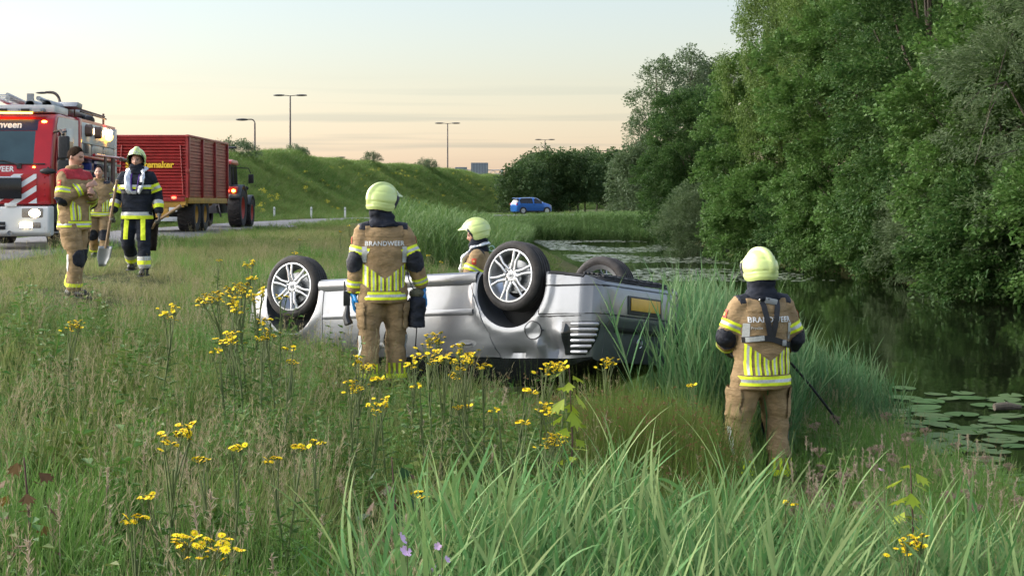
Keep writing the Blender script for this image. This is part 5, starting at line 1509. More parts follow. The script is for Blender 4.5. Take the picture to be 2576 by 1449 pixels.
# harness on the roped one
hr = empty('harness', parent=p6)
mb = MB(); strap(mb, on_coat(q6, [(.055, 1.50), (.045, 1.40), (.005, 1.19)], -1, 14, .012)); mb.build('strap', strap_black, hr)
mb = MB(); strap(mb, on_coat(q6, [(-.085, 1.49), (-.055, 1.38), (-.01, 1.19)], -1, 14, .012)); mb.build('strap', strap_black, hr)
mb = MB(); strap(mb, on_coat(q6, [(.20, 1.175), (.10, 1.19), (0, 1.185), (-.11, 1.15), (-.215, 1.12)], -1, 22, .013), .022); mb.build('belt', strap_black, hr)
mb = MB(); c_ = emit(q6['cb'], q6['axis'](1.46)+q6['lf']*(-.02), -q6['fw'], .36, .018, .17); mb.box((0, 0, 0), (.02, .10, .045), M=Matrix.Translation(c_) @ rotm('X', R(12))); mb.build('label_pouch', grey_metal, hr, bevel=.004)
mb = MB(); c_ = emit(q6['cb'], q6['axis'](1.47)+q6['lf']*(.05), -q6['fw'], .36, .022, .17); mb.lathe([(.022+.005*math.cos(t), .005*math.sin(t)) for t in np.linspace(0, 6.283, 7)[:-1]], 16, M=Matrix.Translation(c_) @ rotm('Y', R(90)), closed=True); mb.build('ring', chrome, hr)
mb = MB(); strap(mb, on_coat(q6, [(.185, 1.178), (.06, 1.192)], -1, 8, .020), .018); mb.build('reflective_tape', reflect, hr)
mb = MB(); c_ = emit(q6['cb'], q6['axis'](1.15)+q6['lf']*(-.11), -q6['fw'], .36, .020, .17); mb.box((0, 0, 0), (.012, .035, .045), M=Matrix.Translation(c_)); mb.build('buckle', grey_metal, hr, bevel=.004)
# rope in his hands, falling in a bundle at his right side and running off to the reeds
W6 = q6['M'] @ q6['J']['wrR']
rp = MB(); hand_ = W6+Vector((.02, .10, .0)); r = random.Random(3)
rp.tube([hand_, hand_+Vector((.14, .05, -.10)), hand_+Vector((.30, .10, -.28)), hand_+Vector((.45, .18, -.46)), hand_+Vector((.62, .4, -.66))], .011, 7)
for i in range(5):
    dx = .03+.022*i
    rp.tube([hand_+Vector((dx*.5, -.02, .02)), hand_+Vector((dx-.03, -.06+.02*i, -.20)), hand_+Vector((-.02+dx*.6, -.05, -.42-.05*i)), hand_+Vector((dx*.3, -.02, -.55-.04*(i % 3))), hand_+Vector((dx, .02, -.30)), hand_+Vector((dx*.6, .04, .0))], .010, 6)
tag(rp.build('rope', rope_m), 'black rope held in a bundle by the harnessed firefighter', 'rope')
# radio and rope bag on the belt of the middle one
bg = empty('rope_bag', parent=None); bg.matrix_world = q4['M']
mb = MB(); c0 = Vector((.0, -.30, .78))
loft(mb, [(c0+Vector((0, 0, .08)), Vector((.05, 0, 0)), Vector((0, .05, 0))), (c0+Vector((0, 0, .03)), Vector((.075, 0, 0)), Vector((0, .08, 0))), (c0+Vector((0, 0, -.10)), Vector((.07, 0, 0)), Vector((0, .075, 0))), (c0+Vector((0, 0, -.20)), Vector((.075, 0, 0)), Vector((0, .075, 0)))], 12, 18)
bm_ = remeshed(mb, .011, 2, 'pouch'); wrinkle(bm_, .02, 2, 14, 20); link('pouch', bm_, bg, pad_navy)
mb = MB(); mb.ball((c0.x, c0.y, c0.z+.10), (.06, .07, .05), 12, 8); mb.build('pouch_mouth', mat('olive_cloth', (.10, .095, .06), .8, bump=.5), bg)
mb = MB(); mb.tube([c0+Vector((0, .03, .14)), c0+Vector((0, .07, .22)), c0+Vector((0, .09, .32))], .006, 6); mb.lathe([(.018+.004*math.cos(t), .004*math.sin(t)) for t in np.linspace(0, 6.283, 7)[:-1]], 14, M=Matrix.Translation(c0+Vector((0, .04, .17))) @ rotm('Y', R(90)), closed=True); mb.build('carabiner', grey_metal, bg)
mb = MB(); mb.tube([c0+Vector((0, 0, -.20)), c0+Vector((.01, .01, -.36)), c0+Vector((0, -.06, -.52)), c0+Vector((.05, -.12, -.60))], .005, 6); mb.build('tail_cord', rope_m, bg)
tag(bg, 'black drawstring rope bag hanging at the hip of the blue-gloved firefighter', 'bag')
rd = empty('radio'); rd.matrix_world = q4['M']
mb = MB(); mb.box((.04, .315, .84), (.035, .06, .13), M=rotm('X', R(0))); mb.build('radio_body', radio_m, rd, bevel=.008)
mb = MB(); mb.tube([(.05, .33, .90), (.05, .335, .99)], .007, 8); mb.build('antenna', radio_m, rd)
mb = MB(); mb.tube([(.03, .31, .78), (.02, .32, .68), (.0, .30, .62)], [.02, .035, .04], 10); mb.build('torch', radio_m, rd)
tag(rd, 'black radio and torch clipped at the left hip of the blue-gloved firefighter', 'radio')
# tools of the dark-suited one
def to_world(q, v): return q['M'] @ Vector(v)
sp = empty('shovel', to_world(q2, (.12, -.335, .90)))
def rel(o, p): return Vector(p)-o.location
hR = to_world(q2, q2['J']['wrR']+Vector((.07, 0, -.06)))
a_, b_ = hR+Vector((.10, -.06, .52)), hR+Vector((-.10, .06, -.46))
mb = MB(); mb.tube([rel(sp, a_), rel(sp, (a_+b_)/2), rel(sp, b_)], [.019, .018, .016], 10); mb.build('handle', wood, sp)
d_ = (b_-a_).normalized()
mb = MB()
def blade(u, v):
    wv = .10*(1-.55*max(0, u-.55)/.45); return rel(sp, b_+d_*(.30*u-.03)+Vector((1, 0, 0))*wv*(v-.5)*2+Vector((0, -1, 0))*(.03*(v-.5)**2*4-.02))
mb.grid(blade, 8, 8); bl = mb.build('blade', grey_metal, sp); sm_ = bl.modifiers.new('s', 'SOLIDIFY'); sm_.thickness = .004
tag(sp, 'long wooden-handled shovel in the right hand of the dark-suited firefighter', 'shovel')
sc2 = empty('scoop', to_world(q2, (.1, .34, .85)))
hL = to_world(q2, q2['J']['wrL']+Vector((.07, 0, -.06)))
a_, b_ = hL+Vector((.34, -.06, .17)), hL+Vector((-.04, .05, -.06))
mb = MB(); mb.tube([rel(sc2, a_), rel(sc2, (a_*.5+b_*.5)), rel(sc2, b_), rel(sc2, b_+Vector((-.07, .05, -.10)))], [.026, .022, .020, .018], 10); mb.build('handle', wood, sc2)
mb = MB(); e_ = b_+Vector((-.09, .08, -.20))
mb.grid(lambda u, v: rel(sc2, e_+Vector((.16*(v-.5)*(1.5-u*.5), .06*math.sin(math.pi*v)-.02, .20-.42*u))), 8, 9); bl = mb.build('blade', mat('rusty_steel', (.07, .05, .04), .7, .4, var=.3, scale=12), sc2); sm_ = bl.modifiers.new('s', 'SOLIDIFY'); sm_.thickness = .006
tag(sc2, 'short spade with brown blade in the left hand of the dark-suited firefighter', 'spade')
# tan work gloves in the hand of the man behind
tg_ = MB(); w_ = to_world(q3, q3['J']['wrR']+Vector((.08, -.02, -.05)))
hand(tg_, w_, (.1, -.1, -1), (0, -1, 0), 1, .25, rad=.013, scale=1.2); hand(tg_, w_+Vector((.05, -.02, -.02)), (.25, .0, -1), (0, -1, 0), -1, .35, rad=.013, scale=1.15)
tgm = remeshed(tg_, .008, 1, 'work_gloves'); tag(link('work_gloves', tgm, None, tan_glove), 'pair of tan work gloves held by the bareheaded walking man', 'gloves')

# ------------------------------------------------------------------ fire engine
fire_red = mat('fire_red', (.42, .012, .016), .30, var=.08, scale=3, coat=.4)
truck_white = mat('truck_white', (.66, .66, .64), .4, var=.05, scale=3, coat=.2)
stripe_white = mat('stripe_white', (.70, .71, .72), .5, var=.04)
stripe_blue = mat('stripe_blue', (.02, .05, .30), .45, var=.06)
dark_blue = mat('sign_navy', (.014, .016, .040), .35, var=.1)
screen_glass = mat('screen_glass', (.035, .065, .075), .06, var=.15, scale=2, coat=.3)
lamp_on = mat('lamp_on', (1, .9, .7), .3, var=0, emit=(1, .80, .45), estr=9.0)
flood_on = mat('flood_on', (1, .85, .6), .3, var=0, emit=(1, .72, .35), estr=2.0)
amber_on = mat('amber_on', (.9, .45, .05), .3, var=0, emit=(1, .45, .04), estr=4.0)
red_on = mat('red_on', (.6, .02, .01), .3, var=0, emit=(1, .04, .02), estr=3.0)
blue_on = mat('blue_white_on', (.5, .5, .9), .3, var=0, emit=(.45, .42, 1.0), estr=2.2)
alu = mat('aluminium', (.45, .46, .47), .4, .8, var=.15, scale=6)
brown_tube = mat('brown_tube', (.16, .10, .075), .6, var=.2)
equip_yellow = mat('equipment_yellow', (.55, .42, .03), .5, var=.1)
black_gloss = mat('black_gloss', (.012, .012, .014), .15, var=.2)
lens_dull = mat('dull_lens', (.30, .26, .22), .2, .3, var=.2, scale=30)
steel_dark = mat('dark_steel', (.05, .05, .05), .6, .4, var=.2)

def part(parent, name, m, fn, bevel=0.0, sharp=35, seg=2):
    mb = MB(); fn(mb); return mb.build(name, m, parent, bevel, sharp, seg)
def bx(c, s, **k): return lambda mb: mb.box(c, s, **k)
def rod(pts, r, n=8): return lambda mb: mb.tube(pts, r, n)
def truck_wheel(parent, c, r_, w, m_rim, tread=18, hubr=.55, face=1):
    wh = empty('wheel', parent=parent); wh.location = c; wh.rotation_euler = (R(-90*face), 0, 0)
    mb = MB(); mb.lathe([(r_*hubr, -w*.42), (r_*.72, -w*.5), (r_*.95, -w*.48), (r_, -w*.36), (r_, w*.36), (r_*.95, w*.48), (r_*.72, w*.5), (r_*hubr, w*.42)], 40)
    for k in range(tread):
        for sg in (-1, 1):
            a = 2*math.pi*(k+.25*sg)/tread
            mb.box((r_*1.012, 0, sg*w*.20), (r_*.05, r_*.07, w*.44), M=rotm('Z', a) @ rotm('X', R(24*sg)))
    mb.build('tyre', rubber, wh, sharp=40)
    mb = MB(); mb.lathe([(0, w*.22), (r_*.16, w*.24), (r_*.20, w*.10), (r_*.40, w*.06), (r_*hubr*.9, w*.30), (r_*hubr, w*.42), (r_*hubr*1.02, w*.40)], 32); mb.build('rim', m_rim, wh)
    return wh

def make_engine():
    e = empty('fire_engine', (-11.27, 33.0, .02), R(-85.7))
    tag(e, 'red and white fire engine with lit headlights and roof ladder on the road', 'fire engine')
    HW = 1.23
    # cab: side outline spun across
    out = [(-.10, .97), (-.04, 1.20), (-.05, 1.66), (-.13, 1.86), (-.36, 2.60), (-.50, 2.86), (-.70, 2.97), (-1.0, 3.0), (-2.85, 3.0), (-2.85, .97)]
    cab = part(e, 'cab', fire_red, lambda mb: mb.prism(out, -HW, HW, 'y'), bevel=.06, seg=3)
    def fx(z): return float(np.interp(z, [.97, 1.20, 1.66, 1.86, 2.60, 2.86], [-.10, -.04, -.05, -.13, -.36, -.50]))
    def front(y, z, off): return Vector((fx(z)+off, y, z))
    ws = part(e, 'windscreen', screen_glass, lambda mb: mb.grid(lambda u, v: front(-1.08+2.16*u, 1.87+.72*v, .012-.05*(abs(2*u-1))**6), 16, 6))
    part(ws, 'screen_frame', black_plastic, lambda mb: [mb.tube([front(-1.09, 1.86, .012), front(1.09, 1.86, .012)], .018, 6), mb.tube([front(1.09, 1.86, -.03), front(1.09, 2.60, -.03)], .016, 6), mb.tube([front(-1.09, 1.86, -.03), front(-1.09, 2.60, -.03)], .016, 6)][0])
    for sg, y0 in ((1, .55), (1, -.45)):
        part(ws, 'wiper', black_plastic, lambda mb: [mb.tube([front(y0, 1.83, .04), front(y0-.32, 1.93, .05), front(y0-.75, 1.95, .04)], [.022, .014, .010], 6), mb.box(front(y0, 1.80, .03), (.05, .10, .09))])
    part(e, 'sign_band', dark_blue, lambda mb: mb.grid(lambda u, v: front(-1.10+2.20*u, 2.60+.25*v, .014-.05*(abs(2*u-1))**6), 16, 4))
    lettering('town_lettering', 'Heerenveen', .215, lambda u, v: front(u, 2.725+v, .022), white_print, e, bold=.006)
    lettering('front_lettering', 'BRANDWEER', .165, lambda u, v: front(u-.06, 1.745+v, .010), white_print, e, bold=.004)
    # hazard panel: red ground, white diagonals, dark grille, ribbed corners
    part(e, 'hazard_panel', fire_red, lambda mb: mb.grid(lambda u, v: front(-.93+1.86*u, 1.0+.64*v, .014), 4, 6))
    def clip(poly, fn):
        o_ = []
        for i in range(len(poly)):
            a, b_ = poly[i], poly[(i+1) % len(poly)]; da, db = fn(a), fn(b_)
            if da >= 0: o_.append(a)
            if da*db < 0: t = da/(da-db); o_.append((a[0]+(b_[0]-a[0])*t, a[1]+(b_[1]-a[1])*t))
        return o_
    for sg in (-1, 1):
        for k in range(7):
            y0 = -.55+.43*k
            po = [(y0, 1.0), (y0+.20, 1.0), (y0+.20+1.0, 1.64), (y0+1.0, 1.64)]
            for zone in ((0.0, .93, 1.55, 1.64), (.60, .93, 1.10, 1.55), (0.0, .93, 1.0, 1.10)):
                q = po
                for fn in (lambda p: p[0]-zone[0], lambda p: zone[1]-p[0], lambda p: p[1]-zone[2], lambda p: zone[3]-p[1]): q = clip(q, fn) if len(q) > 2 else []
                if len(q) > 2: part(e, 'hazard_stripe', stripe_white, lambda mb: mb.add([front(sg*a, b_, .020) for a, b_ in q], [tuple(range(len(q)))]))
        part(e, 'corner_panel', fire_red, lambda mb: [mb.tube([front(sg*1.08, z, -.02), front(sg*1.18, z, -.06)], .035, 8) for z in np.arange(1.05, 1.64, .13)][-1])
    gr = part(e, 'grille', black_gloss, bx((.0, 0, 1.325), (.06, 1.24, .45)), bevel=.02)
    part(gr, 'grille_trim', chrome, bx((.012, 0, 1.565), (.06, 1.24, .045)), bevel=.015)
    part(gr, 'number_plate', white_print, bx((.036, .10, 1.38), (.01, .06, .10)))
    # bumper
    bu = part(e, 'bumper', truck_white, lambda mb: mb.prism([(.12, .36), (.14, .60), (.12, .93), (-.35, .95), (-.35, .30), (.02, .28)], -1.24, 1.24, 'y'), bevel=.05, seg=3)
    part(bu, 'plate_holder', truck_white, bx((.13, .42, .97), (.05, .25, .07)), bevel=.01)
    part(bu, 'air_intake', black_gloss, bx((.125, 0, .52), (.05, .62, .17)), bevel=.01)
    part(bu, 'intake_bar', alu, bx((.155, 0, .52), (.012, .60, .015)))
    for sg in (-1, 1):
        hl = part(bu, 'headlamp', lens_dull, bx((.105, sg*.88, .79), (.07, .46, .22)), bevel=.03)
        part(bu, 'lit_headlamp', lamp_on, lambda mb: mb.ball((.142, sg*.93, .79), (.012, .12, .085), 16, 8))
        fl = part(bu, 'fog_lamp', lens_dull, bx((.125, sg*.83, .53), (.04, .46, .125)), bevel=.015)
        part(bu, 'lit_fog_lamp', lamp_on, bx((.147, sg*.75, .53), (.012, .26, .10)), bevel=.01)
        part(bu, 'horn', grey_metal, lambda mb: mb.lathe([(.03, 0), (.055, .02), (.05, .03), (.02, -.01)], 16, M=Matrix.Translation((.125, sg*.40, .36)) @ rotm('Y', R(90))))
        part(cab, 'corner_indicator', amber_on, lambda mb: mb.ball(front(sg*1.0, 2.80, .01), (.02, .06, .028), 10, 6))
        part(cab, 'front_indicator', amber_on, lambda mb: mb.ball(front(sg*.86, 1.79, .012), (.012, .03, .016), 10, 6))
    part(bu, 'side_marker', amber_on, bx((.13, -.15+.20, .80), (.03, .06, .10)))
    # cab sides
    for sg in (-1, 1):
        Y_ = sg*HW
        part(cab, 'upper_side_panel', truck_white, lambda mb: mb.prism([(-.62, 1.95), (-.62, 2.72), (-.80, 2.92), (-2.84, 2.95), (-2.84, 1.95)], Y_+sg*.004, Y_+sg*.016, 'y'))
        dr = part(cab, 'cab_door', fire_red, lambda mb: mb.prism([(-.42, 1.0), (-.45, 1.85), (-.66, 2.62), (-1.45, 2.70), (-1.45, 1.0)], Y_+sg*.010, Y_+sg*.026, 'y'), bevel=.006)
        part(dr, 'window', dark_glass, lambda mb: mb.prism([(-.56, 1.90), (-.76, 2.55), (-1.38, 2.60), (-1.38, 1.86)], Y_+sg*.024, Y_+sg*.034, 'y'))
        part(dr, 'wind_deflector', black_plastic, lambda mb: mb.tube([(-.56, Y_+sg*.04, 1.92), (-.78, Y_+sg*.045, 2.57), (-1.40, Y_+sg*.045, 2.63)], .022, 6))
        part(dr, 'handle', chrome, bx((-1.32, Y_+sg*.04, 1.75), (.14, .03, .04)), bevel=.008)
        cd = part(cab, 'crew_door', truck_white, lambda mb: mb.prism([(-1.55, 1.0), (-1.55, 2.70), (-2.30, 2.72), (-2.30, 1.0)], Y_+sg*.018, Y_+sg*.028, 'y'), bevel=.006)
        part(cd, 'window', dark_glass, lambda mb: mb.prism([(-1.64, 1.95), (-1.64, 2.42), (-2.20, 2.42), (-2.20, 1.95)], Y_+sg*.026, Y_+sg*.036, 'y'))
        part(cd, 'handle', chrome, bx((-1.66, Y_+sg*.045, 1.78), (.12, .03, .04)), bevel=.008)
        for k, (m_, a) in enumerate(((stripe_blue, 0), (stripe_white, .19), (fire_red, .30), (stripe_blue, .48))):
            part(cab, 'livery_stripe', m_, lambda mb: mb.prism([(-.44-a, 1.02), (-.44-a-.16, 1.02), (-.98-a-.16, 1.88), (-.98-a, 1.88)], Y_+sg*(.028), Y_+sg*.034, 'y'))
        part(cab, 'step', steel_dark, bx((-.95, sg*1.12, .78), (.95, .24, .40)), bevel=.02)
        part(cab, 'step_tread', alu, bx((-.90, sg*1.22, .62), (.7, .10, .03)))
        part(cab, 'step_tread', alu, bx((-.90, sg*1.22, .36), (.6, .10, .03)))
        # mirrors on curved arms
        mr = part(e, 'mirror', black_plastic, bx((-.02, sg*1.52, 2.22), (.12, .24, .50)), bevel=.05, seg=3)
        part(mr, 'mirror_arm', black_plastic, lambda mb: mb.tube([(-.40, sg*1.20, 2.56), (-.28, sg*1.38, 2.60), (-.06, sg*1.50, 2.50)], .03, 8))
        part(mr, 'lower_mirror', black_plastic, bx((-.04, sg*1.50, 1.82), (.12, .24, .26)), bevel=.05, seg=3)
        part(mr, 'mirror_arm', grey_metal, lambda mb: mb.tube([(-.40, sg*1.22, 1.70), (-.15, sg*1.42, 1.64), (-.06, sg*1.50, 1.75)], .022, 8))
        km = part(e, 'kerb_mirror', black_plastic, lambda mb: mb.ball((.04, sg*1.18, 1.70), (.08, .17, .07), 14, 8))
        part(km, 'mirror_arm', black_plastic, lambda mb: mb.tube([(-.10, sg*1.16, 1.78), (.0, sg*1.16, 1.72)], .025, 6))
        truck_wheel(e, (-1.42, sg*1.06, .50), .50, .30, steel_dark, 26, .6, sg)
        truck_wheel(e, (-5.3, sg*1.02, .50), .50, .34, steel_dark, 26, .6, sg)
        part(e, 'mudguard', black_plastic, lambda mb: mb.grid(lambda u, v: Vector((-1.42+.60*math.cos(math.pi*u), sg*(.88+.36*v), .52+.60*math.sin(math.pi*u))), 14, 3))
    # roof gear
    lb = part(e, 'light_bar', grey_metal, bx((-.55, 0, 3.05), (.28, 2.0, .10)), bevel=.04, seg=3)
    for k in range(8): part(lb, 'light_module', lens_clear if k % 2 else dark_glass, bx((-.405, -.84+.24*k, 3.05), (.014, .18, .06)))
    part(lb, 'amber_strip', amber_on, bx((-.42, .30, 2.985), (.04, .9, .03)))
    part(lb, 'amber_strip', amber_on, bx((-.42, -.60, 2.985), (.04, .5, .03)))
    part(e, 'roof_fairing', truck_white, lambda mb: mb.prism([(-.80, 3.02), (-.78, 3.19), (-2.2, 3.19), (-2.2, 3.02)], -1.05, 1.15, 'y'), bevel=.03)
    for sg in (.42, .80):
        part(e, 'suction_hose', grey_metal, lambda mb: mb.lathe([(.10, 0), (.125, 0), (.125, -4.6), (.10, -4.6)], 20, M=Matrix.Translation((-1.6, sg, 3.24)) @ rotm('Y', R(90))))
    la = empty('roof_ladder', parent=e); la.location = (0, 0, -.20)
    for y0 in (-.55, -.12):
        part(la, 'rail', alu, lambda mb: mb.tube([(-.75, y0+.25, 3.62), (-6.9, y0+.25, 3.32)], .04, 6))
    for y0 in (-.05, .62):
        part(la, 'rail', alu, lambda mb: mb.tube([(-1.1, y0+.1, 3.56), (-6.5, y0+.1, 3.36)], .055, 6))
    for k in range(16): part(la, 'rung', alu, lambda mb: mb.tube([(-.95-.38*k, -.30, 3.615-.0185*k), (-.95-.38*k, .13, 3.615-.0185*k)], .018, 6))
    part(la, 'end_bracket', fire_red, lambda mb: mb.tube([(-.72, -.60, 3.28), (-.72, -.60, 3.52), (-.74, -.3, 3.58)], .02, 6))
    part(la, 'end_bracket', grey_metal, bx((-1.1, .55, 3.58), (.10, .14, .16)))
    mast = part(e, 'light_mast', grey_metal, lambda mb: mb.prism([(-3.4, 3.24), (-2.75, 3.28), (-3.0, 3.40), (-3.5, 3.38)], .72, 1.22, 'y'), bevel=.03)
    for k, (y0, z0) in enumerate(((.72, 3.36), (.82, 3.30), (1.16, 3.26), (1.20, 3.20))): part(mast, 'mast_rod', brown_tube, lambda mb: mb.tube([(-3.3, y0, z0), (-6.4, y0+.02, z0-.02)], .022, 6))
    part(mast, 'mast_post', brown_tube, lambda mb: mb.tube([(-6.35, 1.16, 3.0), (-6.35, 1.16, 3.32)], .03, 6)); part(mast, 'mast_post', brown_tube, lambda mb: mb.tube([(-3.6, 1.0, 3.0), (-3.6, 1.0, 3.4)], .02, 6))
    part(e, 'roof_vent', steel_dark, lambda mb: mb.ball((-5.2, 1.0, 3.08), (.35, .16, .14), 14, 8))
    # equipment body: a frame round open lockers
    part(e, 'body_core', fire_red, lambda mb: [mb.box((-5.3, 0, .80), (4.7, 2.0, .30)), mb.box((-5.3, 0, 2.98), (4.9, 2.42, .10)), mb.box((-5.3, 0, 1.9), (4.7, .10, 2.1)), mb.box((-7.72, 0, 1.95), (.12, 2.42, 2.0))][0])
    for sg in (-1, 1):
        Y_ = sg*1.24
        part(e, 'front_pillar', fire_red, bx((-3.02, sg*1.02, 1.98), (.30, .50, 2.10)), bevel=.05)
        part(e, 'upper_panel', truck_white, bx((-5.45, sg*1.215, 2.70), (4.5, .05, .50)), bevel=.01)
        part(e, 'locker_rail', fire_red, bx((-5.45, sg*1.225, 2.12), (4.5, .07, .07)), bevel=.01)
        part(e, 'rear_pillar', truck_white, bx((-7.66, sg*1.16, 1.98), (.22, .18, 2.0)), bevel=.02)
        for k in range(3):
            f_ = part(e, 'flood_lamp', brown_tube, lambda mb: mb.prism([(-.14, -.10), (-.14, .10), (.02, .15), (.14, .08), (.14, -.08), (.02, -.15)], -.06, .10, 'y', M=Matrix.Translation((-3.75-1.15*k, sg*1.29, 2.76))), bevel=.012) if k < 2 else None
            if f_: part(f_, 'lit_lens', flood_on, bx((-3.90-1.15*k, sg*1.36, 2.745), (.05, .10, .14)), bevel=.012)
        bc = part(e, 'beacon', amber_on, lambda mb: mb.ball((-6.25, sg*1.32, 2.72), (.17, .10, .12), 14, 8))
        part(bc, 'beacon_flash', lamp_on, lambda mb: mb.ball((-6.25, sg*1.34, 2.84), (.09, .07, .06), 12, 8))
        for k in range(3): part(e, 'shutter', alu, bx((-3.85-1.45*k, sg*1.20, 2.30), (1.25, .06, .28)), bevel=.02)
        for k in range(4): part(e, 'shutter_slat', steel_dark, bx((-3.55-.16*k, sg*1.235, 2.32), (.03, .02, .22)))
        # shelves with gear
        for z in (1.10, 1.45, 1.80): part(e, 'shelf', alu, bx((-5.3, sg*.66, z), (4.5, 1.1, .03)))
        for x in (-4.6, -6.1): part(e, 'divider', alu, bx((x, sg*.66, 1.5), (.04, 1.1, 1.3)))
        rr = random.Random(5+sg)
        for z in (1.12, 1.47, 1.82):
            for k in range(8):
                x = -3.5-.52*k; m_ = rr.choice([equip_yellow, steel_dark, fire_red, alu, truck_white, stripe_blue, steel_dark])
                h = rr.uniform(.14, .26)
                part(e, 'stowed_box', m_, bx((x, sg*(.95+rr.uniform(-.08, .1)), z+h/2), (rr.uniform(.25, .42), .35, h)), bevel=.02)
        part(e, 'locker_light', blue_on, bx((-3.32, sg*1.14, 1.60), (.04, .05, .90)))
        part(e, 'locker_light', blue_on, bx((-4.68, sg*1.14, 1.75), (.04, .05, .55)))
        part(e, 'body_skirt', truck_white, bx((-6.75, sg*1.18, .85), (1.5, .12, .32)), bevel=.02); part(e, 'body_skirt', fire_red, bx((-4.0, sg*1.18, .85), (1.5, .12, .32)), bevel=.02)
    # swung-out rack of tools on our side
    rk = empty('tool_rack', parent=e)
    part(rk, 'top_tube', fire_red, rod([(-3.5, 1.48, 2.16), (-6.6, 1.62, 2.16)], .04)); part(rk, 'top_tube', brown_tube, rod([(-5.7, 1.72, 2.12), (-7.2, 1.72, 2.12)], .05))
    part(rk, 'post', brown_tube, rod([(-7.1, 1.72, .80), (-7.1, 1.72, 2.16)], .05))
    for x in (-4.3, -5.3): part(rk, 'post', brown_tube, rod([(x, 1.60, 1.0), (x, 1.60, 2.14)], .035 if x > -5 else .055))
    for z in (1.98, 1.72): part(rk, 'shelf_edge', alu, bx((-5.2, 1.50, z), (3.2, .06, .06 if z > 1.9 else .12)))
    part(rk, 'post', fire_red, rod([(-6.9, 1.64, .75), (-6.9, 1.64, 1.9)], .035))
    return e
engine = make_engine()

# ------------------------------------------------------------------ red silage trailer
trailer_red = mat('trailer_red', (.30, .022, .020), .45, var=.18, scale=2.5, coat=.1); _dirt(trailer_red, (.22, .16, .12), .35, 3)
trailer_side = mat('trailer_side', (.34, .060, .050), .36, .25, var=.25, scale=2.5); _dirt(trailer_side, (.36, .28, .22), .5, 2.5)
trailer_yellow = mat('chassis_yellow', (.46, .25, .035), .5, var=.2, scale=3); _dirt(trailer_yellow, (.2, .15, .09), .5, 3)
yellow_print = mat('yellow_print', (.75, .48, .02), .5, var=.05)
def make_trailer():
    t = empty('silage_trailer', (-12.33, 52.0, .03), R(90))          # x forward (away from us), y left, z up, rear face at x=0
    tag(t, 'long red ribbed silage trailer with yellow chassis behind the tractor', 'trailer')
    HW, Z0, Z1, L = 1.22, 1.18, 3.28, 7.2
    part(t, 'rear_frame', trailer_red, lambda mb: [mb.box((0.06, s*HW, (Z0+Z1)/2), (.14, .09, Z1-Z0)) for s in (-1, 1)][0])
    part(t, 'top_rail', trailer_red, bx((.06, 0, Z1), (.14, 2*HW+.1, .09)), bevel=.015)
    n = 19; dz = (Z1-Z0-.06)/n
    for k in range(n):
        z = Z0+.02+dz*(k+.5)
        part(t, 'rear_rib', trailer_red, lambda mb: mb.prism([(.06, -dz*.5), (-.005, -dz*.30), (-.012, dz*.20), (.025, dz*.42), (.06, dz*.5)], -HW+.05, HW-.05, 'y', M=Matrix.Translation((0, 0, z))))
    lettering('maker_lettering', 'Schuitemaker', .30, lambda u, v: Vector((-.018, -u+.10-.05, 2.30+v)), yellow_print, t, bold=.012)
    lettering('model_lettering', 'Siwa', .20, lambda u, v: Vector((-.018, -u+.42, 1.72+v)), yellow_print, t, bold=.008)
    for s in (-1, 1):
        m = 9; ds = (Z1-Z0-.06)/m
        for k in range(m):
            z = Z0+.02+ds*(k+.5)
            part(t, 'side_plank', trailer_side, lambda mb: mb.prism([(0, -ds*.5), (.030, -ds*.42), (.030, -ds*.10), (.008, -ds*.04), (.008, ds*.05), (.030, ds*.11), (.030, ds*.42), (0, ds*.5)], .12, L, 'x', M=Matrix.Translation((0, s*(HW-.02), z)) @ Matrix.Diagonal((1, s, 1, 1))))
        for x in (.10, 2.45, 4.75, L): part(t, 'side_post', trailer_red, bx((x, s*(HW+.035), (Z0+Z1)/2), (.12, .09, Z1-Z0)), bevel=.01)
        part(t, 'side_rail', trailer_side, bx((L/2, s*(HW+.02), Z1+.01), (L+.1, .12, .09)), bevel=.015)
        part(t, 'chassis_rail', trailer_yellow, bx((L/2+.1, s*(HW-.02), Z0-.10), (L-.2, .10, .20)), bevel=.01)
        part(t, 'latch_bar', trailer_red, rod([(-.03, s*(HW-.12), Z0+.1), (-.03, s*(HW-.22), Z1-.3)], .022))
        part(t, 'hinge_bracket', trailer_side, bx((.02, s*(HW+.03), 2.10), (.22, .12, .12)), bevel=.01)
        part(t, 'corner_bracket', trailer_yellow, lambda mb: mb.prism([(.0, Z0-.25), (.0, Z0), (.4, Z0), (.35, Z0-.30)], s*(HW-.25), s*(HW-.05), 'y'))
        tl = part(t, 'tail_lamp', red_on, lambda mb: mb.ball((-.02, s*.78, Z0+.0), (.03, .09, .05), 12, 8)); 
        for x in (1.75, 3.25): truck_wheel(t, (x, s*.92, .60), .60, .62, trailer_yellow, 22, .52, s)
    part(t, 'tail_beam', trailer_yellow, bx((.12, 0, Z0-.22), (.16, 2.2, .22)), bevel=.015)
    part(t, 'tail_board', trailer_red, bx((.03, 0, Z0-.06), (.12, 2.3, .14)), bevel=.01)
    part(t, 'hitch_plate', trailer_yellow, bx((.12, -.35, Z0-.48), (.10, .45, .40)), bevel=.02)
    part(t, 'floor', steel_dark, bx((L/2, 0, Z0-.02), (L-.2, 2.3, .06)))
    for x in (1.75, 3.25): part(t, 'axle', steel_dark, rod([(x, -.9, .60), (x, .9, .60)], .09))
    part(t, 'headboard', trailer_red, bx((L-.03, 0, (Z0+Z1)/2), (.08, 2.3, Z1-Z0)))
    part(t, 'drawbar', trailer_yellow, lambda mb: [mb.tube([(L-.5, s*.7, Z0-.2), (L+1.2, s*.08, .75)], .08, 6) for s in (-1, 1)][0])
    return t
make_trailer()

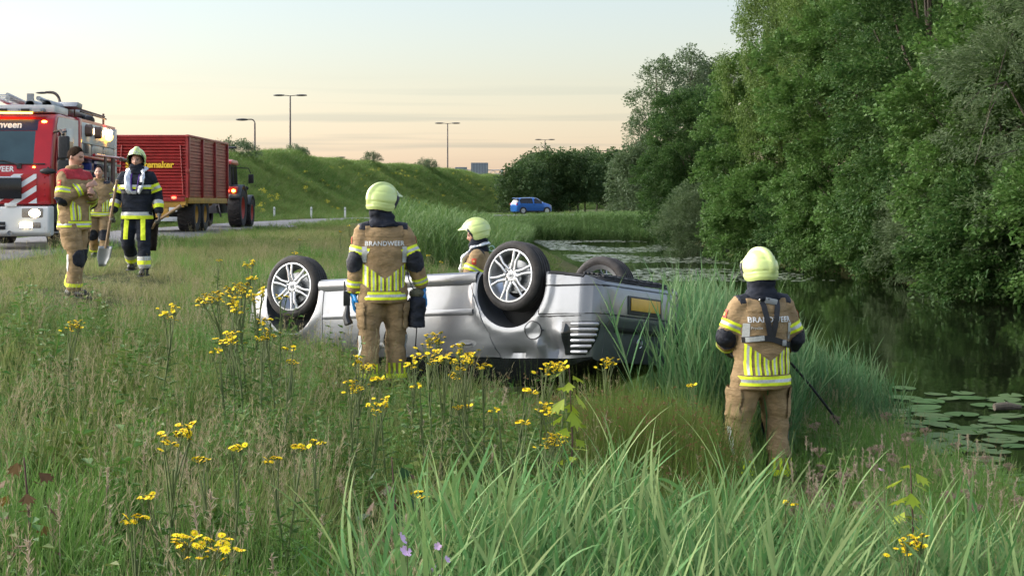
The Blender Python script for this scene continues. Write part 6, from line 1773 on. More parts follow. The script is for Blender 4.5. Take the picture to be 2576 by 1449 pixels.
# ------------------------------------------------------------------ tractor
tractor_red = mat('tractor_red', (.45, .035, .02), .35, var=.08, coat=.3)
tractor_grey = mat('tractor_grey', (.05, .055, .06), .45, var=.1)
rim_red = mat('rim_red', (.42, .05, .03), .5, var=.12)
def make_tractor():
    t = empty('tractor', (-12.38, 62.4, .03), R(90))
    tag(t, 'red farm tractor with black cab pulling the silage trailer', 'tractor')
    for s in (-1, 1):
        truck_wheel(t, (1.0, s*.93, .80), .80, .56, rim_red, 20, .58, s)
        truck_wheel(t, (3.6, s*.90, .60), .60, .46, rim_red, 20, .58, s)
        fe = part(t, 'rear_fender', tractor_grey, lambda mb: mb.grid(lambda u, v: Vector((1.0+.92*math.cos(R(15+140*u)), s*(.62+.60*v), .80+.92*math.sin(R(15+140*u)))), 14, 4)); q = fe.modifiers.new('s', 'SOLIDIFY'); q.thickness = .04
        part(t, 'rear_quarter', tractor_red, bx((.42, s*.80, 1.52), (.40, .55, .32)), bevel=.06)
        part(t, 'rear_lamp', amber_on, lambda mb: mb.ball((.20, s*.92, 1.50), (.03, .08, .06), 12, 8))
        part(t, 'fender_lamp', red_on, lambda mb: mb.ball((.20, s*.70, 1.50), (.02, .06, .05), 10, 6))
        ff = part(t, 'front_fender', tractor_grey, lambda mb: mb.grid(lambda u, v: Vector((3.6+.70*math.cos(R(20+135*u)), s*(.68+.46*v), .62+.70*math.sin(R(20+135*u)))), 12, 4)); q = ff.modifiers.new('s', 'SOLIDIFY'); q.thickness = .03
        mi_ = part(t, 'mirror', black_plastic, bx((1.9, s*1.35, 2.02), (.10, .22, .38)), bevel=.03)
        part(mi_, 'mirror_arm', black_plastic, rod([(1.75, s*.75, 2.48), (1.85, s*1.25, 2.46), (1.9, s*1.34, 2.24)], .025, 6))
        part(t, 'work_lamp', black_plastic, lambda mb: mb.ball((1.85, s*1.16, 1.62), (.06, .10, .09), 12, 8))
        part(t, 'marker_lamp', amber_on, bx((1.7, s*1.10, 1.35), (.05, .06, .20)), bevel=.01)
        for x in (.45, 1.15, 1.95): part(t, 'cab_pillar', black_plastic, rod([(x, s*.76, 1.45), (x+(.06 if x < 1 else -.05), s*.70, 2.62)], .045, 6))
        part(t, 'side_window', dark_glass, lambda mb: mb.prism([(.48, 1.50), (.52, 2.58), (1.85, 2.58), (1.95, 1.50)], s*.72, s*.735, 'y'))
    part(t, 'rear_window', screen_glass, bx((.46, 0, 2.05), (.02, 1.4, 1.05)))
    part(t, 'roof', tractor_red, lambda mb: mb.prism([(.30, 2.60), (.34, 2.72), (.8, 2.80), (1.8, 2.78), (2.1, 2.66), (2.05, 2.58)], -.80, .80, 'y'), bevel=.04)
    part(t, 'roof_lamp', truck_white, bx((.30, -.45, 2.66), (.06, .35, .08)), bevel=.015)
    part(t, 'bonnet', tractor_red, lambda mb: mb.prism([(2.0, .9), (2.0, 1.75), (3.2, 1.62), (4.2, 1.35), (4.3, .9)], -.42, .42, 'y'), bevel=.06)
    part(t, 'chassis', tractor_grey, bx((2.1, 0, .80), (4.0, .55, .45)), bevel=.04)
    part(t, 'cab_floor', tractor_grey, bx((1.2, 0, 1.38), (1.6, 1.5, .16)))
    part(t, 'exhaust', steel_dark, rod([(2.15, -.62, 1.2), (2.15, -.62, 2.75)], .06))
    part(t, 'hitch_hose', black_plastic, rod([(.1, -.3, 1.1), (-.3, -.5, .45), (-.8, -.4, .9)], .03))
    return t
make_tractor()

# ------------------------------------------------------------------ small cars
def small_car(name, loc, heading, paint, label, group=None):
    c = empty(name, loc, R(heading)); tag(c, label, 'car', group)
    Wd = .84
    zt = [(-1.80, .62), (-1.78, .95), (-1.62, 1.28), (-1.30, 1.47), (.1, 1.50), (.45, 1.42), (1.05, 1.02), (1.25, .96), (1.65, .84), (1.82, .68), (1.85, .5)]
    bl = [(-1.80, .55), (-1.78, .85), (-1.5, .96), (.9, .92), (1.25, .88), (1.65, .76), (1.82, .60), (1.85, .42)]
    ww = [(-1.80, .62), (-1.74, .74), (-1.5, .82), (-.5, .84), (.9, .84), (1.45, .80), (1.70, .68), (1.85, .46)]
    xs = np.unique(np.concatenate([np.arange(-1.8, 1.85, .07), [1.82, 1.85, -1.78, -1.74]])); V, F, ring = [], [], None; fi = []
    def sec(x):
        W_, t, b_ = I(x, ww), I(x, zt), min(I(x, bl), I(x, zt)-.02); o_ = [(0, .2), (W_*.85, .2)]
        for q in (0, .15, .35, .6, .85, 1.0): o_.append((W_*I(q, [(0, .93), (.4, 1), (.85, .98), (1, .95)]), .22+(b_-.22)*q))
        for a in (18, 40, 60, 78, 90):
            k_, s_ = max(0, math.cos(R(a))), math.sin(R(a)); o_.append((W_*.95*(k_**.5)*(1-.20*s_*(t-b_ > .15)) if a < 90 else 0, b_+(t-b_)*s_**.65))
        return o_
    for x in xs:
        s_ = sec(x); V += [(x, -y, z) for y, z in s_]+[(x, y, z) for y, z in s_[-2:0:-1]]; ring = 2*len(s_)-2
    for i in range(len(xs)-1):
        for k in range(ring): F.append((i*ring+k, (i+1)*ring+k, (i+1)*ring+(k+1) % ring, i*ring+(k+1) % ring))
    F += [tuple(range(ring)), tuple((len(xs)-1)*ring+k for k in range(ring-1, -1, -1))]
    groups = {}
    for f in F:
        ce = sum((Vector(V[i]) for i in f), Vector())/len(f); b_ = I(ce.x, bl)
        g = 'body'
        if ce.z > b_+.02 and len(f) == 4:
            nrm = (Vector(V[f[1]])-Vector(V[f[0]])).cross(Vector(V[f[3]])-Vector(V[f[0]])).normalized()
            if abs(nrm.y) > .5 and -1.45 < ce.x < .75 and ce.z < 1.40 and not (-.20 < ce.x < -.08): g = 'side_window|%d|%d' % (ce.y > 0, ce.x > -.14)
            elif ce.x > .42 and ce.x < 1.08 and abs(nrm.y) < .6: g = 'windscreen'
            elif ce.x < -1.45 and ce.z > 1.0 and abs(nrm.y) < .6: g = 'rear_window'
        groups.setdefault(g, []).append(f)
    for g, fs in groups.items():
        nm = g.split('|')[0]; me = bpy.data.meshes.new(nm); used = sorted({i for f in fs for i in f}); mp_ = {i: k for k, i in enumerate(used)}
        me.from_pydata([V[i] for i in used], [], [tuple(mp_[i] for i in f) for f in fs])
        bm = bmesh.new(); bm.from_mesh(me); bmesh.ops.recalc_face_normals(bm, faces=bm.faces)
        for f in bm.faces: f.smooth = True
        bm.to_mesh(me); bm.free(); me.set_sharp_from_angle(angle=R(40))
        link(nm, me, c, paint if nm == 'body' else dark_glass if nm != 'windscreen' else screen_glass)
    for x in (-1.18, 1.20):
        for s in (-1, 1):
            wh = empty('wheel', parent=c); wh.location = (x, s*.76, .30); wh.rotation_euler = (R(-90*s), 0, 0)
            mb = MB(); mb.lathe([(.34, -.1), (.34, .095), (.29, .10), (.29, -.1)], 24); mb.build('wheel_arch', well_dark, wh)
            mb = MB(); mb.lathe([(.20, -.09), (.29, -.09), (.30, .07), (.28, .105), (.20, .10)], 28); mb.build('tyre', rubber, wh)
            mb = MB(); mb.lathe([(0, .10), (.05, .105), (.12, .085), (.19, .10), (.205, .10)], 24); mb.build('rim', alloy, wh)
    for s in (-1, 1):
        part(c, 'headlamp', lens_clear, lambda mb: mb.ball((1.55, s*.66, .74), (.20, .10, .07), 12, 8, M=None))
        part(c, 'tail_lamp', red_on if False else mat('tail_red', (.35, .01, .01), .3), bx((-1.74, s*.68, .88), (.10, .14, .20)), bevel=.02)
        part(c, 'mirror', paint, lambda mb: mb.ball((.72, s*.92, 1.0), (.06, .10, .07), 12, 8))
        part(c, 'door_handle', black_plastic, bx((-.05, s*.835, .83), (.14, .03, .03)))
        part(c, 'sill', black_plastic, bx((0, s*.80, .24), (1.7, .06, .10)))
    part(c, 'rear_spoiler', paint, bx((-1.56, 0, 1.43), (.22, 1.1, .04)), bevel=.01)
    part(c, 'number_plate', plate_yellow, bx((1.85, 0, .42), (.02, .5, .11)))
    return c
small_car('blue_car', (1.75, 138.6, .04), 24, mat('blue_paint', (.015, .12, .42), .28, .3, var=.05, coat=.6), 'small bright blue hatchback driving along the far road')
small_car('white_car', (-15.6, 71, .0), 84, mat('white_paint', (.62, .63, .66), .35, var=.03, coat=.4), 'white car half hidden behind the wheels of the silage trailer')

# ------------------------------------------------------------------ lamps, gantry, posts
pole_m = mat('lamp_pole', (.10, .085, .08), .6, .3, var=.2)
head_m = mat('lamp_head', (.05, .05, .055), .5, .2, var=.1)
def twin_lamp(px, D, ytop, label):
    p = at(px, ytop, D); zg = float(ground_height(p.x, D))
    o = empty('street_lamp', (p.x, D, zg)); tag(o, label, 'street lamp', 'lamps along the motorway')
    h = p.z-zg; s = D*.00145
    part(o, 'pole', pole_m, lambda mb: mb.tube([(0, 0, 0), (0, 0, h*.5), (0, 0, h)], [.16, .13, .10], 8))
    for sg in (-1, 1):
        a = part(o, 'arm', pole_m, rod([(0, 0, h-.05), (sg*.8, 0, h+.02)], .06, 6))
        part(a, 'lamp_head', head_m, lambda mb: mb.ball((sg*1.55, 0, h+.03), (.85, .22, .14), 12, 8))
for args in ((730, 212, 241, 'tall twin-headed motorway lamp, the nearest and highest'), (1126, 285, 311, 'twin-headed motorway lamp beside the road sign gantry'), (1371, 361, 352, 'twin-headed lamp just above the far grove'), (1538, 438, 380, 'smallest twin-headed lamp, right of the far grove')): twin_lamp(*args)
def arm_lamp(px, D, ytop, side, reach, label):
    p = at(px, ytop, D); zg = float(ground_height(p.x, D))
    o = empty('street_lamp', (p.x, D, zg)); tag(o, label, 'street lamp', 'single-armed street lamps'); h = p.z-zg
    pts = [(0, 0, 0), (0, 0, h*.6), (0, 0, h-.4)]+[(side*.35*(1-math.cos(t)), 0, h-.4+.4*math.sin(t)) for t in np.linspace(.2, 1.57, 6)]+[(side*reach*.8, 0, h)]
    part(o, 'pole', pole_m, lambda mb: mb.tube(pts, [.10, .09, .08]+[.06]*6+[.05], 8))
    hs_ = min(1, D/150); part(o, 'lamp_head', head_m, lambda mb: mb.ball((side*reach, 0, h-.02), (.65*hs_, .17*hs_, .12*hs_), 12, 8))
for args in ((641, 150, 301, -1, 1.25, 'single-armed lamp on the embankment left of the tall twin-headed lamp'), (150, 62, 233, -1, .72, 'single-armed lamp rising behind the fire engine'), (556, 96, 371, 1, .60, 'lamp head peeping over the red trailer'), (842, 260, 396, 1, 1.2, 'short single-armed lamp on the crest above the grassy slope')): arm_lamp(*args)

galv = mat('galvanised', (.34, .37, .40), .5, .5, var=.15)
sign_back = mat('sign_back', (.16, .19, .23), .5, .4, var=.1)
def gantry():
    D = 330; a, b_ = at(1060, 436, D), at(1263, 432, D)
    o = empty('sign_gantry', (a.x, D, float(ground_height(b_.x, D)))); tag(o, 'grey truss gantry over the motorway beyond the embankment', 'gantry')
    z0 = at(0, 439, D).z-o.location.z; z1 = at(0, 428.5, D).z-o.location.z; L = b_.x-a.x
    for z in (z0, z1):
        part(o, 'chord', galv, rod([(0, 0, z), (L, 0, z)], .11, 6))
    n = 18
    for k in range(n): part(o, 'brace', galv, rod([(L*k/n, 0, z0 if k % 2 else z1), (L*(k+1)/n, 0, z1 if k % 2 else z0)], .06, 5))
    part(o, 'post', galv, rod([(L, 0, -2), (L, 0, z1+.1)], .28, 8))
    for (x0, x1, y0, y1, nm) in ((1145, 1175, 421, 439, 1), (1185, 1228, 410, 440, 2)):
        p0, p1 = at(x0, y1, D), at(x1, y0, D)
        q = part(o, 'sign_board', sign_back, bx(((p0.x+p1.x)/2-a.x, -.3, (p0.z+p1.z)/2-o.location.z), (p1.x-p0.x, .1, p1.z-p0.z)))
        for k in range(6): part(q, 'stiffener', galv, bx((p0.x-a.x+(p1.x-p0.x)*(k+.5)/6, -.38, (p0.z+p1.z)/2-o.location.z), (.06, .06, p1.z-p0.z)))
gantry()
post_white = mat('post_white', (.66, .66, .64), .5, var=.08)
for px, D, yb, lab in ((690, 99, 549, 'white roadside marker post nearest the tractor'), (783, 101, 547.5, 'middle one of three white roadside marker posts'), (868, 104, 545.5, 'white roadside marker post nearest the blue-gloved firefighter')):
    p = at(px, yb, D); zg = float(ground_height(p.x, D))
    o = empty('marker_post', (p.x, D, zg-.05)); tag(o, lab, 'post', 'white marker posts along the road')
    part(o, 'post', post_white, lambda mb: mb.prism([(-.06, 0), (.06, 0), (.06, .78), (.0, .84), (-.06, .80)], -.06, .06, 'y'), bevel=.012)
    part(o, 'reflector', grey_metal, bx((0, -.066, .66), (.07, .012, .10)))

# ------------------------------------------------------------------ water lilies
pad_m = leaf_mat('lily_pad', (.060, .120, .035), (.095, .150, .055), (.12, .16, .07), trans=.1, rough=.35, spec=.5)
pads = []
for v in range(4):
    r = np.random.default_rng(300+v); mb = MB(); n = 22; P = [(0, 0, .004)]
    for ring in (.55, 1.0):
        for k in range(n):
            t = .16+(2*math.pi-.32)*k/(n-1); rr_ = ring*(1+.05*math.sin(3*t+v)); P.append((rr_*1.12*math.cos(t), rr_*math.sin(t), .004+(.03*ring*max(0, math.sin(2*t+v))**3 if ring > .9 else 0)))
    F = [(0, 1+k, 2+k) for k in range(n-1)]+[(1+k, 1+n+k, 2+n+k, 2+k) for k in range(n-1)]
    mb.add(P, F); me = mb.mesh('lily_pad'); q = me.attributes.new('v', 'FLOAT', 'POINT'); q.data.foreach_set('value', np.full(len(P), float(r.random())*.8))
    me.materials.append(pad_m); pads.append(me)
r = np.random.default_rng(9); taken = []
def lily(px, py, s, label):
    D = 2.48/((py-511)*KPX); X = (px-1288)*KPX*D
    if any((X-a)**2+(D-b_)**2 < (.8*(s+c_))**2 for a, b_, c_ in taken): return
    taken.append((X, D, s))
    o = bpy.data.objects.new('lily_pad', pads[int(r.integers(0, 4))]); C.objects.link(o)
    o.location = (X, D, WATER+.012+.004*r.random()); o.scale = (s, s, s); o.rotation_euler = (r.normal(0, .02), r.normal(0, .02), r.uniform(0, 6.28))
    tag(o, label, 'lily pad', 'lily pads near the bank')
for i_, (px, py, s) in enumerate(sorted(((2275, 978, .16), (2335, 1012, .2), (2390, 1018, .22), (2440, 1003, .20), (2480, 1022, .18), (2535, 1048, .19), (2420, 1045, .2), (2500, 1062, .17), (2565, 1080, .22), (2320, 1035, .19)))): lily(px, py, s, 'round lily pad in open dark water, '+['leftmost', 'second', 'third', 'fourth', 'fifth', 'sixth', 'seventh', 'eighth', 'ninth', 'rightmost'][i_]+' of those near the log')
for _ in range(150):
    py = r.uniform(990, 1230); px = r.uniform(2235+.15*(py-990), 2580)
    lily(px, py, r.uniform(.12, .22), 'green lily pad in the crowded raft at the right edge of the pond')
# distant floating leaves: too many to count; sky glint put into their pale colour
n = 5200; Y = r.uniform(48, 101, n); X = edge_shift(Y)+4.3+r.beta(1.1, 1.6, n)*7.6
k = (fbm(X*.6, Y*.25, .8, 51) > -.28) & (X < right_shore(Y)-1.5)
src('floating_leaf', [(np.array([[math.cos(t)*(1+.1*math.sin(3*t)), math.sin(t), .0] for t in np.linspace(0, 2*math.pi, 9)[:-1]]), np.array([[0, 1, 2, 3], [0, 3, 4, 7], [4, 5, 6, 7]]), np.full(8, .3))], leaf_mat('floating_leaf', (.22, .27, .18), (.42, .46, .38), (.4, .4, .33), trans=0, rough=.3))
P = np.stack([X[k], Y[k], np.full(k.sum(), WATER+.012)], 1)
tag(scatter('floating_leaves', 'floating_leaf', P, np.stack([np.zeros(len(P)), np.zeros(len(P)), r.uniform(0, 6.28, len(P))], 1), r.uniform(.04, .13, len(P))), 'floating leaves across the far end of the pond, coloured pale as sky glints', 'leaves', kind='stuff')
lg = MB(); c_ = at(2535, 1028, 2.44/((1028-511)*KPX)); lg.tube([c_+Vector((-.16, 0, .02)), c_+Vector((0, .02, .03)), c_+Vector((.17, .05, .01))], [.045, .05, .03], 10); tag(lg.build('driftwood', bark), 'short brown log floating among the lily pads', 'log')

# ------------------------------------------------------------------ ragwort and other plants one can pick out
stem_m = mat('ragwort_stem', (.10, .13, .04), .7, var=.3, scale=9)
rag_leaf = leaf_mat('ragwort_leaf', (.055, .13, .022), (.055, .13, .022), (.10, .17, .04))
rag_yellow = mat('ragwort_yellow', (.90, .70, .015), .6, var=.08, scale=40, spec=.2)
rag_centre = mat('ragwort_centre', (.80, .45, .01), .7, var=.1)
def ragwort_meshes(seed, h=.85, heads=26, spread=.10, branch=5):
    r = np.random.default_rng(seed); st = MB(); base = Vector((0, 0, -.03)); top = Vector((r.normal(0, .03), r.normal(0, .03), h*.80))
    st.tube([base, top*.5+Vector((.01, .005, 0)), top], [.007, .006, .005], 6)
    ends = []
    for b_ in range(branch):
        a = 2.4*b_+seed; zz = .62+.30*b_/branch; p0 = base.lerp(top, zz)
        e = Vector((spread*math.cos(a)*r.uniform(.5, 1.1), spread*math.sin(a)*r.uniform(.5, 1.1), h*r.uniform(.90, .97)))
        st.tube([p0, p0.lerp(e, .55)+Vector((0, 0, .015)), e], [.004, .0035, .003], 5, caps=False)
        for q in range(max(2, heads//branch)):
            f = e+Vector((r.normal(0, spread*.30), r.normal(0, spread*.30), r.uniform(0, .035)+.0)); st.tube([e-Vector((0, 0, .03)), f], .0016, 4, caps=False); ends.append(f)
    fl = MB()
    for f in ends:
        tilt = rotm('X', r.normal(0, .4)) @ rotm('Y', r.normal(0, .3)); M = Matrix.Translation(f) @ tilt; n = 11; R_ = r.uniform(.013, .018)
        P = [(0, 0, .001)]
        for k in range(2*n):
            rr_ = R_ if k % 2 == 0 else R_*.62; t = math.pi*k/n; P.append((rr_*math.cos(t), rr_*math.sin(t), .003 if k % 2 else .001))
        fl.add(P, [(0, 1+k, 1+(k+1) % (2*n)) for k in range(2*n)], 0, M)
        fl.ball((0, 0, .002), (.0048, .0048, .0042), 7, 4, 1, M)
        fl.lathe([(.0, -.009), (.0045, -.006), (.0048, .001)], 6, 2, M)
    parts = []
    for j in range(20):
        t = .08+.78*j/20; p = np.array(base.lerp(top, t)); a = j*2.4+seed; ld = np.array([math.cos(a), math.sin(a), .45]); L = .13*(1.15-.75*t)
        parts.append(strips(p[None], ld[None], np.array([L]), np.array([.010]), np.array([.6]), 3, prof=[.6, 1, .8, .2], r=r))
        ln = ld/np.linalg.norm(ld)
        for q in range(5):
            f = .2+.16*q; P2 = p+ln*L*f+np.array([0, 0, -.10*L*f*f])
            for sg in (-1, 1):
                sd = np.cross(ln, [0, 0, 1])*sg+ln*.5
                parts.append(leaves_np(P2[None], sd[None], np.array([[0, 0, 1.]])+r.normal(0, .3, (1, 3)), np.array([L*.40*(1.15-f)]), np.array([L*.17]), r=r))
    V, F, A = join_np(parts)
    return st.mesh('stem'), np_mesh('leaves', V, F, {'v': A}), fl.mesh('blossoms', sharp=80)
RAG = [ragwort_meshes(400+i, .85, [20, 34, 52, 12][i], [.042, .060, .085, .032][i], [4, 6, 8, 3][i]) for i in range(4)]
for st, lf_, fl in RAG:
    st.materials.append(stem_m); lf_.materials.append(rag_leaf)
    for q in (rag_yellow, rag_centre, stem_m): fl.materials.append(q)
def solve_flower(px, py, h):
    """distance at which a plant h tall shows its flowers at (px, py)"""
    D = np.arange(2.6, 60, .03)
    z = 1.03-(py-511)*KPX*D; X = (px-1288)*KPX*D; g = ground_height(X, D)
    k = np.nonzero(z <= g+h)[0]
    return (float(X[k[0]]), float(D[k[0]]), float(g[k[0]])) if len(k) else None
rr = random.Random(12)
ORD = 'first second third fourth fifth sixth seventh eighth ninth tenth eleventh twelfth thirteenth fourteenth fifteenth sixteenth seventeenth eighteenth'.split()
def ragwort_row(items, what):
    for i, (px, py, v, h) in enumerate(sorted(items)): ragwort(px, py, v, h, ORD[i]+' from the left of '+what, G1)
def ragwort(px, py, var, h, label, group, D=None):
    if D is None:
        q = solve_flower(px, py, h)
        if q is None: return
        X, D, g = q
    else:
        X = (px-1288)*KPX*D; g = gz(X, D); h = 1.03-(py-511)*KPX*D-g
    o = empty('ragwort', (X, D, g), rr.uniform(0, 6.28)); s = h/.85; o.scale = (max(s, .8), max(s, .8), s); o.rotation_euler = (rr.gauss(0, .09), rr.gauss(0, .09), o.rotation_euler[2])
    st, lf_, fl = RAG[var]
    link('stem', st, o); link('leaves', lf_, o); link('blossoms', fl, o)
    tag(o, label, 'wildflower', group)
G1 = 'yellow ragwort plants in the meadow'
named = [(405, 766, 1, .80, 'single yellow ragwort standing alone in the left meadow below the dark-suited firefighter'), (168, 803, 1, .70, 'leftmost yellow ragwort in the meadow below the man with red shoulders'),
 (420, 1052, 1, .78, 'yellow ragwort alone in the middle of the left foreground'), (453, 1332, 2, .72, 'large flat-topped yellow ragwort near the bottom, the nearest in the left foreground'),
 (350, 1295, 3, .70, 'small orange-yellow ragwort left of the large flat-topped one'), (575, 1442, 2, .62, 'yellow ragwort cut by the bottom edge of the picture'),
 (2328, 1340, 1, .80, 'bright yellow ragwort among the reeds at the lower right'), (1980, 1254, 3, .60, 'small yellow ragwort in front of the boots of the roped firefighter'),
 (1530, 893, 1, .85, 'yellow ragwort against the tailgate of the overturned car'), (1345, 890, 1, .92, 'yellow ragwort in front of the dented rear quarter of the car'),
 (1088, 838, 1, .95, 'yellow ragwort rising in front of the rear door of the car'), (1112, 880, 2, .90, 'bushiest yellow ragwort in front of the car doors'), (1750, 960, 3, .75, 'yellow ragwort between the rushes and the roped firefighter'),
 (883, 895, 1, .80, 'yellow ragwort left of the legs of the blue-gloved firefighter')]
for px, py, v, h, lab in named: ragwort(px, py, v, h, lab, G1)
ragwort_row([(618, 712, 2, .95), (600, 728, 2, .9), (640, 722, 1, .9), (585, 745, 1, .85)], 'the yellow ragworts clumped beside the front wheel of the car')
ragwort_row([(622, 655, 1, .85), (655, 690, 3, .9), (720, 630, 3, .8), (752, 665, 3, .9), (540, 650, 3, .7), (565, 773, 3, .8), (627, 832, 1, .8), (650, 826, 1, .75), (600, 838, 1, .75), (705, 785, 3, .9), (700, 735, 3, .9), (655, 842, 3, .8), (690, 860, 3, .8), (740, 900, 3, .7), (570, 870, 3, .7)], 'the small yellow ragworts among herbs round the car front')
ragwort_row([(890, 958, 1, .72), (920, 991, 1, .70), (978, 935, 3, .75), (1028, 897, 1, .75), (1128, 935, 3, .75), (1185, 885, 1, .90), (1270, 960, 3, .8), (1405, 914, 3, .85), (1440, 905, 3, .85), (1270, 1022, 3, .65), (1218, 1010, 3, .65), (1180, 1010, 3, .6), (1312, 1055, 3, .7), (1388, 1012, 1, .7), (1150, 868, 1, .92), (1215, 905, 3, .85), (1062, 960, 3, .7)], 'the slender yellow ragworts in front of the car side')
ragwort_row([(578, 1138, 3, .65), (700, 1105, 3, .7), (728, 1145, 3, .65), (822, 1101, 3, .65), (575, 1110, 3, .7), (1375, 1095, 1, .60), (1358, 1102, 1, .6), (1395, 1088, 3, .62), (1060, 1225, 3, .6), (405, 1235, 3, .5)], 'the small yellow ragworts scattered across the middle foreground')
ragwort_row([(1095, 655, 3, .7), (1075, 640, 3, .7), (1020, 652, 3, .7), (880, 565, 3, .8), (900, 552, 3, .8), (860, 580, 3, .8), (1048, 668, 3, .7), (760, 600, 3, .6)], 'the far yellow ragworts behind the overturned car')
# leafy saplings
maple_leaf = leaf_mat('sapling_leaf', (.26, .36, .03), (.26, .36, .03), (.36, .42, .05)); oak_leaf = leaf_mat('oak_leaf', (.022, .060, .018), (.022, .060, .018), (.10, .05, .02))
def lobed(n=5, L=.08):
    """outline of a lobed leaf with its stalk at the origin, tip along +x"""
    P = [(0, 0)]
    for i in range(2*n+1):
        t = -1.35+2.7*i/(2*n); rr_ = (1.0 if i % 2 == 0 else .58)*(1-.22*abs(t)/1.35); P.append((L*(.42+.58*rr_*math.cos(t)), L*.62*rr_*math.sin(t)))
    return P
def sapling(name, px, D, ytop, nleaf, L, m, label, seed, spread=.10, low=.35):
    X = (px-1288)*KPX*D; g = gz(X, D); h = 1.03-(ytop-511)*KPX*D-g; r = random.Random(seed)
    o = empty(name, (X, D, g)); tag(o, label, 'sapling', 'young saplings in the foreground')
    part(o, 'stem', mat('sapling_stem', (.10, .05, .04), .7), lambda mb: mb.tube([(0, 0, -.03), (.02, .01, h*.5), (0, 0, h)], [.008, .006, .003], 6))
    me = None
    for k in range(nleaf):
        t = low+(1-low)*(k+.6)/nleaf; a = k*2.4; Ls = L*r.uniform(.7, 1.2)
        mb = MB(); P = lobed(4, Ls); V = [(x, y, -.12*x*x/Ls-.35*abs(y)*abs(y)/Ls+0) for x, y in P]
        M = Matrix.Translation((spread*.35*math.cos(a)*(1.1-t*.6), spread*.35*math.sin(a)*(1.1-t*.6), h*t)) @ rotm('Z', a) @ rotm('Y', R(r.uniform(5, 55))) @ rotm('X', r.uniform(-.4, .4))
        mb.add(V, [(0, i, i+1) for i in range(1, len(P)-1)], 0, M); me = mb.mesh('leaf', sharp=80); q = me.attributes.new('v', 'FLOAT', 'POINT'); q.data.foreach_set('value', np.full(len(V), r.random()))
        link('leaf', me, o, m)
sapling('maple_sapling', 1432, 9.2, 925, 18, .12, maple_leaf, 'yellow-green lobed sapling in front of the car tail', 1, .16, .30)
sapling('maple_sapling', 2290, 7.4, 1165, 20, .10, maple_leaf, 'yellow-green lobed sapling among the reeds at lower right', 2, .16, .25)
sapling('oak_sapling', 985, 6.6, 1150, 20, .085, oak_leaf, 'dark green oak sapling left of the foreground reeds', 3, .34, .15)
sapling('oak_sapling', 60, 5.6, 1150, 16, .075, leaf_mat('russet_leaf', (.10, .055, .025), (.10, .055, .025), (.16, .10, .02)), 'russet-leaved sapling at the left edge of the foreground', 4, .30, .3)
# pink mallow flowers
pink = mat('mallow_pink', (.68, .44, .66), .6, var=.15, scale=30); violet = mat('violet', (.22, .05, .30), .7, var=.2)
def mallow(px, py, D, nf, label, s=.017):
    p = at(px, py, D); g = gz(p.x, D); o = empty('mallow', (p.x, D, g)); tag(o, label, 'wildflower', 'pink mallows in the foreground'); h = p.z-g; r = random.Random(int(px))
    part(o, 'stem', stem_m, lambda mb: mb.tube([(.03, 0, -.03), (.0, 0, h*.6), (0, 0, h)], [.004, .003, .002], 5))
    for k in range(nf):
        c_ = Vector((r.uniform(-.03, .03), r.uniform(-.02, .02), h-.045*k*r.uniform(.6, 1)))
        mb = MB(); M = Matrix.Translation(c_) @ rotm('Z', r.uniform(0, 6)) @ rotm('X', R(r.uniform(30, 75)))
        for q in range(5):
            a = 2*math.pi*q/5; ca, sa = math.cos(a), math.sin(a); e1 = Vector((ca, sa, .35)); e2 = Vector((-sa, ca, 0))
            mb.add([(0, 0, 0), tuple(e1*s*.7-e2*s*.5), tuple(e1*s*1.25-e2*s*.35), tuple(e1*s*1.15), tuple(e1*s*1.25+e2*s*.35), tuple(e1*s*.7+e2*s*.5)], [(0, 1, 2, 3), (0, 3, 4, 5)], 0, M)
        mb.build('flower', pink, o, sharp=80)
mallow(1025, 1352, 4.7, 2, 'pink mallow with two open flowers in the foreground'); mallow(1112, 1372, 4.6, 2, 'pale pink mallow right of the two-flowered one', .010); mallow(1085, 1432, 4.4, 2, 'mallow at the bottom edge of the picture', .010); mallow(2225, 1182, 7.0, 1, 'small purple-pink mallow beside the yellow-green sapling at lower right', .014)
# pale dry seed heads on the bank by the lilies
plume = leaf_mat('seed_plume', (.36, .28, .19), (.42, .33, .23), (.48, .40, .30), trans=.3); umbel_m = leaf_mat('dry_umbel', (.20, .13, .10), (.27, .19, .14), (.3, .24, .18), trans=.2)
def plume_np(seed):
    r = np.random.default_rng(seed); parts = [strips(np.zeros((1, 3)), np.array([[r.normal(0, .12), r.normal(0, .12), 1.]]), np.array([.62]), np.array([.004]), np.array([.25]), 4, prof=[1, .9, .8, .8, .7], r=r, v=np.array([0.]))]
    ax = parts[0][0].reshape(5, 2, 3).mean(1); k = 60; t = 3.0+r.random(k)*1.0; i0 = np.minimum(t.astype(int), 3); P = ax[i0]+(ax[i0+1]-ax[i0])*(t-i0)[:, None]
    parts.append(strips(P, r.normal(0, .5, (k, 3))+[0, 0, 1.2], r.uniform(.015, .04, k), np.full(k, .006), np.full(k, .3), 1, prof=[1, .3], r=r)); return join_np(parts)
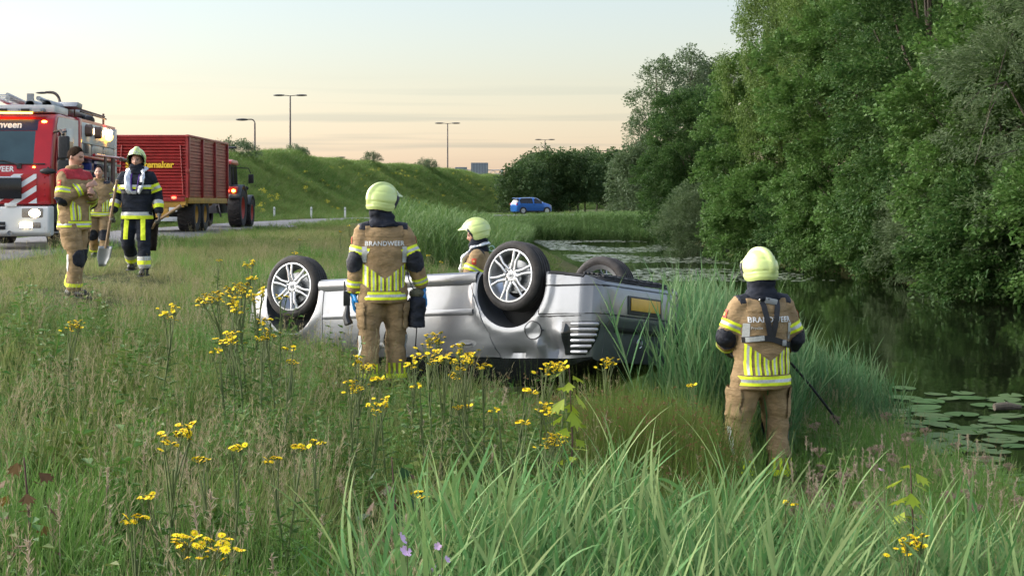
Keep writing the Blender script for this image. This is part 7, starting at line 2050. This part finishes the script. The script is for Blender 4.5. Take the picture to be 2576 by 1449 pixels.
def umbel_np(seed):
    r = np.random.default_rng(seed); h = .55; parts = [strips(np.zeros((1, 3)), np.array([[r.normal(0, .06), r.normal(0, .06), 1.]]), np.array([h]), np.array([.006]), np.array([.05]), 2, prof=[1, .9, .7], r=r, v=np.array([0.]))]
    tip = parts[0][0][-2:].mean(0); k = 24; a = r.uniform(0, 6.28, k); q = np.sqrt(r.random(k)); d = np.stack([q*np.cos(a), q*np.sin(a), np.full(k, 1.1)], 1); L = np.full(k, .085)
    parts.append(strips(np.repeat(tip[None], k, 0), d, L, np.full(k, .0025), np.full(k, .05), 1, prof=[1, .8], r=r, v=np.zeros(k)))
    e = tip+d/np.linalg.norm(d, axis=1, keepdims=True)*L[:, None]; E = np.repeat(e, 9, 0); m = len(E)
    parts.append(leaves_np(E+r.normal(0, .006, (m, 3)), r.normal(0, 1, (m, 3))+[0, 0, .8], r.normal(0, 1, (m, 3)), np.full(m, .011), np.full(m, .009), r=r)); return join_np(parts)
src('plume', [plume_np(500+i) for i in range(4)], plume); src('umbel', [umbel_np(520+i) for i in range(3)], umbel_m)
def zone(px0, px1, py0, py1, n, hgt):
    out = []
    for _ in range(n):
        q = solve_flower(r.uniform(px0, px1), r.uniform(py0, py1), hgt)
        if q is not None and q[2] > WATER+.03: out.append(q)
    return np.array(out)
r = np.random.default_rng(77)
for nm, key, z, lab in (('pale_seed_heads', 'plume', (2000, 2576, 1060, 1230, 60, .55), 'pale plumed grass heads on the bank by the lily pads'), ('pale_seed_heads', 'plume', (0, 1300, 960, 1400, 26, .5), 'scattered pale grass plumes in the meadow foreground'), ('dry_umbels', 'umbel', (2030, 2576, 1040, 1260, 36, .5), 'brown dry flower umbels on the bank by the lily pads')):
    q = zone(*z)
    if len(q): tag(scatter(nm, key, q, upright(len(q), .15), r.uniform(.6, .85, len(q))), lab, 'grass', kind='stuff')
# yellow dots of flowers on the embankment
n = 420; Y = r.uniform(95, 280, n); X = np.interp(Y, CY, CX)+r.uniform(2, 10, n); k = (fbm(X, Y, .15, 61) > -.1) & (road_dist(X, Y) > 3)
src('slope_flower', [leaves_np(r.normal(0, .12, (26, 3))*[1, 1, .6]+[0, 0, .75], r.normal(0, 1, (26, 3)), r.normal(0, 1, (26, 3)), np.full(26, .09), np.full(26, .08), r=r) for _ in range(2)], leaf_mat('slope_yellow', (.45, .42, .04), (.55, .48, .04), (.5, .5, .1), trans=.2))
tag(scatter('embankment_flowers', 'slope_flower', np.stack([X[k], Y[k], ground_height(X[k], Y[k])], 1), upright(k.sum()), r.uniform(.5, 1.2, k.sum())), 'pale yellow flowers dotted over the embankment', 'wildflower', kind='stuff')
